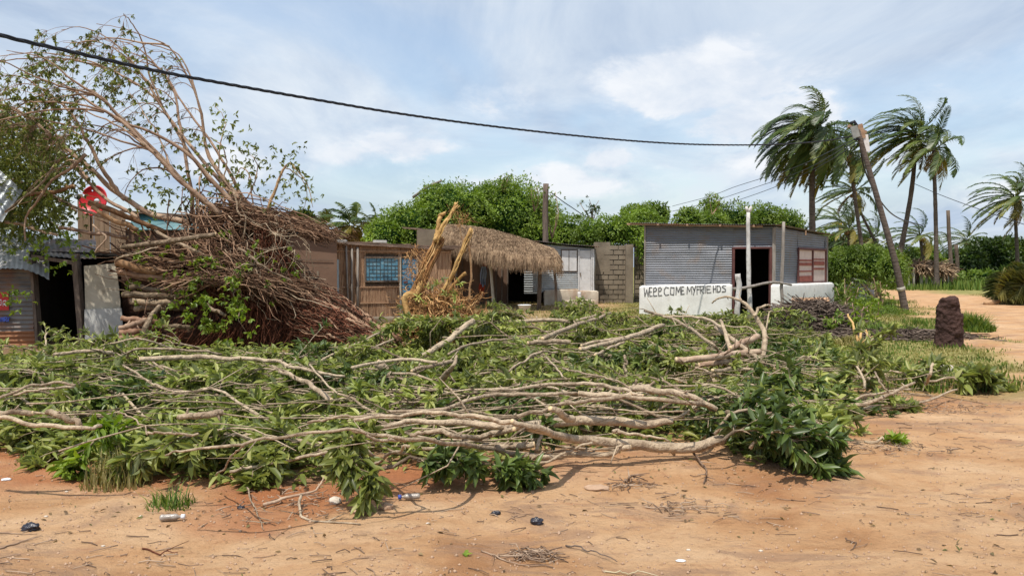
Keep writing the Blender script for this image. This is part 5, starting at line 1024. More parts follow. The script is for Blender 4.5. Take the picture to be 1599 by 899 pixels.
for i, (px, py, d, h, lb) in enumerate([(1330, 492, 24, 1.1, "young leafy weed growing between the white base wall and the brushwood"), (1358, 508, 21, 1.0, "yellow-green weed with bare stalks behind the brushwood heap"), (1375, 478, 27, 1.3, "bare-stalked weed in front of the roadside lean-to"), (1318, 470, 27, 1.0, "leafy weed against the end of the white base wall"), (1345, 520, 18.5, .9, "bright yellow-green sapling standing in the grass by the brushwood heap"), (1300, 520, 18.5, .7, "small leafy shoot beside the brushwood's front")]):
    sprig(px, py + 8, d, lb, 60 + i, h, 44, "leaf_bright" if i in (1, 4) else "leaf_shrub")
bush("weed_patch", "patch of bright weeds on the verge between shop and leaning pole", "weeds", [Bl(1370, 485, 26, 34, 30, 9), Bl(1400, 492, 25, 30, 30, 8), Bl(1335, 475, 27, 30, 30, 10), Bl(1310, 462, 29, 26, 20, 10)], 7000, .09, "leaf_shrub", 70, 0, clump=1.6, wr=.3, partname="leaves")
# ------------------------------------------------------------------ termite mound and brushwood
mb = MB(); c = G(1480, 541); c[2] = 0; nu, nv = 56, 60; V_ = np.linspace(0, 1, nv); T_ = np.linspace(0, 2 * math.pi, nu, endpoint=False); Tm, Vm = np.meshgrid(T_, V_); H = 1.02
prof = np.interp(Vm, [0, .06, .45, .8, .92, 1], [.28, .26, .235, .205, .18, .0]); prof = prof * (1 - .12 * (Vm > .62) * (np.cos(Tm) > .3)); lean = .03 * Vm
x_ = c[0] + lean + prof * np.cos(Tm); y_ = c[1] + prof * np.sin(Tm) * .85; z_ = Vm ** .9 * H; p = np.stack([x_, y_, z_], -1); nrml = np.stack([np.cos(Tm), np.sin(Tm), Tm * 0], -1)
p += nrml * ((fbm(p, 7.0, 4) - .5) * .12 * (Vm < .985) + (fbm(p, 22, 2) - .5) * .035)[..., None]; p[..., 2] += (fbm(p, 9, 2) - .5) * .09 * (Vm > .8); idx = np.arange(nu * nv).reshape(nv, nu)
mb.add(p.reshape(-1, 3), f4=np.stack([idx[:-1], np.roll(idx[:-1], -1, 1), np.roll(idx[1:], -1, 1), idx[1:]], -1).reshape(-1, 4)); solo("termite_mound", mb, M["termite"], "dark brown upright crusty mound standing alone on the grass", "termite mound", loc=c)
rng = np.random.default_rng(77)
def brush_pile(name, label, cx, cy, d, wx, wy, hz_, n, mat, tl=(.3, 1.0), flat=False, rr_=.008):
    c = P(cx, cy, d); c[2] = 0; t = MB(); u = rng.normal(size=(n, 2)) * .45; u = np.clip(u, -1.1, 1.1); r2 = np.clip(1 - (u ** 2).sum(1), 0, 1); h = hz_ * np.sqrt(r2) * rng.random(n) ** .6 + .02
    m_ = np.stack([c[0] + u[:, 0] * wx, c[1] + u[:, 1] * wy, h], 1); a = rng.normal(size=n) * .55 + (rng.random(n) < .3) * 1.5; dd = np.stack([np.cos(a), np.sin(a) * .8, rng.normal(size=n) * (.12 if flat else .28)], 1); l = rng.uniform(*tl, n)[:, None]
    p0 = m_ - dd * l / 2; p2 = m_ + dd * l / 2; p1 = m_ + rng.normal(size=(n, 3)) * .05; pts = np.stack([p0, p1, p2], 1); pts[..., 2] = np.maximum(pts[..., 2], .012); tubes(t, pts, rng.uniform(.6, 1.7, (n, 1)) * rr_ * np.array([[1.1, 1, .7]]), 4, rnd=rng.random(n), caps=True)
    return t, c
t, c = brush_pile("", "", 1268, 512, 19.6, 1.15, .9, .62, 3400, "brushwood"); bp_ = thing("brushwood_heap", "dark heap of dry brushwood stacked against the white base wall", "brushwood heap", c); o = obj("sticks", t, M["brushwood"], bp_); o["kind"] = "stuff"
mb = MB(); blob(mb, c + [0, .1, .12], (1.0, .75, .38), noise=.3, seed=3); obj("packed_core", mb, M["thatch_under"], bp_)
mb = MB(); rr = np.random.default_rng(2); q0, q1 = P(1236, 489, 20.6), P(1294, 487, 20.9); n = 420; u = rr.random((n, 1)); p0 = q0 * (1 - u) + q1 * u; p0[:, 2] = .70 + .05 * rr.random(n); p1 = p0 + np.stack([rr.normal(size=n) * .03, -.25 + .1 * rr.random(n), -.42 - .1 * rr.random(n)], 1); tubes(mb, np.stack([p0, p1], 1), np.full((n, 2), .008), 4); obj("reed_mat", mb, M["reed"], bp_)
t, c = brush_pile("", "", 1400, 528, 17.2, 1.7, .9, .10, 1100, "dry_twig", (.3, .9), True); tag(obj("dead_twigs", t, M["brushwood"], None, loc=c), kind="stuff")
# ------------------------------------------------------------------ the uprooted tree
ft = thing("uprooted_tree", "huge uprooted tree lying across the brown house, its crown bent over the tin stall", "tree", P(590, 540, 14.2))
rng = np.random.default_rng(12)
cl = spline(np.array([P(625, 541, 13.9), P(585, 533, 14.1), P(540, 515, 14.4), (P(485, 495, 14.9)), P(430, 468, 15.4), P(375, 440, 15.8), P(325, 438, 16.0), P(270, 455, 16.0), P(200, 462, 16.0)]), 60)
RV = np.interp(np.linspace(0, 1, 60), [0, .1, .25, .375, .5, .625, .75, .875, 1], [.10, .20, .38, .58, .84, 1.02, 1.0, .95, .85])
RD = RV * np.interp(np.linspace(0, 1, 60), [0, .3, .6, 1], [1.3, 1.1, .75, .6])
tg = nrm(np.gradient(cl, axis=0)); side = nrm(np.cross(tg, [0, 0, 1.])); upv = np.cross(side, tg)
def corept(s, th, k=1.0):              # s in 0..59 (float), th angle
    i = np.clip(s, 0, 58.999); i0 = i.astype(int); f = (i - i0)[..., None]
    g = lambda a: a[i0] * (1 - f) + a[i0 + 1] * f
    rv = RV[i0] * (1 - f[..., 0]) + RV[i0 + 1] * f[..., 0]; rd = RD[i0] * (1 - f[..., 0]) + RD[i0 + 1] * f[..., 0]
    p = g(cl) + g(side) * (np.cos(th) * rd * k)[..., None] + g(upv) * (np.sin(th) * rv * k)[..., None]
    return p
Sg, Tg = np.meshgrid(np.linspace(2, 58.5, 84), np.linspace(0, 2 * math.pi, 40, endpoint=False), indexing='ij'); kk = .78 + .35 * (fbm(np.stack([Sg * .15, np.cos(Tg) * 1.5, np.sin(Tg) * 1.5], -1), 1.6, 3) - .5)
kk = kk * (1 - .42 * np.exp(-((Tg - 3.9) / .7) ** 2) * np.clip((Sg - 12) / 6, 0, 1) * np.clip((38 - Sg) / 6, 0, 1)); p = corept(Sg, Tg, kk); p[..., 2] = np.maximum(p[..., 2], -.1); idx = np.arange(p.shape[0] * 40).reshape(-1, 40); mb = MB(); mb.add(p.reshape(-1, 3), f4=np.stack([idx[:-1], np.roll(idx[:-1], -1, 1), np.roll(idx[1:], -1, 1), idx[1:]], -1).reshape(-1, 4))
tubes(mb, np.array([cl[56], cl[59]]), np.array([.5, .1]), 12)
obj("trunk_core", mb, M["root_core"], ft)  # dark core colour stands in for shade in the hollow and between strands
mb = MB(); blob(mb, P(330, 520, 15.0), (1.7, .5, .42), 30, 16, .35, 2.0, seed=4); blob(mb, P(430, 520, 14.9), (.9, .45, .5), 30, 16, .35, 2.0, seed=5); obj("hollow_shade_clump", mb, M["root_core"], ft)  # dark mass added so the sunlit ground here reads as a shaded hollow
def strands(mb, n, s0r, s1r, rr_, K=22, krange=(.86, 1.10), wander=.03, thr=None, drift=.9, fray=.0, n_side=5, cave=True):
    s0 = rng.uniform(*s0r, n); s1 = rng.uniform(*s1r, n); u = np.linspace(0, 1, K)[None]; s = s0[:, None] + (s1 - s0)[:, None] * u
    th0 = rng.uniform(0, 2 * math.pi, n) if thr is None else rng.uniform(*thr, n); th = th0[:, None] + np.cumsum(rng.normal(size=(n, K)) * .05, 1) * drift + rng.normal(size=(n, 1)) * .25 * u
    k = rng.uniform(*krange, n)[:, None] + np.cumsum(rng.normal(size=(n, K)) * .012, 1) + fray * u ** 2 * rng.random((n, 1))
    if cave: k = k * (1 - .5 * np.exp(-((np.mod(th, 6.283) - 4.0) / .7) ** 2) * np.clip((s - 12) / 6, 0, 1))
    p = corept(s, th, k) + smooth_rand(rng, (n,), K, wander); p[..., 2] = np.maximum(p[..., 2], .0)
    r = rng.uniform(*rr_, n)[:, None] * (1 - .45 * u) * np.ones((n, K)); tubes(mb, p, r, n_side, rnd=rng.random(n), rng=rng); return p
mb = MB(); strands(mb, 60, (0, 3), (9, 20), (.02, .05), krange=(.95, 1.2), n_side=6, cave=False); strands(mb, 200, (0, 5), (10, 24), (.006, .016), krange=(1.0, 1.22), cave=False); strands(mb, 110, (0, 6), (16, 40), (.014, .04), krange=(.8, 1.06), n_side=6); strands(mb, 420, (4, 22), (22, 50), (.006, .018), krange=(.86, 1.08)); strands(mb, 420, (8, 34), (26, 56), (.003, .009), krange=(.9, 1.14), wander=.05); obj("trunk", mb, M["root_brown"], ft)
# reddish fibrous bark running down to the foot and under the belly
mb = MB(); strands(mb, 520, (4, 22), (14, 30), (.004, .013), krange=(1.0, 1.14), thr=(2.2, 4.9), wander=.03); strands(mb, 420, (2, 14), (14, 26), (.005, .016), krange=(1.0, 1.15), thr=(1.3, 4.9), cave=False)
def hang(mb, x0, x1, y0, y1, d0, d1, n, ln, r=.004, lean=-.15, K=8):
    p0 = np.array([P(rng.uniform(x0, x1), rng.uniform(y0, y1), rng.uniform(d0, d1)) for _ in range(n)]); l = rng.uniform(*ln, n)[:, None, None]; u = np.linspace(0, 1, K)[None, :, None]
    d = nrm(np.stack([lean + rng.normal(size=n) * .25, rng.normal(size=n) * .2, -np.ones(n)], 1))[:, None]; p = p0[:, None] + d * l * u + smooth_rand(rng, (n,), K, .03) * u; p[..., 2] = np.maximum(p[..., 2], .02)
    tubes(mb, p, r * rng.uniform(.5, 1.8, (n, 1)) * np.linspace(1, .4, K)[None], 4, rnd=rng.random(n), caps=False)
hang(mb, 325, 430, 430, 448, 14.3, 14.8, 420, (.25, .9)); hang(mb, 398, 445, 352, 385, 14.3, 15.2, 420, (.6, 1.35), .005, .12); hang(mb, 235, 330, 445, 470, 14.6, 15.2, 150, (.2, .6)); hang(mb, 440, 560, 470, 505, 14.2, 14.8, 260, (.2, .6), .004, .3); hang(mb, 380, 430, 460, 490, 14.2, 14.7, 160, (.3, .8), .006, .0); hang(mb, 230, 470, 492, 520, 14.3, 14.7, 420, (.2, .6), .006, -.6)
obj("bark_fibres", mb, M["root_red"], ft)
# curtain of aerial roots under the crown and the torn hood
mb = MB()
def arcs(mb, n, A_, B_, C_, jit, rr_, K=16, wander=.05):
    a_, b_, c_ = [np.array([P(*X_) for _ in range(n)]) + rng.normal(size=(n, 3)) * j_ for X_, j_ in zip((A_, B_, C_), jit)]; u = np.linspace(0, 1, K)[None, :, None]
    p = a_[:, None] * (1 - u) ** 2 + 2 * b_[:, None] * u * (1 - u) + c_[:, None] * u ** 2 + smooth_rand(rng, (n,), K, wander); p[..., 2] = np.maximum(p[..., 2], .02); tubes(mb, p, rng.uniform(*rr_, n)[:, None] * (1 - .5 * u[..., 0]) * np.ones((n, K)), 5, rnd=rng.random(n), rng=rng)
arcs(mb, 160, (345, 342, 15), (438, 336, 14.8), (518, 374, 14.9), ((.2, .3, .2), (.2, .3, .13), (.18, .3, .05)), (.004, .012)); arcs(mb, 70, (360, 338, 15), (415, 344, 14.7), (465, 362, 14.7), ((.15, .25, .35), (.2, .3, .15), (.25, .3, .08)), (.004, .012))
arcs(mb, 25, (345, 340, 15), (470, 328, 14.8), (522, 370, 14.9), ((.2, .3, .2), (.2, .3, .12), (.2, .3, .08)), (.009, .018))
arcs(mb, 200, (325, 345, 15.1), (295, 390, 14.6), (410, 440, 14.4), ((.25, .3, .3), (.4, .3, .25), (.3, .3, .2)), (.004, .014)); arcs(mb, 110, (370, 350, 14.9), (380, 400, 14.5), (430, 455, 14.4), ((.2, .3, .2), (.2, .3, .15), (.2, .3, .15)), (.004, .016))
arcs(mb, 150, (300, 400, 14.7), (375, 395, 14.4), (450, 470, 14.4), ((.4, .3, .2), (.25, .3, .12), (.25, .3, .12)), (.004, .012)); arcs(mb, 80, (230, 400, 15), (310, 385, 14.8), (390, 395, 14.7), ((.4, .3, .12), (.4, .3, .1), (.3, .3, .15)), (.004, .014))
arcs(mb, 150, (290, 445, 14.5), (370, 418, 14.3), (480, 455, 14.4), ((.3, .3, .08), (.3, .3, .08), (.3, .3, .15)), (.004, .014)); arcs(mb, 90, (200, 395, 15), (260, 420, 14.8), (400, 450, 14.8), ((.3, .3, .3), (.4, .3, .3), (.3, .3, .3)), (.006, .02))
obj("aerial_roots", mb, M["root_brown"], ft)
mb = MB(); arcs(mb, 16, (395, 385, 14.4), (400, 420, 14.2), (425, 470, 14.2), ((.35, .1, .2), (.5, .2, .3), (.7, .2, .4)), (.006, .016), wander=.09); arcs(mb, 14, (400, 350, 14.4), (440, 340, 14.3), (455, 440, 14.3), ((.3, .1, .2), (.4, .2, .2), (.4, .2, .4)), (.006, .012), wander=.1); tubes(mb, spline([P(372, 388, 14.1), P(400, 410, 14.0), P(430, 425, 14.0), P(458, 442, 14.0)], 12) + smooth_rand(rng, (), 12, .03), np.linspace(.028, .014, 12), 6); tubes(mb, spline([P(365, 300, 14.5), P(372, 330, 14.4), P(385, 345, 14.3), P(380, 372, 14.3)], 12) + smooth_rand(rng, (), 12, .03), np.linspace(.02, .014, 12), 6); obj("pale_root", mb, M["bark_grey"], ft)
# limbs: photo position, distance, radius in photo pixels
LIMBS = [
 ([(350, 345, 15, 10), (325, 320, 15, 9), (293, 290, 14.8, 8), (252, 245, 14.6, 7), (205, 200, 14.4, 6.5), (173, 167, 14.2, 5.5), (143, 143, 14, 4.5), (110, 123, 13.8, 3.5), (63, 90, 13.5, 2), (10, 78, 13.2, 1)], 1),
 ([(300, 350, 15, 12), (240, 335, 14.9, 10), (190, 305, 14.8, 9), (150, 270, 14.7, 8), (115, 240, 14.6, 7), (57, 193, 14.5, 5), (10, 165, 14.4, 3), (-40, 155, 14.3, 2)], 1),
 ([(195, 312, 14.7, 8), (177, 290, 14.6, 8), (153, 253, 14.5, 7), (133, 213, 14.4, 6), (100, 165, 14.3, 4.5), (67, 140, 14.2, 3.5), (30, 120, 14, 2), (-20, 118, 13.8, 1)], 1),
 ([(385, 325, 15, 10), (360, 293, 15, 9), (330, 250, 15, 7), (320, 215, 15, 5.5), (313, 175, 14.9, 4.5), (300, 135, 14.8, 3.5), (287, 107, 14.7, 3), (263, 73, 14.5, 2.4), (227, 58, 14.2, 1.7), (187, 43, 14, 1.2), (150, 37, 13.8, .8)], .7),
 ([(375, 325, 15.2, 9), (347, 285, 15.3, 7.5), (305, 235, 15.4, 6), (265, 190, 15.5, 5), (233, 135, 15.5, 4), (200, 90, 15.5, 3), (167, 57, 15.4, 2), (127, 44, 15.3, 1.5), (95, 48, 15.2, 1)], .8),
 ([(365, 320, 14.7, 9), (333, 283, 14.6, 7.5), (283, 233, 14.4, 6), (233, 205, 14.2, 5), (187, 190, 14, 4.5), (160, 173, 13.8, 4), (100, 160, 13.6, 3.2), (45, 158, 13.4, 2.5), (0, 156, 13.3, 2), (-50, 170, 13.2, 1)], .9),
 ([(330, 285, 15.6, 6), (293, 233, 15.8, 5), (247, 160, 16, 4), (187, 117, 16, 3.2), (133, 92, 16, 2.5), (67, 84, 16, 2), (0, 88, 16, 1.3), (-40, 100, 16, 1)], .9),
 ([(345, 335, 14.5, 10), (318, 310, 14.4, 9), (290, 290, 14.3, 8), (262, 262, 14.2, 7), (235, 235, 14.1, 6.5), (200, 197, 14, 6), (150, 165, 13.9, 4.5), (100, 130, 13.8, 3)], .6),
 ([(300, 340, 15.3, 8), (297, 290, 15.4, 6.5), (284, 215, 15.5, 5.5), (273, 150, 15.6, 4), (253, 113, 15.6, 3), (215, 75, 15.5, 2), (175, 62, 15.4, 1.2)], .7),
 ([(400, 335, 15, 9), (375, 300, 15.2, 7), (350, 255, 15.4, 5), (318, 205, 15.6, 4), (285, 160, 15.8, 3.4), (255, 115, 16, 2.6), (225, 90, 16, 2), (180, 75, 16, 1.2)], .8),
 ([(215, 340, 15.6, 7), (165, 310, 15.8, 6), (105, 250, 16, 5), (55, 205, 16.2, 4), (0, 180, 16.4, 3), (-60, 175, 16.5, 2)], 1.6),
 ([(180, 345, 15, 6), (110, 320, 15.2, 5), (50, 290, 15.5, 4), (-10, 275, 15.8, 3), (-70, 280, 16, 2)], 1.8),
 ([(140, 280, 15.2, 6), (90, 235, 15.8, 4.5), (35, 225, 16.2, 3.5), (-40, 240, 16.6, 2)], 2.0),
 ([(120, 330, 16, 5), (70, 300, 16.4, 4), (20, 250, 16.8, 3), (-30, 220, 17, 2)], 2.0),
]
twigs = MB(); lf = MB(); lfb = MB()
def crown_branches(limb_pts, rad, dens, t0=.28, per_m=2.4, L0=(.5, 1.5), leafp=.8):
    K = len(limb_pts); seg = np.linalg.norm(np.diff(limb_pts, axis=0), axis=1); Ln = seg.sum(); n = int(Ln * per_m * (1 - t0)); ts = t0 + (1 - t0) * rng.random(n) ** .85; fi = ts * (K - 1); i0 = np.minimum(fi.astype(int), K - 2); f = (fi - i0)[:, None]
    p0 = limb_pts[i0] * (1 - f) + limb_pts[i0 + 1] * f; tgt = nrm(limb_pts[i0 + 1] - limb_pts[i0]); r0 = np.interp(fi, np.arange(K), rad) * .5
    d = nrm(tgt * 1.1 + np.array([-.35, 0, .05]) + rng.normal(size=(n, 3)) * [.35, .55, .38]); l = rng.uniform(*L0, n); KK = 9; pts = np.zeros((n, KK, 3)); pts[:, 0] = p0
    for i in range(1, KK): d = nrm(d + np.array([-.07, 0, -.10 - .05 * i]) * 1.0 + rng.normal(size=(n, 3)) * .10); pts[:, i] = pts[:, i - 1] + d * (l / (KK - 1))[:, None]
    rr_ = np.minimum(r0, .018)[:, None] * np.linspace(1, .3, KK)[None]; tubes(twigs, pts, np.maximum(rr_, .0035), 4, rnd=rng.random(n) * .8, rng=rng)
    # twiglets with leaf clusters
    m = int(n * 17 * dens); j = rng.integers(0, n, m); a_ = rng.integers(3, KK, m); q = pts[j, a_]; d2 = nrm(nrm(pts[j, a_] - pts[j, a_ - 1]) + rng.normal(size=(m, 3)) * .6 + [0, 0, -.35]); l2 = rng.uniform(.12, .38, m); e = q + d2 * l2[:, None]; mid = (q + e) / 2 + [0, 0, .03]
    tubes(twigs, np.stack([q, mid, e], 1), np.full((m, 3), .0035), 3, rnd=rng.random(m) * .5, caps=False)
    dens_n = fbm(e * [1, .4, 1], .85, 3); keep = (dens_n + .18 * rng.random(m) > .505 - .08 * dens * leafp) | (rng.random(m) < .10)
    rosettes(lf, e[keep], d2[keep], rng, (4, 8), (.055, .095), .42, 1.3, .8, base=rng.random(keep.sum()) * .95)
allp = []
for pts_, dens in LIMBS:
    a_ = np.array([P(x_, y_, d_) for x_, y_, d_, _ in pts_]); r_ = np.array([w_ * .44 * d_ / F for _, _, d_, w_ in pts_]); k = 34; c_ = spline(a_, k) + smooth_rand(rng, (), k, .012); rad = np.interp(np.linspace(0, len(pts_) - 1, k), np.arange(len(pts_)), r_)
    mb = MB(); tubes(mb, c_, np.maximum(rad, .006), 8, rnd=.35 + .3 * rng.random(), lump=.08, rng=rng); obj("limb", mb, M["bark"], ft); crown_branches(c_, rad, dens); allp.append((c_, rad))
# many secondary whippy stems following the sweep of the limbs
for _ in range(20):
    c_, rad = allp[rng.integers(0, 11)]; i = rng.integers(11, 24); s = c_[i:].copy(); k = len(s); off = rng.normal(size=3) * [.8, .7, .6]; off[2] = -abs(off[2]); u = np.linspace(0, 1, k)[:, None]; s = s + off * u ** 1.3 + smooth_rand(rng, (), k, .02); r_ = np.linspace(.022, .005, k); tubes(twigs, s, r_, 5, rnd=rng.random(), rng=rng); crown_branches(s, r_, .55, .25, 1.6, (.4, 1.1))
obj("twigs", twigs, M["bark"], ft)
# dense shaded foliage low over the stall + hanging light sprays
for _ in range(620):
    x_, y_ = rng.uniform(-60, 118), rng.uniform(170, 372); 
    if rng.random() > (.35 + .65 * (x_ < 90)) * (.5 + .5 * (y_ > 200)): continue
    q = P(x_, y_, rng.uniform(14.6, 17.2)); n = 8; t_ = q + rng.normal(size=(n, 3)) * [.22, .22, .2]; rosettes(lfb, t_, nrm(rng.normal(size=(n, 3)) + [0, 0, -.5]), rng, (4, 7), (.055, .10), .40, 1.3, .8, base=rng.random(n))
for cx, cy, d_, n, sp in ((325, 445, 13.9, 70, .36), (300, 440, 14.0, 36, .22), (315, 500, 13.7, 110, .36), (290, 435, 14.2, 30, .25), (320, 395, 14.3, 30, .22), (350, 520, 13.6, 40, .3), (240, 405, 14.4, 20, .2), (115, 385, 14.6, 26, .22), (40, 382, 14.6, 18, .15), (22, 460, 14.4, 22, .12), (205, 460, 14.5, 14, .12), (395, 400, 14.2, 16, .14), (430, 440, 14.1, 12, .2), (210, 370, 14.6, 16, .18), (450, 410, 14.3, 10, .1), (100, 400, 14.6, 18, .18)):
    t_ = P(cx, cy, d_) + (rng.normal(size=(7, 3)) * sp * [1, .7, 1])[rng.integers(0, 7, n)] + rng.normal(size=(n, 3)) * .075; lfx = MB() if False else None
    rosettes(lfb if cy < 300 else (bright := globals().setdefault("_bright", MB())), t_, nrm(rng.normal(size=(n, 3)) + [0, -.3, .1]), rng, (4, 7), (.055, .10), .45, 1.2, .4)
# crown on the far side of the break (thin drooping shoots)
for a_ in ([(420, 330, 14.8), (428, 300, 14.8), (434, 280, 14.8), (450, 257, 14.8), (462, 262, 14.8), (480, 290, 14.8), (489, 325, 14.8)], [(434, 285, 14.8), (445, 262, 15), (466, 275, 15.2), (478, 305, 15.2), (470, 330, 15.2)], [(395, 320, 15), (390, 280, 15), (378, 262, 15), (365, 285, 15), (350, 300, 15)], [(380, 320, 15), (400, 280, 15), (398, 250, 15), (385, 240, 15)], [(350, 290, 15), (352, 240, 15), (330, 215, 15), (310, 225, 15)], [(340, 270, 15), (345, 215, 15), (352, 190, 15), (335, 165, 15)]):
    q = spline([P(*z_) for z_ in a_], 22) + smooth_rand(rng, (), 22, .015); mb = MB(); tubes(mb, q, np.linspace(.035 if a_[0][0] == 420 else .016, .004, 22), 6, rnd=.8); obj("shoot", mb, M["bark_orange"] if a_[0][0] == 420 else M["bark"], ft)
    n = 26; j = rng.integers(6, 22, n); t_ = q[j] + rng.normal(size=(n, 3)) * .16; rosettes(lf, t_, nrm(rng.normal(size=(n, 3)) + [0, 0, -.6]), rng, (3, 5), (.07, .11), .42, 1.2, .7)
rosettes(lf, np.array([P(rng.uniform(330, 480), rng.uniform(215, 330), rng.uniform(14.6, 15.4)) for _ in range(90)]), nrm(rng.normal(size=(90, 3))), rng, (2, 5), (.06, .1), .42)
rosettes(lf, np.array([P(rng.uniform(200, 330), rng.uniform(255, 330), rng.uniform(14.6, 15.8)) for _ in range(110)]) , nrm(rng.normal(size=(110, 3))), rng, (3, 6), (.07, .11), .42)
obj("foliage", lf, M["leaf_crown"], ft); f2 = obj("foliage", lfb, M["leaf_crown"], ft); f2["label"] = "dense foliage hanging over the stall"; f3 = obj("foliage", _bright, M["leaf_bright"], ft); f3["label"] = "bright yellow-green shoots"
# ------------------------------------------------------------------ sawn and torn limbs stacked on the trunk's near side
def limb(name, pts, label, mat="bark_grey", cat="branch", k=26, n=10, wob=.012, parent=None, cut=True, grp=None, hmin=True, lump=.06, ends="cut_wood", rnd=None, knots=3, seed=0, side_tw=True):
    """pts: (px,py,d or None, radius px, [h])"""
    rr = np.random.default_rng(int(abs(pts[0][0]) * 7 + abs(pts[0][1]) * 3 + seed)); a_ = []; r_ = []
    for q in pts:
        p_ = P(q[0], q[1], q[2]) if q[2] > 2.6 else G(q[0], q[1], q[2]); a_.append(p_); r_.append(q[3] * .5 * p_[1] / F)
    c_ = spline(a_, k) + smooth_rand(rr, (), k, wob); rad = np.interp(np.linspace(0, len(pts) - 1, k), np.arange(len(pts)), r_); rad *= 1 + .05 * (rr.random(k) - .5)
    if hmin: c_[:, 2] = np.maximum(c_[:, 2], rad * .8)
    t = thing(name, label, cat, c_[len(c_) // 2] * [1, 1, 0], grp); mb = MB(); tubes(mb, c_, rad, n, rnd=rr.random() if rnd is None else rnd, caps=True, lump=lump, rng=rr)
    for _ in range(knots):
        i = rr.integers(2, k - 2); dd = nrm(rr.normal(size=3) + nrm(c_[i + 1] - c_[i - 1]) * .8 + [0, 0, .3]); tubes(mb, np.array([c_[i], c_[i] + dd * rad[i] * 1.4, c_[i] + dd * (rad[i] * 1.9 + .02)]), np.array([rad[i] * .55, rad[i] * .4, rad[i] * .28]), 7, rnd=.5)
    Lg = np.linalg.norm(c_[-1] - c_[0]); ns = int(min(9, Lg * 1.6)) if side_tw else 0
    for _ in range(ns):
        i = rr.integers(3, k - 2); tg_ = nrm(c_[i + 1] - c_[i - 1]) * (1 if c_[-1][0] < c_[0][0] else -1) * (1 if rad[0] > rad[-1] else 1); e = nrm(tg_ * .9 + rr.normal(size=3) * [.5, .5, .35]); l_ = rr.uniform(.12, .6); r_ = min(rad[i] * .45, .012); tubes(mb, np.array([c_[i], c_[i] + e * l_ * .5, c_[i] + nrm(e + rr.normal(size=3) * .3) * l_]) * [1, 1, 1], np.array([r_, r_ * .7, r_ * .35]), 5, rnd=rr.random(), rng=rr)
    mb.v = [np.column_stack([v_[:, :2], np.maximum(v_[:, 2], .004)]) for v_ in mb.v] if hmin else mb.v
    obj("stem", mb, M[mat], t)
    if cut:
        for e, f in ((0, 1), (-1, -2)):
            if rad[e] < .016: continue
            mb = MB(); dd = nrm(c_[e] - c_[f]); tubes(mb, np.array([c_[e] - dd * .004, c_[e] + dd * .004]), np.full(2, rad[e] * .93), n); obj("cut_face", mb, M[ends], t)
    return t, c_, rad
SG = "sawn limbs heaped beside the uprooted trunk"
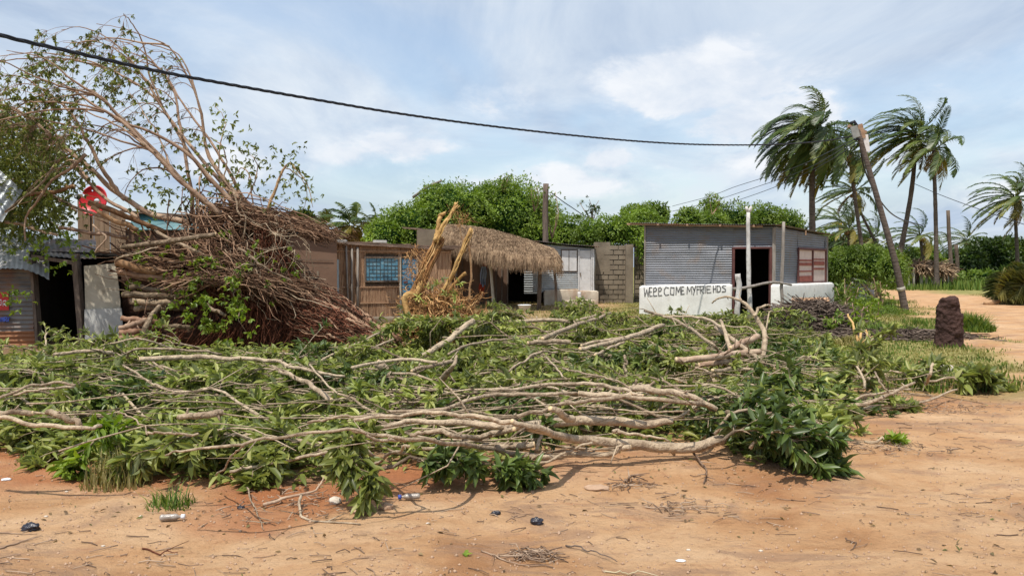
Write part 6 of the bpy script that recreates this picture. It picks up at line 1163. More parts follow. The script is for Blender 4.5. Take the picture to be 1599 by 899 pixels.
for q in [  # barks in the log stack picked darker to stand in for shadow
 ([(190, 387, 14.2, 7), (250, 379, 14.1, 8), (300, 371, 14, 8), (337, 366, 14, 7)], "bark_grey", "long smooth pale limb lying straight across the trunk mass"),
 ([(243, 360, 14.6, 5), (290, 385, 14.4, 6), (330, 405, 14.3, 6), (352, 425, 14.3, 5)], "bark_grey", "grey limb slanting down beneath the long smooth pale one"),
 ([(140, 316, 14.4, 9), (175, 328, 14.4, 9), (215, 345, 14.6, 8), (260, 362, 14.8, 7)], "bark_orange", "torn orange-ended limb pointing at the red satellite dish"),
 ([(142, 322, 14.2, 6), (180, 345, 14.3, 7), (215, 358, 14.5, 8)], "bark_orange", "shorter split limb just under the one aimed at the red dish"),
 ([(43, 304, 14.4, 6), (80, 300, 14.4, 6), (117, 292, 14.4, 6)], "bark_orange", "short broken orange limb hanging in the dense leaves above the stall"),
 ([(95, 357, 14.6, 5), (150, 364, 14.5, 6), (200, 370, 14.6, 5)], "bark", "thin limb resting above the stall's doorway"),
 ([(0, 346, 14.9, 5), (45, 354, 14.8, 5), (90, 368, 14.8, 4)], "bark", "thin limb across the pale awning sheet's back edge"),
 ([(182, 410, 14.4, 12), (215, 417, 14.5, 12), (255, 428, 14.7, 13), (300, 440, 15, 12)], "bark_orange", "thick torn orange limb beside the barred house window"),
 ([(185, 424, 14.6, 8), (230, 431, 14.6, 9), (300, 436, 14.8, 8)], "bark_red", "reddish limb tucked under the thick torn orange one"),
 ([(205, 449, 14.5, 8), (250, 452, 14.5, 8), (300, 455, 14.6, 7)], "bark_grey", "dark weathered limb in the middle of the log stack"),
 ([(192, 460, 14.3, 9), (240, 462, 14.3, 10), (318, 459, 14.4, 8)], "bark_grey", "pale-flecked limb resting across the log stack's middle"),
 ([(205, 470, 14.5, 10), (250, 473, 14.5, 10), (300, 469, 14.7, 9)], "bark_grey", "rounded limb just under the pale-flecked one"),
 ([(212, 482, 14.8, 9), (260, 481, 14.8, 9), (310, 480, 15, 8)], "bark_grey", "shadowed limb low in the log stack"),
 ([(190, 497, 14.2, 8), (222, 498, 14.2, 8), (250, 505, 14.4, 8)], "bark_red", "short reddish log above the sawn log ends"),
 ([(187, 512, 13.8, 8), (205, 508, 13.8, 9), (228, 499, 14.0, 9)], "bark", "short bent grey log leaning on the sawn log ends"),
 ([(186, 520, 13.6, 9), (208, 517, 13.6, 10), (226, 520, 13.9, 9)], "bark_red", "peach-coloured sawn log lying lowest but one"),
 ([(188, 527, 13.5, 9), (215, 528, 13.5, 10), (245, 527, 13.9, 9)], "bark_red", "reddish log at the very bottom of the sawn stack"),
 ([(226, 530, 13.6, 10), (228, 510, 13.6, 9), (238, 490, 13.8, 8), (250, 478, 14.0, 7)], "bark_grey", "crooked grey upright limb propping the log stack"),
 ([(240, 512, 14.0, 7), (270, 508, 14.0, 8), (300, 512, 14.2, 7)], "bark_grey", "pale knotted log inside the dark hollow"),
 ([(322, 476, 14.0, 5), (336, 485, 14.0, 6), (352, 493, 14.0, 5)], "bark_grey", "short pale stick caught among hanging red fibres"),
 ([(286, 441, 14.1, 4), (310, 438, 14.1, 5), (332, 436, 14.1, 4)], "bark_grey", "small pale stub beside the bright green shoots"),
 ([(180, 405, 14.0, 2), (210, 395, 13.9, 2.5), (245, 387, 13.9, 2)], "bark_grey", "thin straight twig under the long smooth pale limb"),
 ([(145, 350, 14.0, 3), (165, 372, 14, 3), (150, 392, 14, 3)], "bark", "thin crooked twig dangling before the board gable"),
 ([(10, 330, 14, 3), (60, 290, 14, 3.5), (95, 250, 14, 3.5), (130, 232, 14, 3)], "bark_grey", "thin pale whip rising past the tilted tin sheet"),
 ([(40, 375, 14.2, 2.5), (38, 340, 14.2, 3), (62, 310, 14.1, 3.5), (80, 280, 14.1, 4), (112, 262, 14.1, 5), (135, 240, 14.2, 6)], "bark", "crooked twig hanging from the crown in front of the stall")]:
    limb("sawn_limb", q[0], q[2], q[1], "limb", grp=SG, k=16, knots=2)
# ------------------------------------------------------------------ snapped orange tree stump
sn = thing("snapped_tree", "snapped upright orange stem with torn bark and a tangled ball of orange roots", "broken tree", P(655, 555, 14.6))
rng = np.random.default_rng(33)
def rope(mb, pts, rpx, n=14, lump=.25, k=22, spl=4, rnd=None):
    a_ = spline([P(*q) for q in pts], k); rr_ = np.interp(np.linspace(0, 1, k), np.linspace(0, 1, len(rpx)), rpx) * .5 * pts[0][2] / F; tubes(mb, a_ + smooth_rand(rng, (), k, .012), rr_, n, lump=lump, rnd=rnd, rng=rng)
    for _ in range(spl): o_ = rng.normal(size=3) * rr_.mean() * .6; tubes(mb, a_ + o_ + smooth_rand(rng, (), k, .018), rr_ * rng.uniform(.10, .34), 5, lump=.5, rnd=rng.random(), rng=rng)
mb = MB(); rope(mb, [(634, 535, 14.6), (640, 500, 14.6), (648, 470, 14.6), (658, 440, 14.6), (672, 405, 14.6), (688, 375, 14.6)], (17, 12, 11, 11, 10, 8), spl=60, lump=.6); obj("trunk", mb, M["torn_wood"], sn)
mb = MB(); rope(mb, [(680, 378, 14.5), (692, 352, 14.5), (703, 335, 14.5), (714, 318, 14.5)], (7, 6, 5.5, 5), spl=6, lump=.3); obj("bare_stem", mb, M["yellow_wood"], sn); mb = MB(); rope(mb, [(680, 375, 14.6), (684, 355, 14.6), (688, 337, 14.6), (697, 333, 14.6)], (8, 7, 6, 5), spl=1, lump=.1); obj("bare_stem", mb, M["yellow_wood"], sn); mb = MB(); rope(mb, [(642, 532, 14.3), (640, 505, 14.3), (632, 475, 14.3), (636, 462, 14.3), (650, 457, 14.4), (656, 440, 14.5)], (5, 8, 10, 10, 9, 5), spl=2, lump=.15); obj("bare_stem", mb, M["yellow_wood"], sn)
mb = MB(); rope(mb, [(678, 480, 14.5), (700, 440, 14.4), (715, 408, 14.4), (728, 375, 14.4), (736, 358, 14.4)], (7.5, 7, 6.5, 6, 5), spl=6, lump=.1); rope(mb, [(700, 456, 14.4), (712, 440, 14.4), (726, 426, 14.3)], (4.5, 5, 5), spl=2, lump=.2, k=10); obj("side_stem", mb, M["yellow_wood"], sn)
mb = MB(); rope(mb, [(728, 378, 14.4), (735, 402, 14.4), (734, 440, 14.4), (731, 470, 14.4)], (4, 3.5, 3.5, 3), spl=0, lump=.1); rope(mb, [(740, 362, 14.5), (728, 395, 14.5), (716, 340, 14.6)], (2, 2, 2), spl=1, lump=.1); obj("torn_strip", mb, M["bark_orange"], sn)
mb = MB()
def tangle(mb, c, r, n, L_, rr_, K=10, down=.4, d=14.5, sw=1.0):
    p = P(*c, d) + nrm(rng.normal(size=(n, 3))) * (rng.random((n, 1)) ** .4) * np.array(r); dd = nrm(rng.normal(size=(n, 3)) + [0, 0, -down]); pts = np.zeros((n, K, 3)); pts[:, 0] = p; l = rng.uniform(*L_, n)
    for i in range(1, K): dd = nrm(dd + rng.normal(size=(n, 3)) * .38 * sw + [0, 0, -.05 * down]); pts[:, i] = pts[:, i - 1] + dd * (l / K)[:, None]
    pts[..., 2] = np.maximum(pts[..., 2], .02); tubes(mb, pts, rng.uniform(*rr_, n)[:, None] * np.linspace(1, .5, K)[None], 5, rnd=rng.random(n), rng=rng)
tangle(mb, (690, 498), (.62, .5, .55), 1300, (.3, 1.0), (.003, .012)); tangle(mb, (665, 545), (.7, .5, .3), 240, (.3, .9), (.003, .012)); tangle(mb, (655, 470), (.25, .2, .5), 120, (.2, .6), (.003, .008), down=1); tangle(mb, (650, 410), (.22, .2, .4), 150, (.1, .4), (.002, .005), down=1.5); tangle(mb, (690, 500), (.5, .4, .3), 30, (.8, 1.4), (.012, .022), sw=.6)
tangle(mb, (720, 345), (.18, .15, .12), 50, (.2, .5), (.002, .004), down=-.6)
obj("root_tangle", mb, M["root_orange"], sn); mb = MB(); blob(mb, P(682, 525, 14.9), (.6, .45, .42), noise=.4, nscale=2, seed=8); blob(mb, P(642, 540, 14.9), (.4, .4, .3), noise=.4, nscale=2, seed=9); obj("root_core", mb, M["root_core"], sn)
mb = MB()
for cx, cy, n, sp in ((690, 455, 9, .16), (668, 478, 8, .15), (715, 480, 5, .15), (645, 520, 16, .22), (640, 545, 20, .3), (730, 510, 8, .15), (690, 535, 6, .2)): rosettes(mb, P(cx, cy, 14.2) + rng.normal(size=(n, 3)) * sp, nrm(rng.normal(size=(n, 3)) + [0, -.2, .5]), rng, (6, 10), (.08, .15), .26)
obj("leaves", mb, M["leaf_mango"], sn)
# ------------------------------------------------------------------ traced bare limbs of the heap: (px, py, height above ground (<2.6) or distance, thickness in photo px)
HG = "long bare limbs of the branch heap"
TR = [
 ("smooth_limb", "longest thick pale limb along the heap's bare front edge, ending under the dark leafy clump", [(800, 657, .45, 8), (855, 676, .32, 11), (900, 686, .24, 14), (973, 692, .17, 16), (1030, 697, .12, 17), (1085, 698, .11, 17), (1128, 686, .14, 16)]),
 ("smooth_limb", "thick pale limb with an upturned stub, lying just behind the longest front limb", [(590, 668, .36, 6), (650, 658, .36, 8), (737, 661, .33, 10), (800, 664, .3, 13), (860, 660, .28, 15), (925, 657, .26, 15), (1000, 660, .24, 14), (1050, 657, .26, 9)]),
 ("smooth_limb", "short upturned stub fork on the thick limb behind the front edge", [(859, 637, .45, 9), (875, 645, .40, 11), (893, 655, .3, 12)]),
 ("smooth_limb", "slender long limb arching from the middle of the heap into the longest front limb", [(550, 653, .5, 5), (650, 645, .5, 6), (717, 647, .48, 7), (767, 655, .45, 8), (815, 665, .40, 8), (860, 678, .3, 9)]),
 ("smooth_limb", "sinuous limb dipping in the open gap above the bare front sand", [(640, 680, .3, 6), (683, 673, .34, 7), (712, 681, .3, 8), (750, 682, .28, 9), (803, 668, .32, 8)]),
 ("smooth_limb", "long straight slender limb sloping down the heap's front to the sand", [(550, 669, .5, 5), (600, 680, .45, 6), (683, 690, .38, 7), (750, 698, .28, 8), (800, 708, .18, 8), (840, 711, .14, 7)]),
 ("smooth_limb", "pale limb below the longest one, rising from the sand into it", [(800, 714, .12, 7), (845, 713, .10, 8), (887, 711, .09, 9), (945, 708, .10, 9), (985, 696, .16, 9)]),
 ("smooth_limb", "short rounded limb end lying over the gap in the heap's front", [(775, 699, .22, 9), (800, 696, .22, 10), (836, 693, .24, 10)]),
 ("smooth_limb", "thin whip arching low along the sand at the heap's front foot", [(640, 714, .22, 3), (668, 727, .1, 3.5), (705, 737, .05, 4), (750, 738, .04, 4), (800, 732, .05, 4), (858, 719, .10, 4), (892, 703, .18, 4), (924, 691, .25, 4)]),
 ("smooth_limb", "thin forked whip crossing the front whip near the small green sprig", [(820, 729, .06, 3), (833, 717, .12, 3), (848, 703, .2, 3)]),
 ("smooth_limb", "thin curved limb with its pale underside to the sand beside the drooping rosettes", [(550, 728, .12, 5), (593, 718, .18, 5), (622, 702, .3, 5), (641, 692, .38, 4)]),
 ("smooth_limb", "bent limb zigzagging above the drooping leaves of the heap's front", [(255, 712, .4, 3), (300, 700, .45, 4), (375, 693, .48, 5), (459, 678, .5, 5), (546, 669, .52, 5), (582, 682, .46, 5), (630, 688, .4, 5)]),
 ("smooth_limb", "small side twig forking down from the zigzag limb", [(339, 742, .15, 3), (360, 715, .3, 3), (380, 693, .46, 3)]),
 ("smooth_limb", "low stick under the zigzag limb near the red soil", [(360, 736, .12, 5), (429, 724, .15, 5), (516, 703, .28, 5)]),
 ("smooth_limb", "pale round stick at the picture's edge below the tin stall's wall", [(-40, 643, .5, 8), (0, 644, .5, 8), (51, 645, .48, 8)]),
 ("smooth_limb", "thick pale stick slanting just past the round one", [(75, 641, .45, 9), (100, 650, .42, 10), (126, 663, .36, 9)]),
 ("smooth_limb", "long grey limb crossing the leaves below the pale round stick", [(-50, 651, .46, 7), (0, 654, .46, 7), (72, 663, .42, 7), (134, 668, .4, 6), (160, 662, .4, 5)]),
 ("smooth_limb", "thin bowed limb over the leaves below the stall's doorway", [(-20, 632, .4, 5), (31, 607, .5, 4.5), (78, 598, .52, 4.5), (118, 601, .5, 4)]),
 ("smooth_limb", "straight thin limb just under the bowed one", [(20, 616, .42, 4), (60, 609, .45, 4), (116, 604, .45, 4)]),
 ("smooth_limb", "pale limb at the heap's back edge below the cream door panel", [(84, 552, .45, 5), (149, 548, .5, 6), (176, 552, .45, 6)]),
 ("smooth_limb", "thin arched whip at the heap's back edge below the sawn logs", [(152, 543, .4, 3), (185, 533, .55, 3), (222, 530, .58, 3), (271, 545, .42, 3)]),
 ("smooth_limb", "looped slender limb at the heap's back edge below the green shoots", [(197, 557, .4, 4), (206, 548, .48, 4), (226, 545, .5, 4), (311, 547, .48, 4), (345, 552, .42, 4)]),
 ("smooth_limb", "long wavy limb running from the log stack towards the trunk's foot", [(218, 561, .5, 8), (300, 557, .5, 8), (345, 559, .5, 7), (429, 563, .48, 6), (450, 571, .45, 6), (495, 580, .42, 5), (540, 587, .38, 4)]),
 ("smooth_limb", "slanting thin whip across the dense leaves below the cream panel", [(193, 569, .5, 3.5), (230, 593, .5, 3.5), (271, 613, .48, 3.5)]),
 ("smooth_limb", "dark thick short log buried in the dense leaves", [(279, 652, .36, 9), (310, 648, .38, 11), (345, 645, .38, 11)]),
 ("smooth_limb", "thin straight limb just under the dark buried log", [(230, 676, .42, 4), (270, 677, .42, 4), (312, 679, .4, 4)]),
 ("smooth_limb", "thin curved twig over the yellowing leaves", [(184, 643, .5, 2.5), (212, 655, .52, 2.5), (232, 676, .45, 2.5)]),
 ("smooth_limb", "pale cut limb slanting in the hollow between leafy branches", [(437, 580, .45, 6), (462, 589, .42, 7), (485, 602, .38, 8), (517, 625, .3, 9)]),
 ("smooth_limb", "thin straight stick crossing the pale cut limb", [(483, 571, .55, 3), (505, 594, .5, 3), (525, 616, .45, 3)]),
 ("smooth_limb", "long thin whip slanting up over the trunk's foot", [(470, 578, 10.8, 4), (507, 559, 11.6, 4), (550, 540, 12.4, 4), (592, 520, 13.2, 3)]),
 ("smooth_limb", "shorter thin whip parallel to the one over the trunk's foot", [(540, 556, 11.8, 3), (575, 545, 12.4, 3), (614, 529, 13, 3)]),
 ("smooth_limb", "stout pale stub standing up from the middle of the heap", [(589, 566, 9.3, 14), (600, 577, 9.3, 15), (611, 603, 9.2, 16), (616, 632, 9.0, 16)]),
 ("smooth_limb", "thin limb running behind the stout stub", [(480, 658, .45, 4), (555, 649, .5, 4), (630, 645, .5, 4)]),
 ("smooth_limb", "stout grey limb slanting up before the orange root ball", [(655, 558, 11.2, 9), (700, 531, 11.6, 9), (738, 500, 12.0, 9)]),
 ("smooth_limb", "slim limb lying level at the foot of the root ball", [(550, 573, .5, 5), (617, 562, .5, 5), (683, 564, .5, 5)]),
 ("smooth_limb", "slim limb just under the level one at the root ball's foot", [(643, 579, .42, 6), (675, 571, .45, 6), (709, 564, .45, 6)]),
 ("smooth_limb", "thick forked pale limb rising to the leaves before the root ball", [(648, 632, .12, 13), (672, 608, .25, 13), (697, 584, .42, 10), (707, 570, .55, 6), (714, 555, .62, 4)]),
 ("smooth_limb", "thin bent whip beside the thick forked limb", [(613, 582, .42, 4), (660, 588, .42, 4), (682, 601, .36, 4)]),
 ("smooth_limb", "slim limb over the leaves to the side of the root ball", [(700, 552, .5, 4), (722, 542, .5, 4), (763, 532, .5, 4), (790, 530, .5, 4)]),
 ("smooth_limb", "long pale rod crossing the middle of the heap from the thick fork", [(603, 640, .4, 5), (690, 640, .4, 6), (737, 624, .42, 6), (783, 616, .42, 6), (850, 615, .42, 6), (905, 612, .4, 5)]),
 ("smooth_limb", "gently arched rod across the heap's middle, below the white-doored hut", [(765, 612, .42, 4), (800, 606, .45, 5), (901, 597, .46, 6), (945, 603, .44, 6), (979, 610, .42, 6), (1006, 620, .38, 6)]),
 ("smooth_limb", "long curved rod sweeping below the arched one", [(770, 655, .3, 5), (800, 649, .34, 6), (858, 638, .38, 6), (907, 626, .42, 6), (973, 620, .42, 7), (1047, 625, .4, 7), (1093, 629, .36, 7), (1116, 641, .28, 6)]),
 ("smooth_limb", "thicker limb bending down beside the curved rod's end", [(985, 606, .42, 9), (1040, 611, .42, 10), (1080, 619, .4, 9), (1119, 638, .3, 7)]),
 ("smooth_limb", "straight pale length of limb between the two arched rods", [(904, 614, .4, 8), (945, 616, .4, 9), (986, 616, .4, 8)]),
 ("smooth_limb", "short knobbly log end in the heap below the greeting", [(990, 604, .42, 10), (1008, 606, .42, 11), (1024, 610, .4, 9)]),
 ("smooth_limb", "thin whip threading the leaves below the short knobbly log", [(900, 634, .3, 2.5), (956, 638, .32, 2.5), (1014, 643, .32, 2.5), (1070, 640, .32, 2.5)]),
 ("smooth_limb", "forked thin limb touching the longest front limb", [(958, 672, .28, 7), (973, 674, .28, 5), (1010, 681, .24, 4), (1046, 688, .2, 3)]),
 ("smooth_limb", "slim limb at the heap's back edge beyond the leaves, below the thatched awning", [(795, 503, .45, 6), (858, 500, .5, 6), (895, 502, .5, 6), (930, 493, .5, 5)]),
 ("smooth_limb", "limb slanting up to the hut's doorstep", [(846, 529, .45, 7), (893, 510, .5, 7), (930, 498, .5, 5), (952, 489, .5, 4)]),
 ("smooth_limb", "short straight limb below the slanting one", [(825, 534, .42, 7), (858, 533, .42, 7), (891, 534, .42, 7)]),
 ("smooth_limb", "pale-ended limb pointing at the white base wall", [(905, 545, .4, 7), (962, 532, .45, 7), (1002, 520, .5, 8), (1035, 508, .55, 7)]),
 ("smooth_limb", "slim limb lying against the pale-ended one", [(908, 539, .42, 5), (940, 533, .45, 5), (975, 527, .48, 5)]),
 ("smooth_limb", "thin limb crossing under the pale-ended one", [(930, 554, .38, 5), (950, 544, .4, 5), (975, 534, .45, 4)]),
 ("smooth_limb", "thin S-shaped whip in the back leaves below the thatch", [(795, 578, .4, 3.5), (815, 565, .45, 3.5), (838, 551, .5, 4), (871, 547, .5, 3)]),
 ("smooth_limb", "thin slanted stick past the S-shaped whip", [(853, 558, .5, 3), (866, 572, .46, 3), (880, 589, .4, 3)]),
 ("smooth_limb", "thin wavy limb falling towards the knobbly log", [(880, 577, .5, 3), (915, 584, .5, 3.5), (950, 591, .48, 3.5), (988, 606, .42, 3.5)]),
 ("smooth_limb", "short upright peg of wood standing in the leaves", [(978, 584, 9.2, 5), (976, 568, 9.2, 5), (975, 554, 9.2, 4)]),
 ("smooth_limb", "slim bowed limb hanging off the back edge before the greeting", [(1006, 486, .6, 4), (1045, 496, .6, 5), (1078, 512, .55, 5), (1105, 532, .5, 5), (1130, 553, .42, 4)]),
 ("smooth_limb", "slim limb just beneath the greeting's last letters", [(1035, 495, .6, 3), (1075, 494, .62, 4), (1105, 499, .6, 5), (1127, 512, .58, 5)]),
 ("bare_fork", "pale straight limb slanting down from the crossed limbs before the shop door", [(1119, 512, 12.2, 9), (1156, 539, 11.2, 10), (1180, 556, 10.8, 10), (1204, 575, 10.4, 9)]),
 ("bare_fork", "pale straight limb standing steeply in the crossed limbs before the shop door", [(1126, 500, 11.8, 6), (1136, 530, 11.3, 9), (1146, 561, 10.9, 9), (1157, 606, 10.2, 7)]),
 ("bare_fork", "crooked upright forked limb before the shop's dark doorway", [(1112, 474, 13.2, 3), (1124, 464, 13.1, 4), (1145, 466, 13, 5), (1164, 474, 12.8, 7), (1178, 494, 12.6, 9), (1193, 519, 12.4, 11), (1191, 567, 12.0, 12)]),
 ("bare_fork", "small crooked side fork beside the upright forked limb", [(1178, 494, 12.5, 6), (1184, 482, 12.6, 6), (1196, 476, 12.7, 5), (1204, 478, 12.8, 3)]),
 ("bare_fork", "thin twig curling over the doorway's forked limb", [(1100, 508, 12.6, 2.5), (1150, 510, 12.5, 3), (1172, 512, 12.5, 3), (1187, 528, 12.4, 3)]),
 ("torn_log", "thick log with an orange torn side, lying behind the crossed limbs", [(1056, 561, .42, 12), (1115, 557, .42, 14), (1150, 553, .42, 14), (1186, 549, .42, 12)]),
 ("torn_log", "second thick log just under the orange-sided one", [(1090, 570, .3, 11), (1120, 566, .32, 12), (1150, 563, .32, 11)]),
 ("torn_log", "split orange-brown log slanting behind the crossed limbs", [(1140, 544, .48, 10), (1160, 535, .52, 13), (1184, 526, .56, 12)]),
 ("smooth_limb", "slim limb level beneath the thick logs", [(1113, 578, .3, 6), (1145, 576, .32, 6), (1180, 578, .3, 6)]),
 ("smooth_limb", "slim limb lowest beneath the thick logs", [(1116, 584, .22, 6), (1145, 585, .22, 6), (1176, 587, .2, 6)]),
 ("smooth_limb", "short grey log below the crossed limbs", [(1106, 595, .15, 8), (1125, 598, .15, 9), (1145, 604, .12, 9)]),
 ("smooth_limb", "pale limb disappearing into the dark leafy clump", [(1134, 644, .3, 8), (1165, 651, .3, 9), (1193, 657, .28, 9), (1262, 672, .2, 8)]),
 ("smooth_limb", "thin pale twig across the dark leafy clump's side", [(1206, 676, .35, 4), (1232, 668, .36, 4), (1259, 656, .36, 4), (1275, 655, .3, 4)]),
 ("smooth_limb", "slim limb pointing from the crossed limbs at the bare soil", [(1202, 570, .3, 5), (1228, 577, .25, 6), (1257, 587, .2, 5)]),
 ("smooth_limb", "grey limb lying alone on bare soil towards the grass", [(1210, 575, .25, 6), (1245, 583, .14, 7), (1285, 587, .08, 9), (1327, 578, .08, 9)]),
 ("smooth_limb", "thin upright twig with shredded top before the greeting wall", [(1012, 534, 11.4, 2.5), (1034, 545, 11.2, 3), (1044, 560, 11, 3), (1047, 615, 10.2, 3)]),
 ("smooth_limb", "thin upright twig at the side of the dark leafy clump", [(1237, 582, .3, 3.5), (1240, 600, .25, 3.5), (1242, 622, .15, 3)]),
 ("smooth_limb", "thick grey limb end at the base of the twiggy branch fan", [(1274, 650, .08, 11), (1290, 636, .14, 12), (1307, 621, .2, 11)]),
 ("smooth_limb", "longest stem of the twiggy branch fan beside the grass", [(1280, 649, .1, 6), (1316, 636, .14, 7), (1352, 630, .2, 6), (1392, 614, .28, 5), (1428, 596, .34, 4)]),
 ("smooth_limb", "low stem of the twiggy branch fan, closest to the sand", [(1300, 650, .06, 4), (1366, 634, .1, 5), (1432, 629, .1, 4), (1494, 608, .15, 3)]),
 ("smooth_limb", "middle stem of the twiggy branch fan", [(1292, 642, .1, 4), (1340, 622, .22, 4), (1385, 612, .24, 3), (1420, 608, .2, 3)]),
 ("smooth_limb", "thin pale stalk leaning over the twiggy branch fan", [(1366, 582, .45, 3), (1376, 598, .4, 3), (1388, 615, .3, 3)]),
 ("smooth_limb", "pale cut stub by the litter at the grass edge", [(1446, 600, .12, 5), (1452, 585, .3, 5), (1457, 568, .42, 4)]),
 ("yellow_stalk", "bare yellow stalk standing beside the brushwood, bent at its top", [(1324, 491, 14.6, 3), (1334, 515, 14.4, 4), (1343, 545, 14.2, 4)]),
 ("yellow_stalk", "straight bare yellow stalk beside the bent one", [(1345, 500, 14.8, 3), (1344, 520, 14.7, 4), (1342, 543, 14.6, 4)]),
 ("yellow_stalk", "short bare yellow stalk, third beside the brushwood", [(1352, 515, 14.8, 3), (1356, 532, 14.7, 4), (1359, 546, 14.6, 3)]),
]
for nm, lab, pts in TR:
    if nm in ("bare_fork", "torn_log"): pts = [(a_, b_, c_, w_ * .75) for a_, b_, c_, w_ in pts]
    pts = [(a_, b_, (c_ + .11 if c_ >= .3 and a_ < 1130 else c_) if c_ < 2.6 else c_ * .95, w_) for a_, b_, c_, w_ in pts]
    big = max(q[3] for q in pts); limb(nm, pts, lab, "yellow_wood" if nm == "yellow_stalk" else ("bark" if nm == "torn_log" else "bark_grey"), "branch" if nm != "torn_log" else "log", k=max(14, len(pts) * 6), n=10 if big > 6 else 7, wob=.007, grp=HG, knots=3 if big > 5 else 1, rnd=.45 + .4 * RNG.random())
# ------------------------------------------------------------------ leafy branches
def leafy_branch(label, c, ang, Ln, nl, rng, mat="leaf_mango", h=.35, tiph=.15, L=(.12, .19), spread=.5, group="leafy branches of the heap", name="leafy_branch", wr=.30, bare=.25, thick=.016, front=False, droop=.25):
    """stem lies through c, tip pointing along ang"""
    d = np.array([math.cos(ang), math.sin(ang), 0]); K = 12; u = np.linspace(-.5, .5, K)[:, None]; sd = np.array([-d[1], d[0], 0]); bow = rng.normal() * .18
    st = np.array(c) + d * u * Ln + sd * (bow * (u ** 2 * 4 - .5)) * .5 + smooth_rand(rng, (), K, .025); st[:, 2] = np.interp(np.linspace(0, 1, K), [0, .3, .65, 1], [h * .5, h, h * .95, tiph]) + rng.normal(size=K) * .015
    st[:, 2] = np.maximum(st[:, 2], .03); t = thing(name, label, "leafy branch", (c[0], c[1], 0), group); sm = MB(); tubes(sm, st, np.linspace(thick, thick * .3, K), 6, rnd=rng.random(), rng=rng)
    nl = int(nl * 1.5); L = (L[0] * .78, L[1] * .80); thick *= .8; nt = max(5, int(nl / 19)); j = rng.uniform(bare * (K - 1), K - 1.01, nt); i0 = j.astype(int); f = (j - i0)[:, None]; p0 = st[i0] * (1 - f) + st[i0 + 1] * f; tgv = nrm(st[i0 + 1] - st[i0]); side = np.where(rng.random(nt) < .5, -1, 1)[:, None] * sd
    dd = nrm(tgv * .9 + side * rng.uniform(.2, 1.0, (nt, 1)) + np.array([0, 0, 1]) * rng.uniform(-.25, .55, (nt, 1)) + rng.normal(size=(nt, 3)) * .15); l = rng.uniform(.3, 1, nt) * spread * (1.15 - .5 * j / K); KK = 6; pts = np.zeros((nt, KK, 3)); pts[:, 0] = p0; q = dd.copy()
    for k in range(1, KK): q = nrm(q + [0, 0, -.13] + rng.normal(size=(nt, 3)) * .09); pts[:, k] = pts[:, k - 1] + q * (l / (KK - 1))[:, None]
    pts[..., 2] = np.maximum(pts[..., 2], .03 + .05 * rng.random((nt, 1))); tubes(sm, pts, np.linspace(thick * .42, .003, KK)[None] * np.ones((nt, 1)), 5, rnd=rng.random(nt), rng=rng); obj("stem", sm, M["bark_grey"], t)
    lm = MB(); br = rng.random(nt) * .8; tip = pts[:, -1]; rosettes(lm, tip, nrm(pts[:, -1] - pts[:, -2]), rng, (8, 12), L, wr, 1.15, droop, base=br)
    jj = np.repeat(np.arange(nt), 8); k = rng.integers(2, KK, len(jj)); f = rng.random((len(jj), 1)); q = pts[jj, k - 1] * (1 - f) + pts[jj, k] * f; dl = nrm(nrm(pts[jj, k] - pts[jj, k - 1]) * .6 + rng.normal(size=(len(jj), 3)) * [.6, .6, .4] + [0, 0, .18]); ll = rng.uniform(L[0] * .7, L[1] * 1.1, len(jj)); leaves(lm, q, dl, nrm(rng.normal(size=(len(jj), 3)) * .35 + [0, 0, 1]), ll, ll * wr, np.clip(.5 * br[jj] + .5 * rng.random(len(jj)), 0, 1), rng=rng, curl=.12)
    for vv in lm.v: vv[:, 2] = np.maximum(vv[:, 2], .012 + .0)
    obj("foliage", lm, M[mat], t); return t
def dens(px, py):
    if px < 150: return 1.0 if py < 715 else .7
    if px < 560: return 1.0
    if px < 700: return .8 if py < 600 else (.22 if py < 695 else .9)
    if px < 860: return 1.1 if py < 610 else (.14 if py < 695 else .55)
    if px < 1000: return 1.05 if py < 560 else (.75 if py < 600 else (.22 if py < 650 else .10))
    if px < 1120: return 1.1 if py < 600 else (.35 if py < 640 else .45 if py < 685 else 0)
    if px < 1330: return ((.75 if py < 545 else .45) if px < 1180 else (.22 if py > 500 else .1)) if py < 590 else 1.25
    return 0
COLS = [(-60, "below the stall's rusty skirt"), (45, "below the tin stall's wall"), (130, "below the stall's dark doorway"), (215, "below the sawn log stack"), (300, "below the bright green shoots"), (385, "below the dark trunk hollow"), (470, "below the trunk's reddish fibres"), (555, "below the uprooted trunk's foot"), (640, "below the snapped orange stem"), (725, "below the leaning yellow side stem"), (810, "below the thatched awning"), (895, "below the pale hut's white door"), (975, "below the cement block wall"), (1060, "below the painted greeting"), (1140, "below the shop's doorway"), (1195, "below the shop's corner")]
ROWS = [(6.25, "at the heap's front edge"), (7.2, "second from the heap's front edge"), (8.3, "third from the heap's front edge"), (9.7, "fourth back in the heap"), (11.3, "fifth back in the heap"), (13.2, "sixth back in the heap"), (15.3, "seventh back in the heap"), (17.8, "at the heap's far back edge")]
rng = np.random.default_rng(2024); rd_ = [0.9, 1.0, 1.2, 1.5, 1.8, 2.0, 2.3, 2.5]
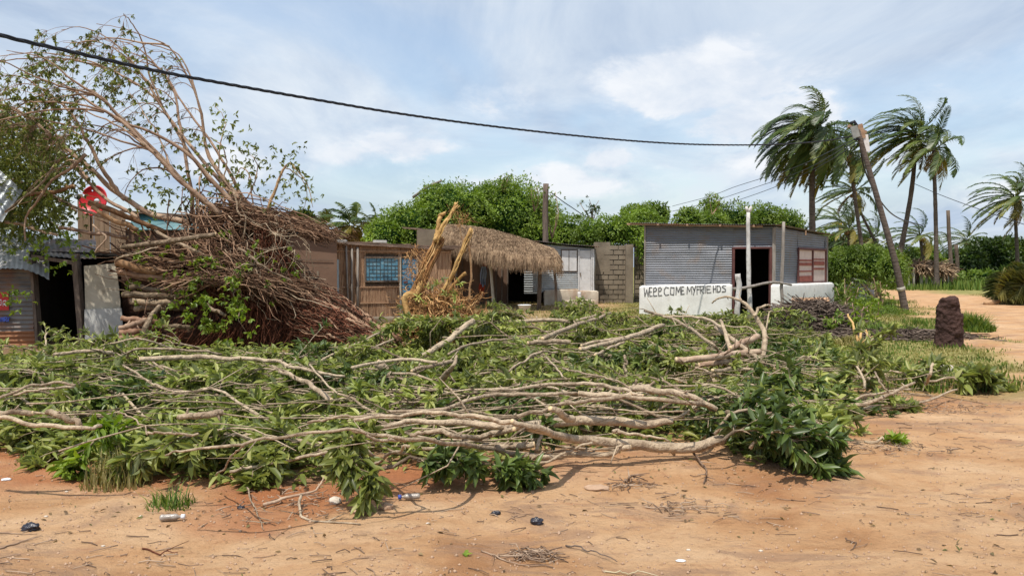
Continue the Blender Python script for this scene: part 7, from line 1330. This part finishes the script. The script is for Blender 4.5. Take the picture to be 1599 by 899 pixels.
for ri, (d0, rl) in enumerate(ROWS):
    for ci, (px, cl_) in enumerate(COLS):
        hh = .34 if ri else .22; py = HOR + (EYE - hh) * F / d0; fy = np.interp(px, _fe[:, 0], _fe[:, 1]); 
        if ri == 0: d_ = max(F * EYE / (fy - HOR) + .78, 5.9); py = HOR + (EYE - hh) * F / d_
        else: d_ = d0
        if px < 600 and d_ > 12.0: continue
        if px < 740 and d_ > 13.6: continue
        if px < 820 and d_ > 16: continue
        D_ = dens(px, py)
        if D_ <= .03: continue
        if ri and (d_ - F * EYE / (fy - HOR)) < .45: continue
        area = (85 / F * d_) * rd_[ri]; n = int(area * D_ * 700 * (1 if d_ < 10 else .75) * (1.35 if ri == 0 else 1)); n = max(n, 110); x_ = (px + rng.normal() * 14 - CX) / F * d_
        left = px < 1080; ang = (math.pi + rng.normal() * .5) if left else rng.uniform(-.9, .9)
        if ri == 0 and left: ang = math.pi + rng.uniform(-.1, .75)
        Ln = min(2.1, .85 + .12 * d_) * rng.uniform(.85, 1.2); hN = rng.uniform(.22, .50) if ri else rng.uniform(.12, .28)
        if d_ > 12: hN = rng.uniform(.45, .68) if px < 930 else rng.uniform(.2, .36)
        if ri == 0 and px > 1150: Ln *= .6
        mt = "leaf_mango" if rng.random() < (.82 if px < 1000 else .45) else "leaf_dark"
        leafy_branch(f"{'dark glossy' if mt == 'leaf_dark' else 'fresh green'} leafy branch {rl}, {cl_}", (x_, d_, 0), ang, Ln, n, rng, mt, hN, rng.uniform(.04, .25), (.12, .20) if d_ < 9 else (.12, .18), .42 + .02 * d_, wr=rng.uniform(.25, .33))
# the dark glossy clump and other remarkable pieces
def special(label, px, py, h, ang, Ln, n, mat, **k):
    p_ = G(px, py, h); leafy_branch(label, p_, ang, Ln, n, np.random.default_rng(int(px * 3 + py)), mat, h=k.pop("hh", h), **k)
special("big glossy dark rosette clump drooping on the sand at the end of the longest limb", 1225, 706, .15, -.2, .55, 420, "leaf_dark", L=(.14, .21), spread=.42, wr=.3, hh=.30)
special("glossy dark clump crowning the end of the heap below the shop's corner", 1190, 645, .4, -.3, .7, 340, "leaf_dark", L=(.12, .18), spread=.45, wr=.42, hh=.42, tiph=.25)
special("glossy dark clump beside the thick limb's end", 1165, 690, .2, .4, .8, 360, "leaf_dark", L=(.13, .19), spread=.45, wr=.34, hh=.3)
special("dark leafy branch behind the glossy clumps, against bare soil", 1215, 655, .3, 2.4, .8, 340, "leaf_dark", L=(.13, .18), spread=.45, wr=.36, hh=.45)
special("rosette clump hanging lowest over the red soil", 462, 720, .12, 3.6, .6, 330, "leaf_mango", L=(.14, .19), spread=.30, hh=.25, tiph=.04)
special("long leafy spray drooping over the grass tuft", 318, 700, .2, 3.5, 1.1, 380, "leaf_mango", L=(.13, .2), spread=.36, hh=.32, tiph=.05)
special("yellowing leafy spray above the straw-coloured grass tuft", 195, 672, .3, 3.9, .8, 190, "leaf_bright", L=(.13, .18), spread=.32, hh=.34, tiph=.08)
special("drooping leaf curtain hanging in the heap below the reed hut", 560, 690, .4, -1.5, .6, 260, "leaf_mango", L=(.13, .18), spread=.3, hh=.42, tiph=.15, droop=.8)
special("dark rosette row along the front foot of the bare limbs", 690, 718, .2, .05, 1.1, 420, "leaf_dark", L=(.14, .19), spread=.3, hh=.22, tiph=.12)
special("small dark sprig standing among the front limbs", 846, 690, .15, 1.4, .35, 110, "leaf_dark", L=(.12, .17), spread=.2, hh=.28, tiph=.2)
special("leafy branch standing up where the grass meets the soil", 1348, 588, .3, 1.0, .8, 420, "leaf_mango", L=(.13, .19), spread=.4, hh=.45, tiph=.75, bare=.1)
special("leafy branch lying at the heap's side by the grey limb on the soil", 1262, 568, .15, .6, .8, 220, "leaf_mango", spread=.35, hh=.25)
special("leafy branch in the twiggy fan near the litter", 1405, 590, .15, .3, 1.1, 340, "leaf_mango", spread=.4, hh=.25, tiph=.3)
special("low leafy branch on the sand beneath the twiggy fan", 1376, 636, .06, .2, .7, 200, "leaf_mango", spread=.3, hh=.10, tiph=.05)
special("large-leaved branch at the far tip of the twiggy fan", 1508, 596, .15, .1, .9, 330, "leaf_mango", L=(.16, .25), spread=.35, wr=.4, hh=.25, tiph=.15)
special("leafy spray reaching past the crossed limbs towards the brushwood", 1218, 505, .5, .6, 1.1, 200, "leaf_shrub" if False else "leaf_mango", spread=.5, hh=.75, tiph=.55)
special("bright leafy branch rising against the white base wall", 1112, 500, .45, .4, 1.3, 380, "leaf_mango", spread=.5, hh=.5, tiph=.45)
special("bright leafy branch in front of the block wall's foot", 975, 497, .4, 2.6, 1.3, 380, "leaf_mango", spread=.5, hh=.45, tiph=.35)
special("single fresh leafy sprig lying alone on the sand", 1380, 690, .03, .1, .32, 75, "leaf_bright", L=(.09, .13), spread=.12, hh=.04, tiph=.03)
special("weedy green sprig at the foot of the stall's doorway", 80, 545, .3, 1.8, .9, 130, "leaf_mango", L=(.07, .11), spread=.4, hh=.55, tiph=.5)
# ------------------------------------------------------------------ thin sticks threaded through the heap
def sticks(n, x0, x1, y0, y1, label, grp, hr, Lr, ar, rr_, seed, mat="bark_grey", front=None):
    rng = np.random.default_rng(seed); k = 0
    while k < n:
        px = rng.uniform(x0, x1); py = y0 + (y1 - y0) * rng.random(); h = rng.uniform(*hr); c = G(px, py, h)
        if pile_front(np.array(c[0]), np.array(c[1])) < .15: continue
        a = rng.normal() * ar; L_ = rng.uniform(*Lr) * (.6 + c[1] / 16); d = np.array([math.cos(a), math.sin(a), rng.normal() * .05]); K = 10; u = np.linspace(-.5, .5, K)[:, None]; sd = np.array([-d[1], d[0], 0]); p = c + d * u * L_ + sd * ((u ** 2 - .08) * rng.normal() * .5) + smooth_rand(rng, (), K, .02); p[:, 2] += rng.normal() * .18 * (u[:, 0] ** 2) ; p[:, 2] = np.maximum(p[:, 2], .03)
        mb = MB(); tubes(mb, p, np.linspace(1, .45, K) * rng.uniform(*rr_) * (.7 + c[1] / 25), 6, lump=.1, rng=rng, rnd=.3 + .6 * rng.random())
        for _ in range(rng.integers(0, 3)): i = rng.integers(3, K - 1); e = nrm(d + sd * rng.normal() * .6 + [0, 0, .2 * rng.normal()]); tubes(mb, np.array([p[i], p[i] + e * .2, p[i] + e * .45]), np.array([.006, .005, .003]), 5, rng=rng)
        solo("thin_stick", mb, M[mat], label, "stick", grp); k += 1
sticks(76, 570, 1080, 585, 712, "thin bare stick among the bare limbs between the stout stub and the dark leafy clump", "thin sticks of the heap's bare middle", (.08, .42), (1.0, 2.4), .16, (.006, .015), 1)
sticks(30, 740, 1120, 505, 600, "thin bare stick in the back of the heap below the thatch and the greeting", "thin sticks of the heap's back", (.2, .5), (.7, 1.7), .6, (.005, .013), 2)
sticks(22, -20, 560, 545, 700, "thin bare stick threading the dense leaves below the stall and the trunk", "thin sticks among the dense leaves", (.35, .55), (.8, 1.8), .4, (.005, .011), 3)
sticks(26, 1080, 1260, 510, 640, "thin bare stick near the crossed limbs", "thin sticks round the crossed limbs", (.1, .5), (.5, 1.2), .7, (.005, .010), 4)
sticks(18, 1290, 1500, 585, 640, "thin bare stick in the twiggy fan beside the grass", "thin sticks of the twiggy fan", (.04, .2), (.6, 1.3), .35, (.004, .009), 5)
# loose leaves and trash fallen under the heap
rng = np.random.default_rng(5); n = 52000; px = rng.uniform(-140, 1330, n); d_ = 5.2 + 14 * rng.random(n) ** .9; x = (px - CX) / F * d_; y = d_; pf_ = pile_front(x, y); py = HOR + 1.45 * F / d_
dn = np.vectorize(dens)(px, py); ok = (pf_ > .1) & (rng.random(n) < np.clip(dn + .22, 0, 1)) & ~((px < 600) & (d_ > 13)) & ~((px < 820) & (d_ > 17)); x, y, dn = x[ok], y[ok], dn[ok]; m_ = len(x); hgt = .015 + rng.random(m_) ** 1.6 * .26 * np.clip(dn, 0, 1)
mb = MB(); l = rng.uniform(.09, .17, m_); leaves(mb, np.stack([x, y, gz(x, y) + hgt], 1), nrm(rng.normal(size=(m_, 3)) * [1, 1, .22]), nrm(rng.normal(size=(m_, 3)) * .3 + [0, 0, 1]), l, l * .3, rng.random(m_) * .85, rng=rng, curl=.1)
tag(obj("loose_leaves", mb, M["leaf_mango"]), kind="stuff")
# ------------------------------------------------------------------ scattered debris on the sand
rng = np.random.default_rng(6); mb = MB(); n = 2600; y = 3.7 + rng.random(n) ** 1.3 * 9; x = (rng.random(n) * 2 - 1) * y * .75; cl_n = fbm(np.stack([x, y, x * 0], 1), 1.0, 3); ok = (rng.random(n) < np.clip((cl_n - .42) * 4.5, .04, 1)) & (pile_front(x, y) < .6); x, y = x[ok], y[ok]; m_ = len(x); l = rng.uniform(.01, .075, m_); a = rng.normal(size=m_) * .7; d = np.stack([np.cos(a), np.sin(a), a * 0], 1); p = np.stack([x, y, gz(x, y) + .006], 1); pts = np.stack([p - d * l[:, None], p + rng.normal(size=(m_, 3)) * [.012, .012, .004] + [0, 0, .004], p + d * l[:, None]], 1); tubes(mb, pts, rng.uniform(.0012, .0035, (m_, 1)) * np.ones((1, 3)), 4, rnd=rng.random(m_), rng=rng)
tag(obj("twig_litter", mb, M["dry_twig"]), kind="stuff")
mb = MB(); n = 5000; y = 3.7 + rng.random(n) ** 1.3 * 9; x = (rng.random(n) * 2 - 1) * y * .75; cl_n = fbm(np.stack([x, y, x * 0 + 2], 1), 1.2, 3); near = np.exp(-np.clip(-pile_front(x, y), 0, 9) / .5); ok = (rng.random(n) < np.clip((cl_n - .44) * 3.5, .03, 1) * .6 + near * .7) & (pile_front(x, y) < .5); x, y = x[ok], y[ok]; m_ = len(x); l = rng.uniform(.012, .045, m_); leaves(mb, np.stack([x, y, gz(x, y) + .006], 1), nrm(rng.normal(size=(m_, 3)) * [1, 1, .15]), nrm(rng.normal(size=(m_, 3)) * .4 + [0, 0, 1]), l, l * .4, rng.random(m_), rng=rng)
tag(obj("leaf_litter", mb, M["leaf_litter_mat"]), kind="stuff")
mb = MB(); n = 5000; y = 3.7 + rng.random(n) ** 1.4 * 9; x = (rng.random(n) * 2 - 1) * y * .75; ok = pile_front(x, y) < .3; x, y = x[ok], y[ok]
T8 = nrm(np.array([[1, 0, 0], [-1, 0, 0], [0, 1, 0], [0, -1, 0], [0, 0, 1], [0, 0, -1]])); F8 = np.array([[0, 2, 4], [2, 1, 4], [1, 3, 4], [3, 0, 4], [2, 0, 5], [1, 2, 5], [3, 1, 5], [0, 3, 5]]); m_ = len(x); s = rng.uniform(.003, .011, (m_, 1, 1)) * rng.uniform(.6, 1.4, (m_, 1, 3)); v = np.stack([x, y, gz(x, y) + .002], 1)[:, None] + T8[None] * s + rng.normal(size=(m_, 6, 3)) * .001
mb.add(v.reshape(-1, 3), f3=(F8[None] + (np.arange(m_) * 6)[:, None, None]).reshape(-1, 3)); tag(obj("gravel", mb, M["stone_tan"]), kind="stuff")
# ------------------------------------------------------------------ single bits of litter
def lump_obj(name, px, py, r, mat, label, cat, seed, noise=.45, nsc=2.0, lift=.5, rot=0):
    c = G(px, py); c[2] = float(gz(c[0], c[1])) + r[2] * lift; mb = MB(); blob(mb, c, r, 26, 16, noise, nsc, seed=seed); solo(name, mb, M[mat], label, cat, loc=(c[0], c[1], c[2] - r[2] * lift))
lump_obj("stone", 523, 787, (.042, .035, .028), "stone_pale", "pale whitish stone on red soil in front of the heap", "stone", 1, .35); lump_obj("stone", 603, 800, (.045, .035, .028), "stone_tan", "smooth tan stone lying near the plastic bottle", "stone", 2, .25)
lump_obj("stone", 567, 803, (.075, .04, .018), "stone_tan", "flat grey-brown stone between the pale stone and the tan one", "stone", 3, .3); lump_obj("stone", 932, 764, (.09, .05, .02), "stone_tan", "flat tan stone half buried before the longest limb", "stone", 4, .3)
lump_obj("stone", 1450, 578, (.16, .12, .12), "brick_orange", "orange brick lump by the pale cut stub", "brick", 5, .3); lump_obj("stone", 1472, 582, (.14, .1, .08), "stone_pale", "pale lump of rubble next to the orange brick lump", "rubble", 6, .3)
lump_obj("plastic_bag", 838, 818, (.040, .03, .026), "black_plastic", "crumpled black plastic bag, the rounder one, on bare sand", "plastic bag", 7, .6, 4); lump_obj("plastic_bag", 774, 805, (.028, .02, .014), "black_plastic", "tiny black plastic scrap on bare sand near the round black bag", "plastic scrap", 8, .7, 5)
lump_obj("plastic_bag", 48, 829, (.05, .03, .028), "black_plastic", "torn black plastic bag beside two dry twigs", "plastic bag", 9, .8, 5); lump_obj("plastic_bag", 376, 794, (.022, .018, .012), "black_plastic", "little dark scrap by the grass tuft's thin twigs", "plastic scrap", 10, .7, 5)
lump_obj("plastic_bag", 741, 745, (.055, .035, .018), "plastic_yellow", "yellow plastic wrapper at the foot of the dark rosettes", "wrapper", 11, .6, 4); lump_obj("paper_scrap", 1063, 877, (.026, .014, .006), "plastic_white", "white paper scrap alone on the sand", "paper scrap", 12, .5, 4); lump_obj("paper_scrap", 10, 748, (.035, .022, .01), "plastic_white", "white plastic scrap at the picture's edge before the heap", "plastic scrap", 13, .5, 4)
for i, (px, py, lb) in enumerate([(104, 766, "tiny white scrap before the straw-coloured grass"), (161, 853, "small white chip low on the open sand"), (72, 808, "small pale chip near the torn black bag"), (220, 808, "white chip beside the crushed clear bottle"), (668, 820, "cream scrap below the plastic bottle"), (1188, 860, "small dark-edged pale scrap far on the open sand"), (1075, 858, "pale chip just above the white paper scrap")]): lump_obj("litter_chip", px, py, (.012, .009, .005), "stone_pale", lb, "litter", 20 + i, .5, 4)
def bottle(px, py, ang, label, mat="plastic_clear", Ln=.13, cap="sign_blue"):
    c = G(px, py); z = float(gz(c[0], c[1])); d = np.array([math.cos(ang), math.sin(ang), 0]); u = np.array([0, .05, .12, .18, .5, .55, .6, .72, .84, .90, 1.0]); r = np.array([.016, .029, .031, .028, .031, .027, .031, .030, .017, .0125, .0125]) * .66; t = thing("plastic_bottle", label, "bottle", (c[0], c[1], z)); p = np.array([c[0], c[1], z + .028]) + d * ((u - .5) * Ln)[:, None]; mb = MB(); tubes(mb, p, r, 16, lump=.12); obj("bottle_body", mb, M[mat], t)
    mb = MB(); tubes(mb, np.array([p[-1] - d * .004, p[-1] + d * .018]), np.full(2, .0155), 14); obj("cap", mb, M[cap], t)
bottle(641, 785, 3.3, "clear plastic bottle with blue cap lying on sand before the heap"); bottle(267, 817, .15, "crushed clear bottle lying on sand below the green grass tuft", cap="plastic_white")
def twig(pts, label, w=4, mat="dry_twig", side=2, seed=0, name="fallen_twig"):
    rng = np.random.default_rng(abs(seed + int(pts[0][0]))); a_ = np.array([G(q[0], q[1], q[2]) for q in pts]); c_ = spline(a_, 18) + smooth_rand(rng, (), 18, .006); c_[:, 2] = np.maximum(c_[:, 2], gz(c_[:, 0], c_[:, 1]) + .006); r0 = w * .5 * a_[0][1] / F; mb = MB(); tubes(mb, c_, np.linspace(r0, r0 * .4, 18), 6, lump=.2, rng=rng)
    for _ in range(side): i = rng.integers(3, 16); e = nrm(rng.normal(size=3) * [1, .7, .2] + nrm(c_[i + 1] - c_[i])); tubes(mb, np.array([c_[i], c_[i] + e * .06, c_[i] + e * .14 - [0, 0, .005]]), np.array([r0 * .5, r0 * .4, r0 * .2]), 5, rng=rng)
    solo(name, mb, M[mat], label, "twig")
twig([(414, 789, .02), (450, 776, .03), (490, 765, .08), (507, 743, .16)], "bent brown root-like twig under the lowest rosette clump", 6, "bark", 2)
twig([(470, 775, .05), (467, 797, .03), (480, 812, .02), (520, 818, .01), (562, 823, .01)], "L-shaped pale twig trailing over the sand below the rosette clump", 5, "bark_grey", 3); twig([(385, 760, .04), (397, 792, .02), (412, 828, .01)], "thin pale twig before the L-shaped one", 3, "bark_grey", 3)
twig([(0, 857, .01), (30, 848, .01), (66, 838, .01)], "straight dry twig pointing at the torn black bag", 3, "dry_twig", 1); twig([(-5, 833, .01), (30, 834, .01), (60, 833, .01)], "thin dry twig lying along the torn black bag", 2, "dry_twig", 1)
twig([(886, 849, .01), (920, 860, .01), (965, 874, .01)], "straight dark stick slanting on the bare sand", 3, "post_dark", 0); twig([(1084, 707, .05), (1095, 722, .03), (1103, 736, .02), (1101, 754, .02)], "ragged brown twig hanging off the longest limb's foot", 4, "dry_twig", 4)
twig([(1010, 790, .01), (1050, 792, .01), (1125, 788, .01)], "long thin reddish twig flat on the sand before the longest limb", 2.5, "dry_twig", 3); twig([(755, 862, .01), (785, 872, .01), (830, 884, .01)], "brown twig with bits of leaf at the photo's bottom middle", 3, "dry_twig", 3); twig([(945, 893, .01), (980, 893, .01), (1015, 896, .01)], "thin greenish stem at the very bottom of the sand", 3, "straw", 1)
twig([(220, 858, .01), (250, 863, .01), (275, 861, .01)], "short dark reddish stick on the open sand", 3, "root_red", 1); twig([(1320, 842, .02), (1338, 848, .01), (1328, 860, .01)], "small hooked twig alone on the open sand", 3, "dry_twig", 1); twig([(975, 751, .01), (985, 745, .05), (990, 742, .06)], "curled dead leaf stalk before the longest limb", 5, "dry_twig", 4)
twig([(1265, 722, .02), (1272, 712, .05), (1278, 706, .1)], "pale yellow splinter beside the drooping rosette clump", 4, "yellow_wood", 0)
def scatter(px, py, r, n, label, seed, mat="dry_twig"):
    rng = np.random.default_rng(seed); c = G(px, py); a = rng.random(n) * 6.28; q = r * rng.random(n) ** .7; x = c[0] + np.cos(a) * q * 1.6; y = c[1] + np.sin(a) * q; d = nrm(rng.normal(size=(n, 3)) * [1, .6, .12]); p = np.stack([x, y, gz(x, y) + .008 + .02 * rng.random(n)], 1); l = rng.uniform(.01, .06, (n, 1)); mb = MB(); tubes(mb, np.stack([p - d * l, p + rng.normal(size=(n, 3)) * .01, p + d * l], 1), rng.uniform(.0015, .004, (n, 1)) * np.ones((1, 3)), 4, rnd=rng.random(n), rng=rng); mb2 = tag(obj("twig_scatter", mb, M[mat], None, loc=(c[0], c[1], 0)), kind="stuff")
scatter(835, 868, .10, 90, "", 1); scatter(1400, 705, .3, 110, "", 2, "dry_twig"); scatter(1060, 790, .18, 50, "", 3); scatter(985, 760, .12, 40, "", 4); scatter(1460, 640, .5, 180, "", 5); scatter(1480, 600, .6, 260, "", 6, "root_red"); scatter(470, 790, .4, 100, "", 7)
c = G(727, 874); mb = MB(); leaves(mb, np.array([[c[0], c[1], .02], [c[0] + .01, c[1] - .01, .02], [c[0], c[1], .025]]), nrm(np.array([[.1, 1, .3], [-.5, .6, .2], [.7, .3, .2]])), np.array([0, 0, 1.]) * np.ones((3, 1)), np.array([.07, .05, .045]), np.array([.025, .02, .018]), np.array([.5, .3, .6])); solo("fallen_leaf", mb, M["leaf_bright"], "small green three-part leaf lying alone low on the sand", "leaf")
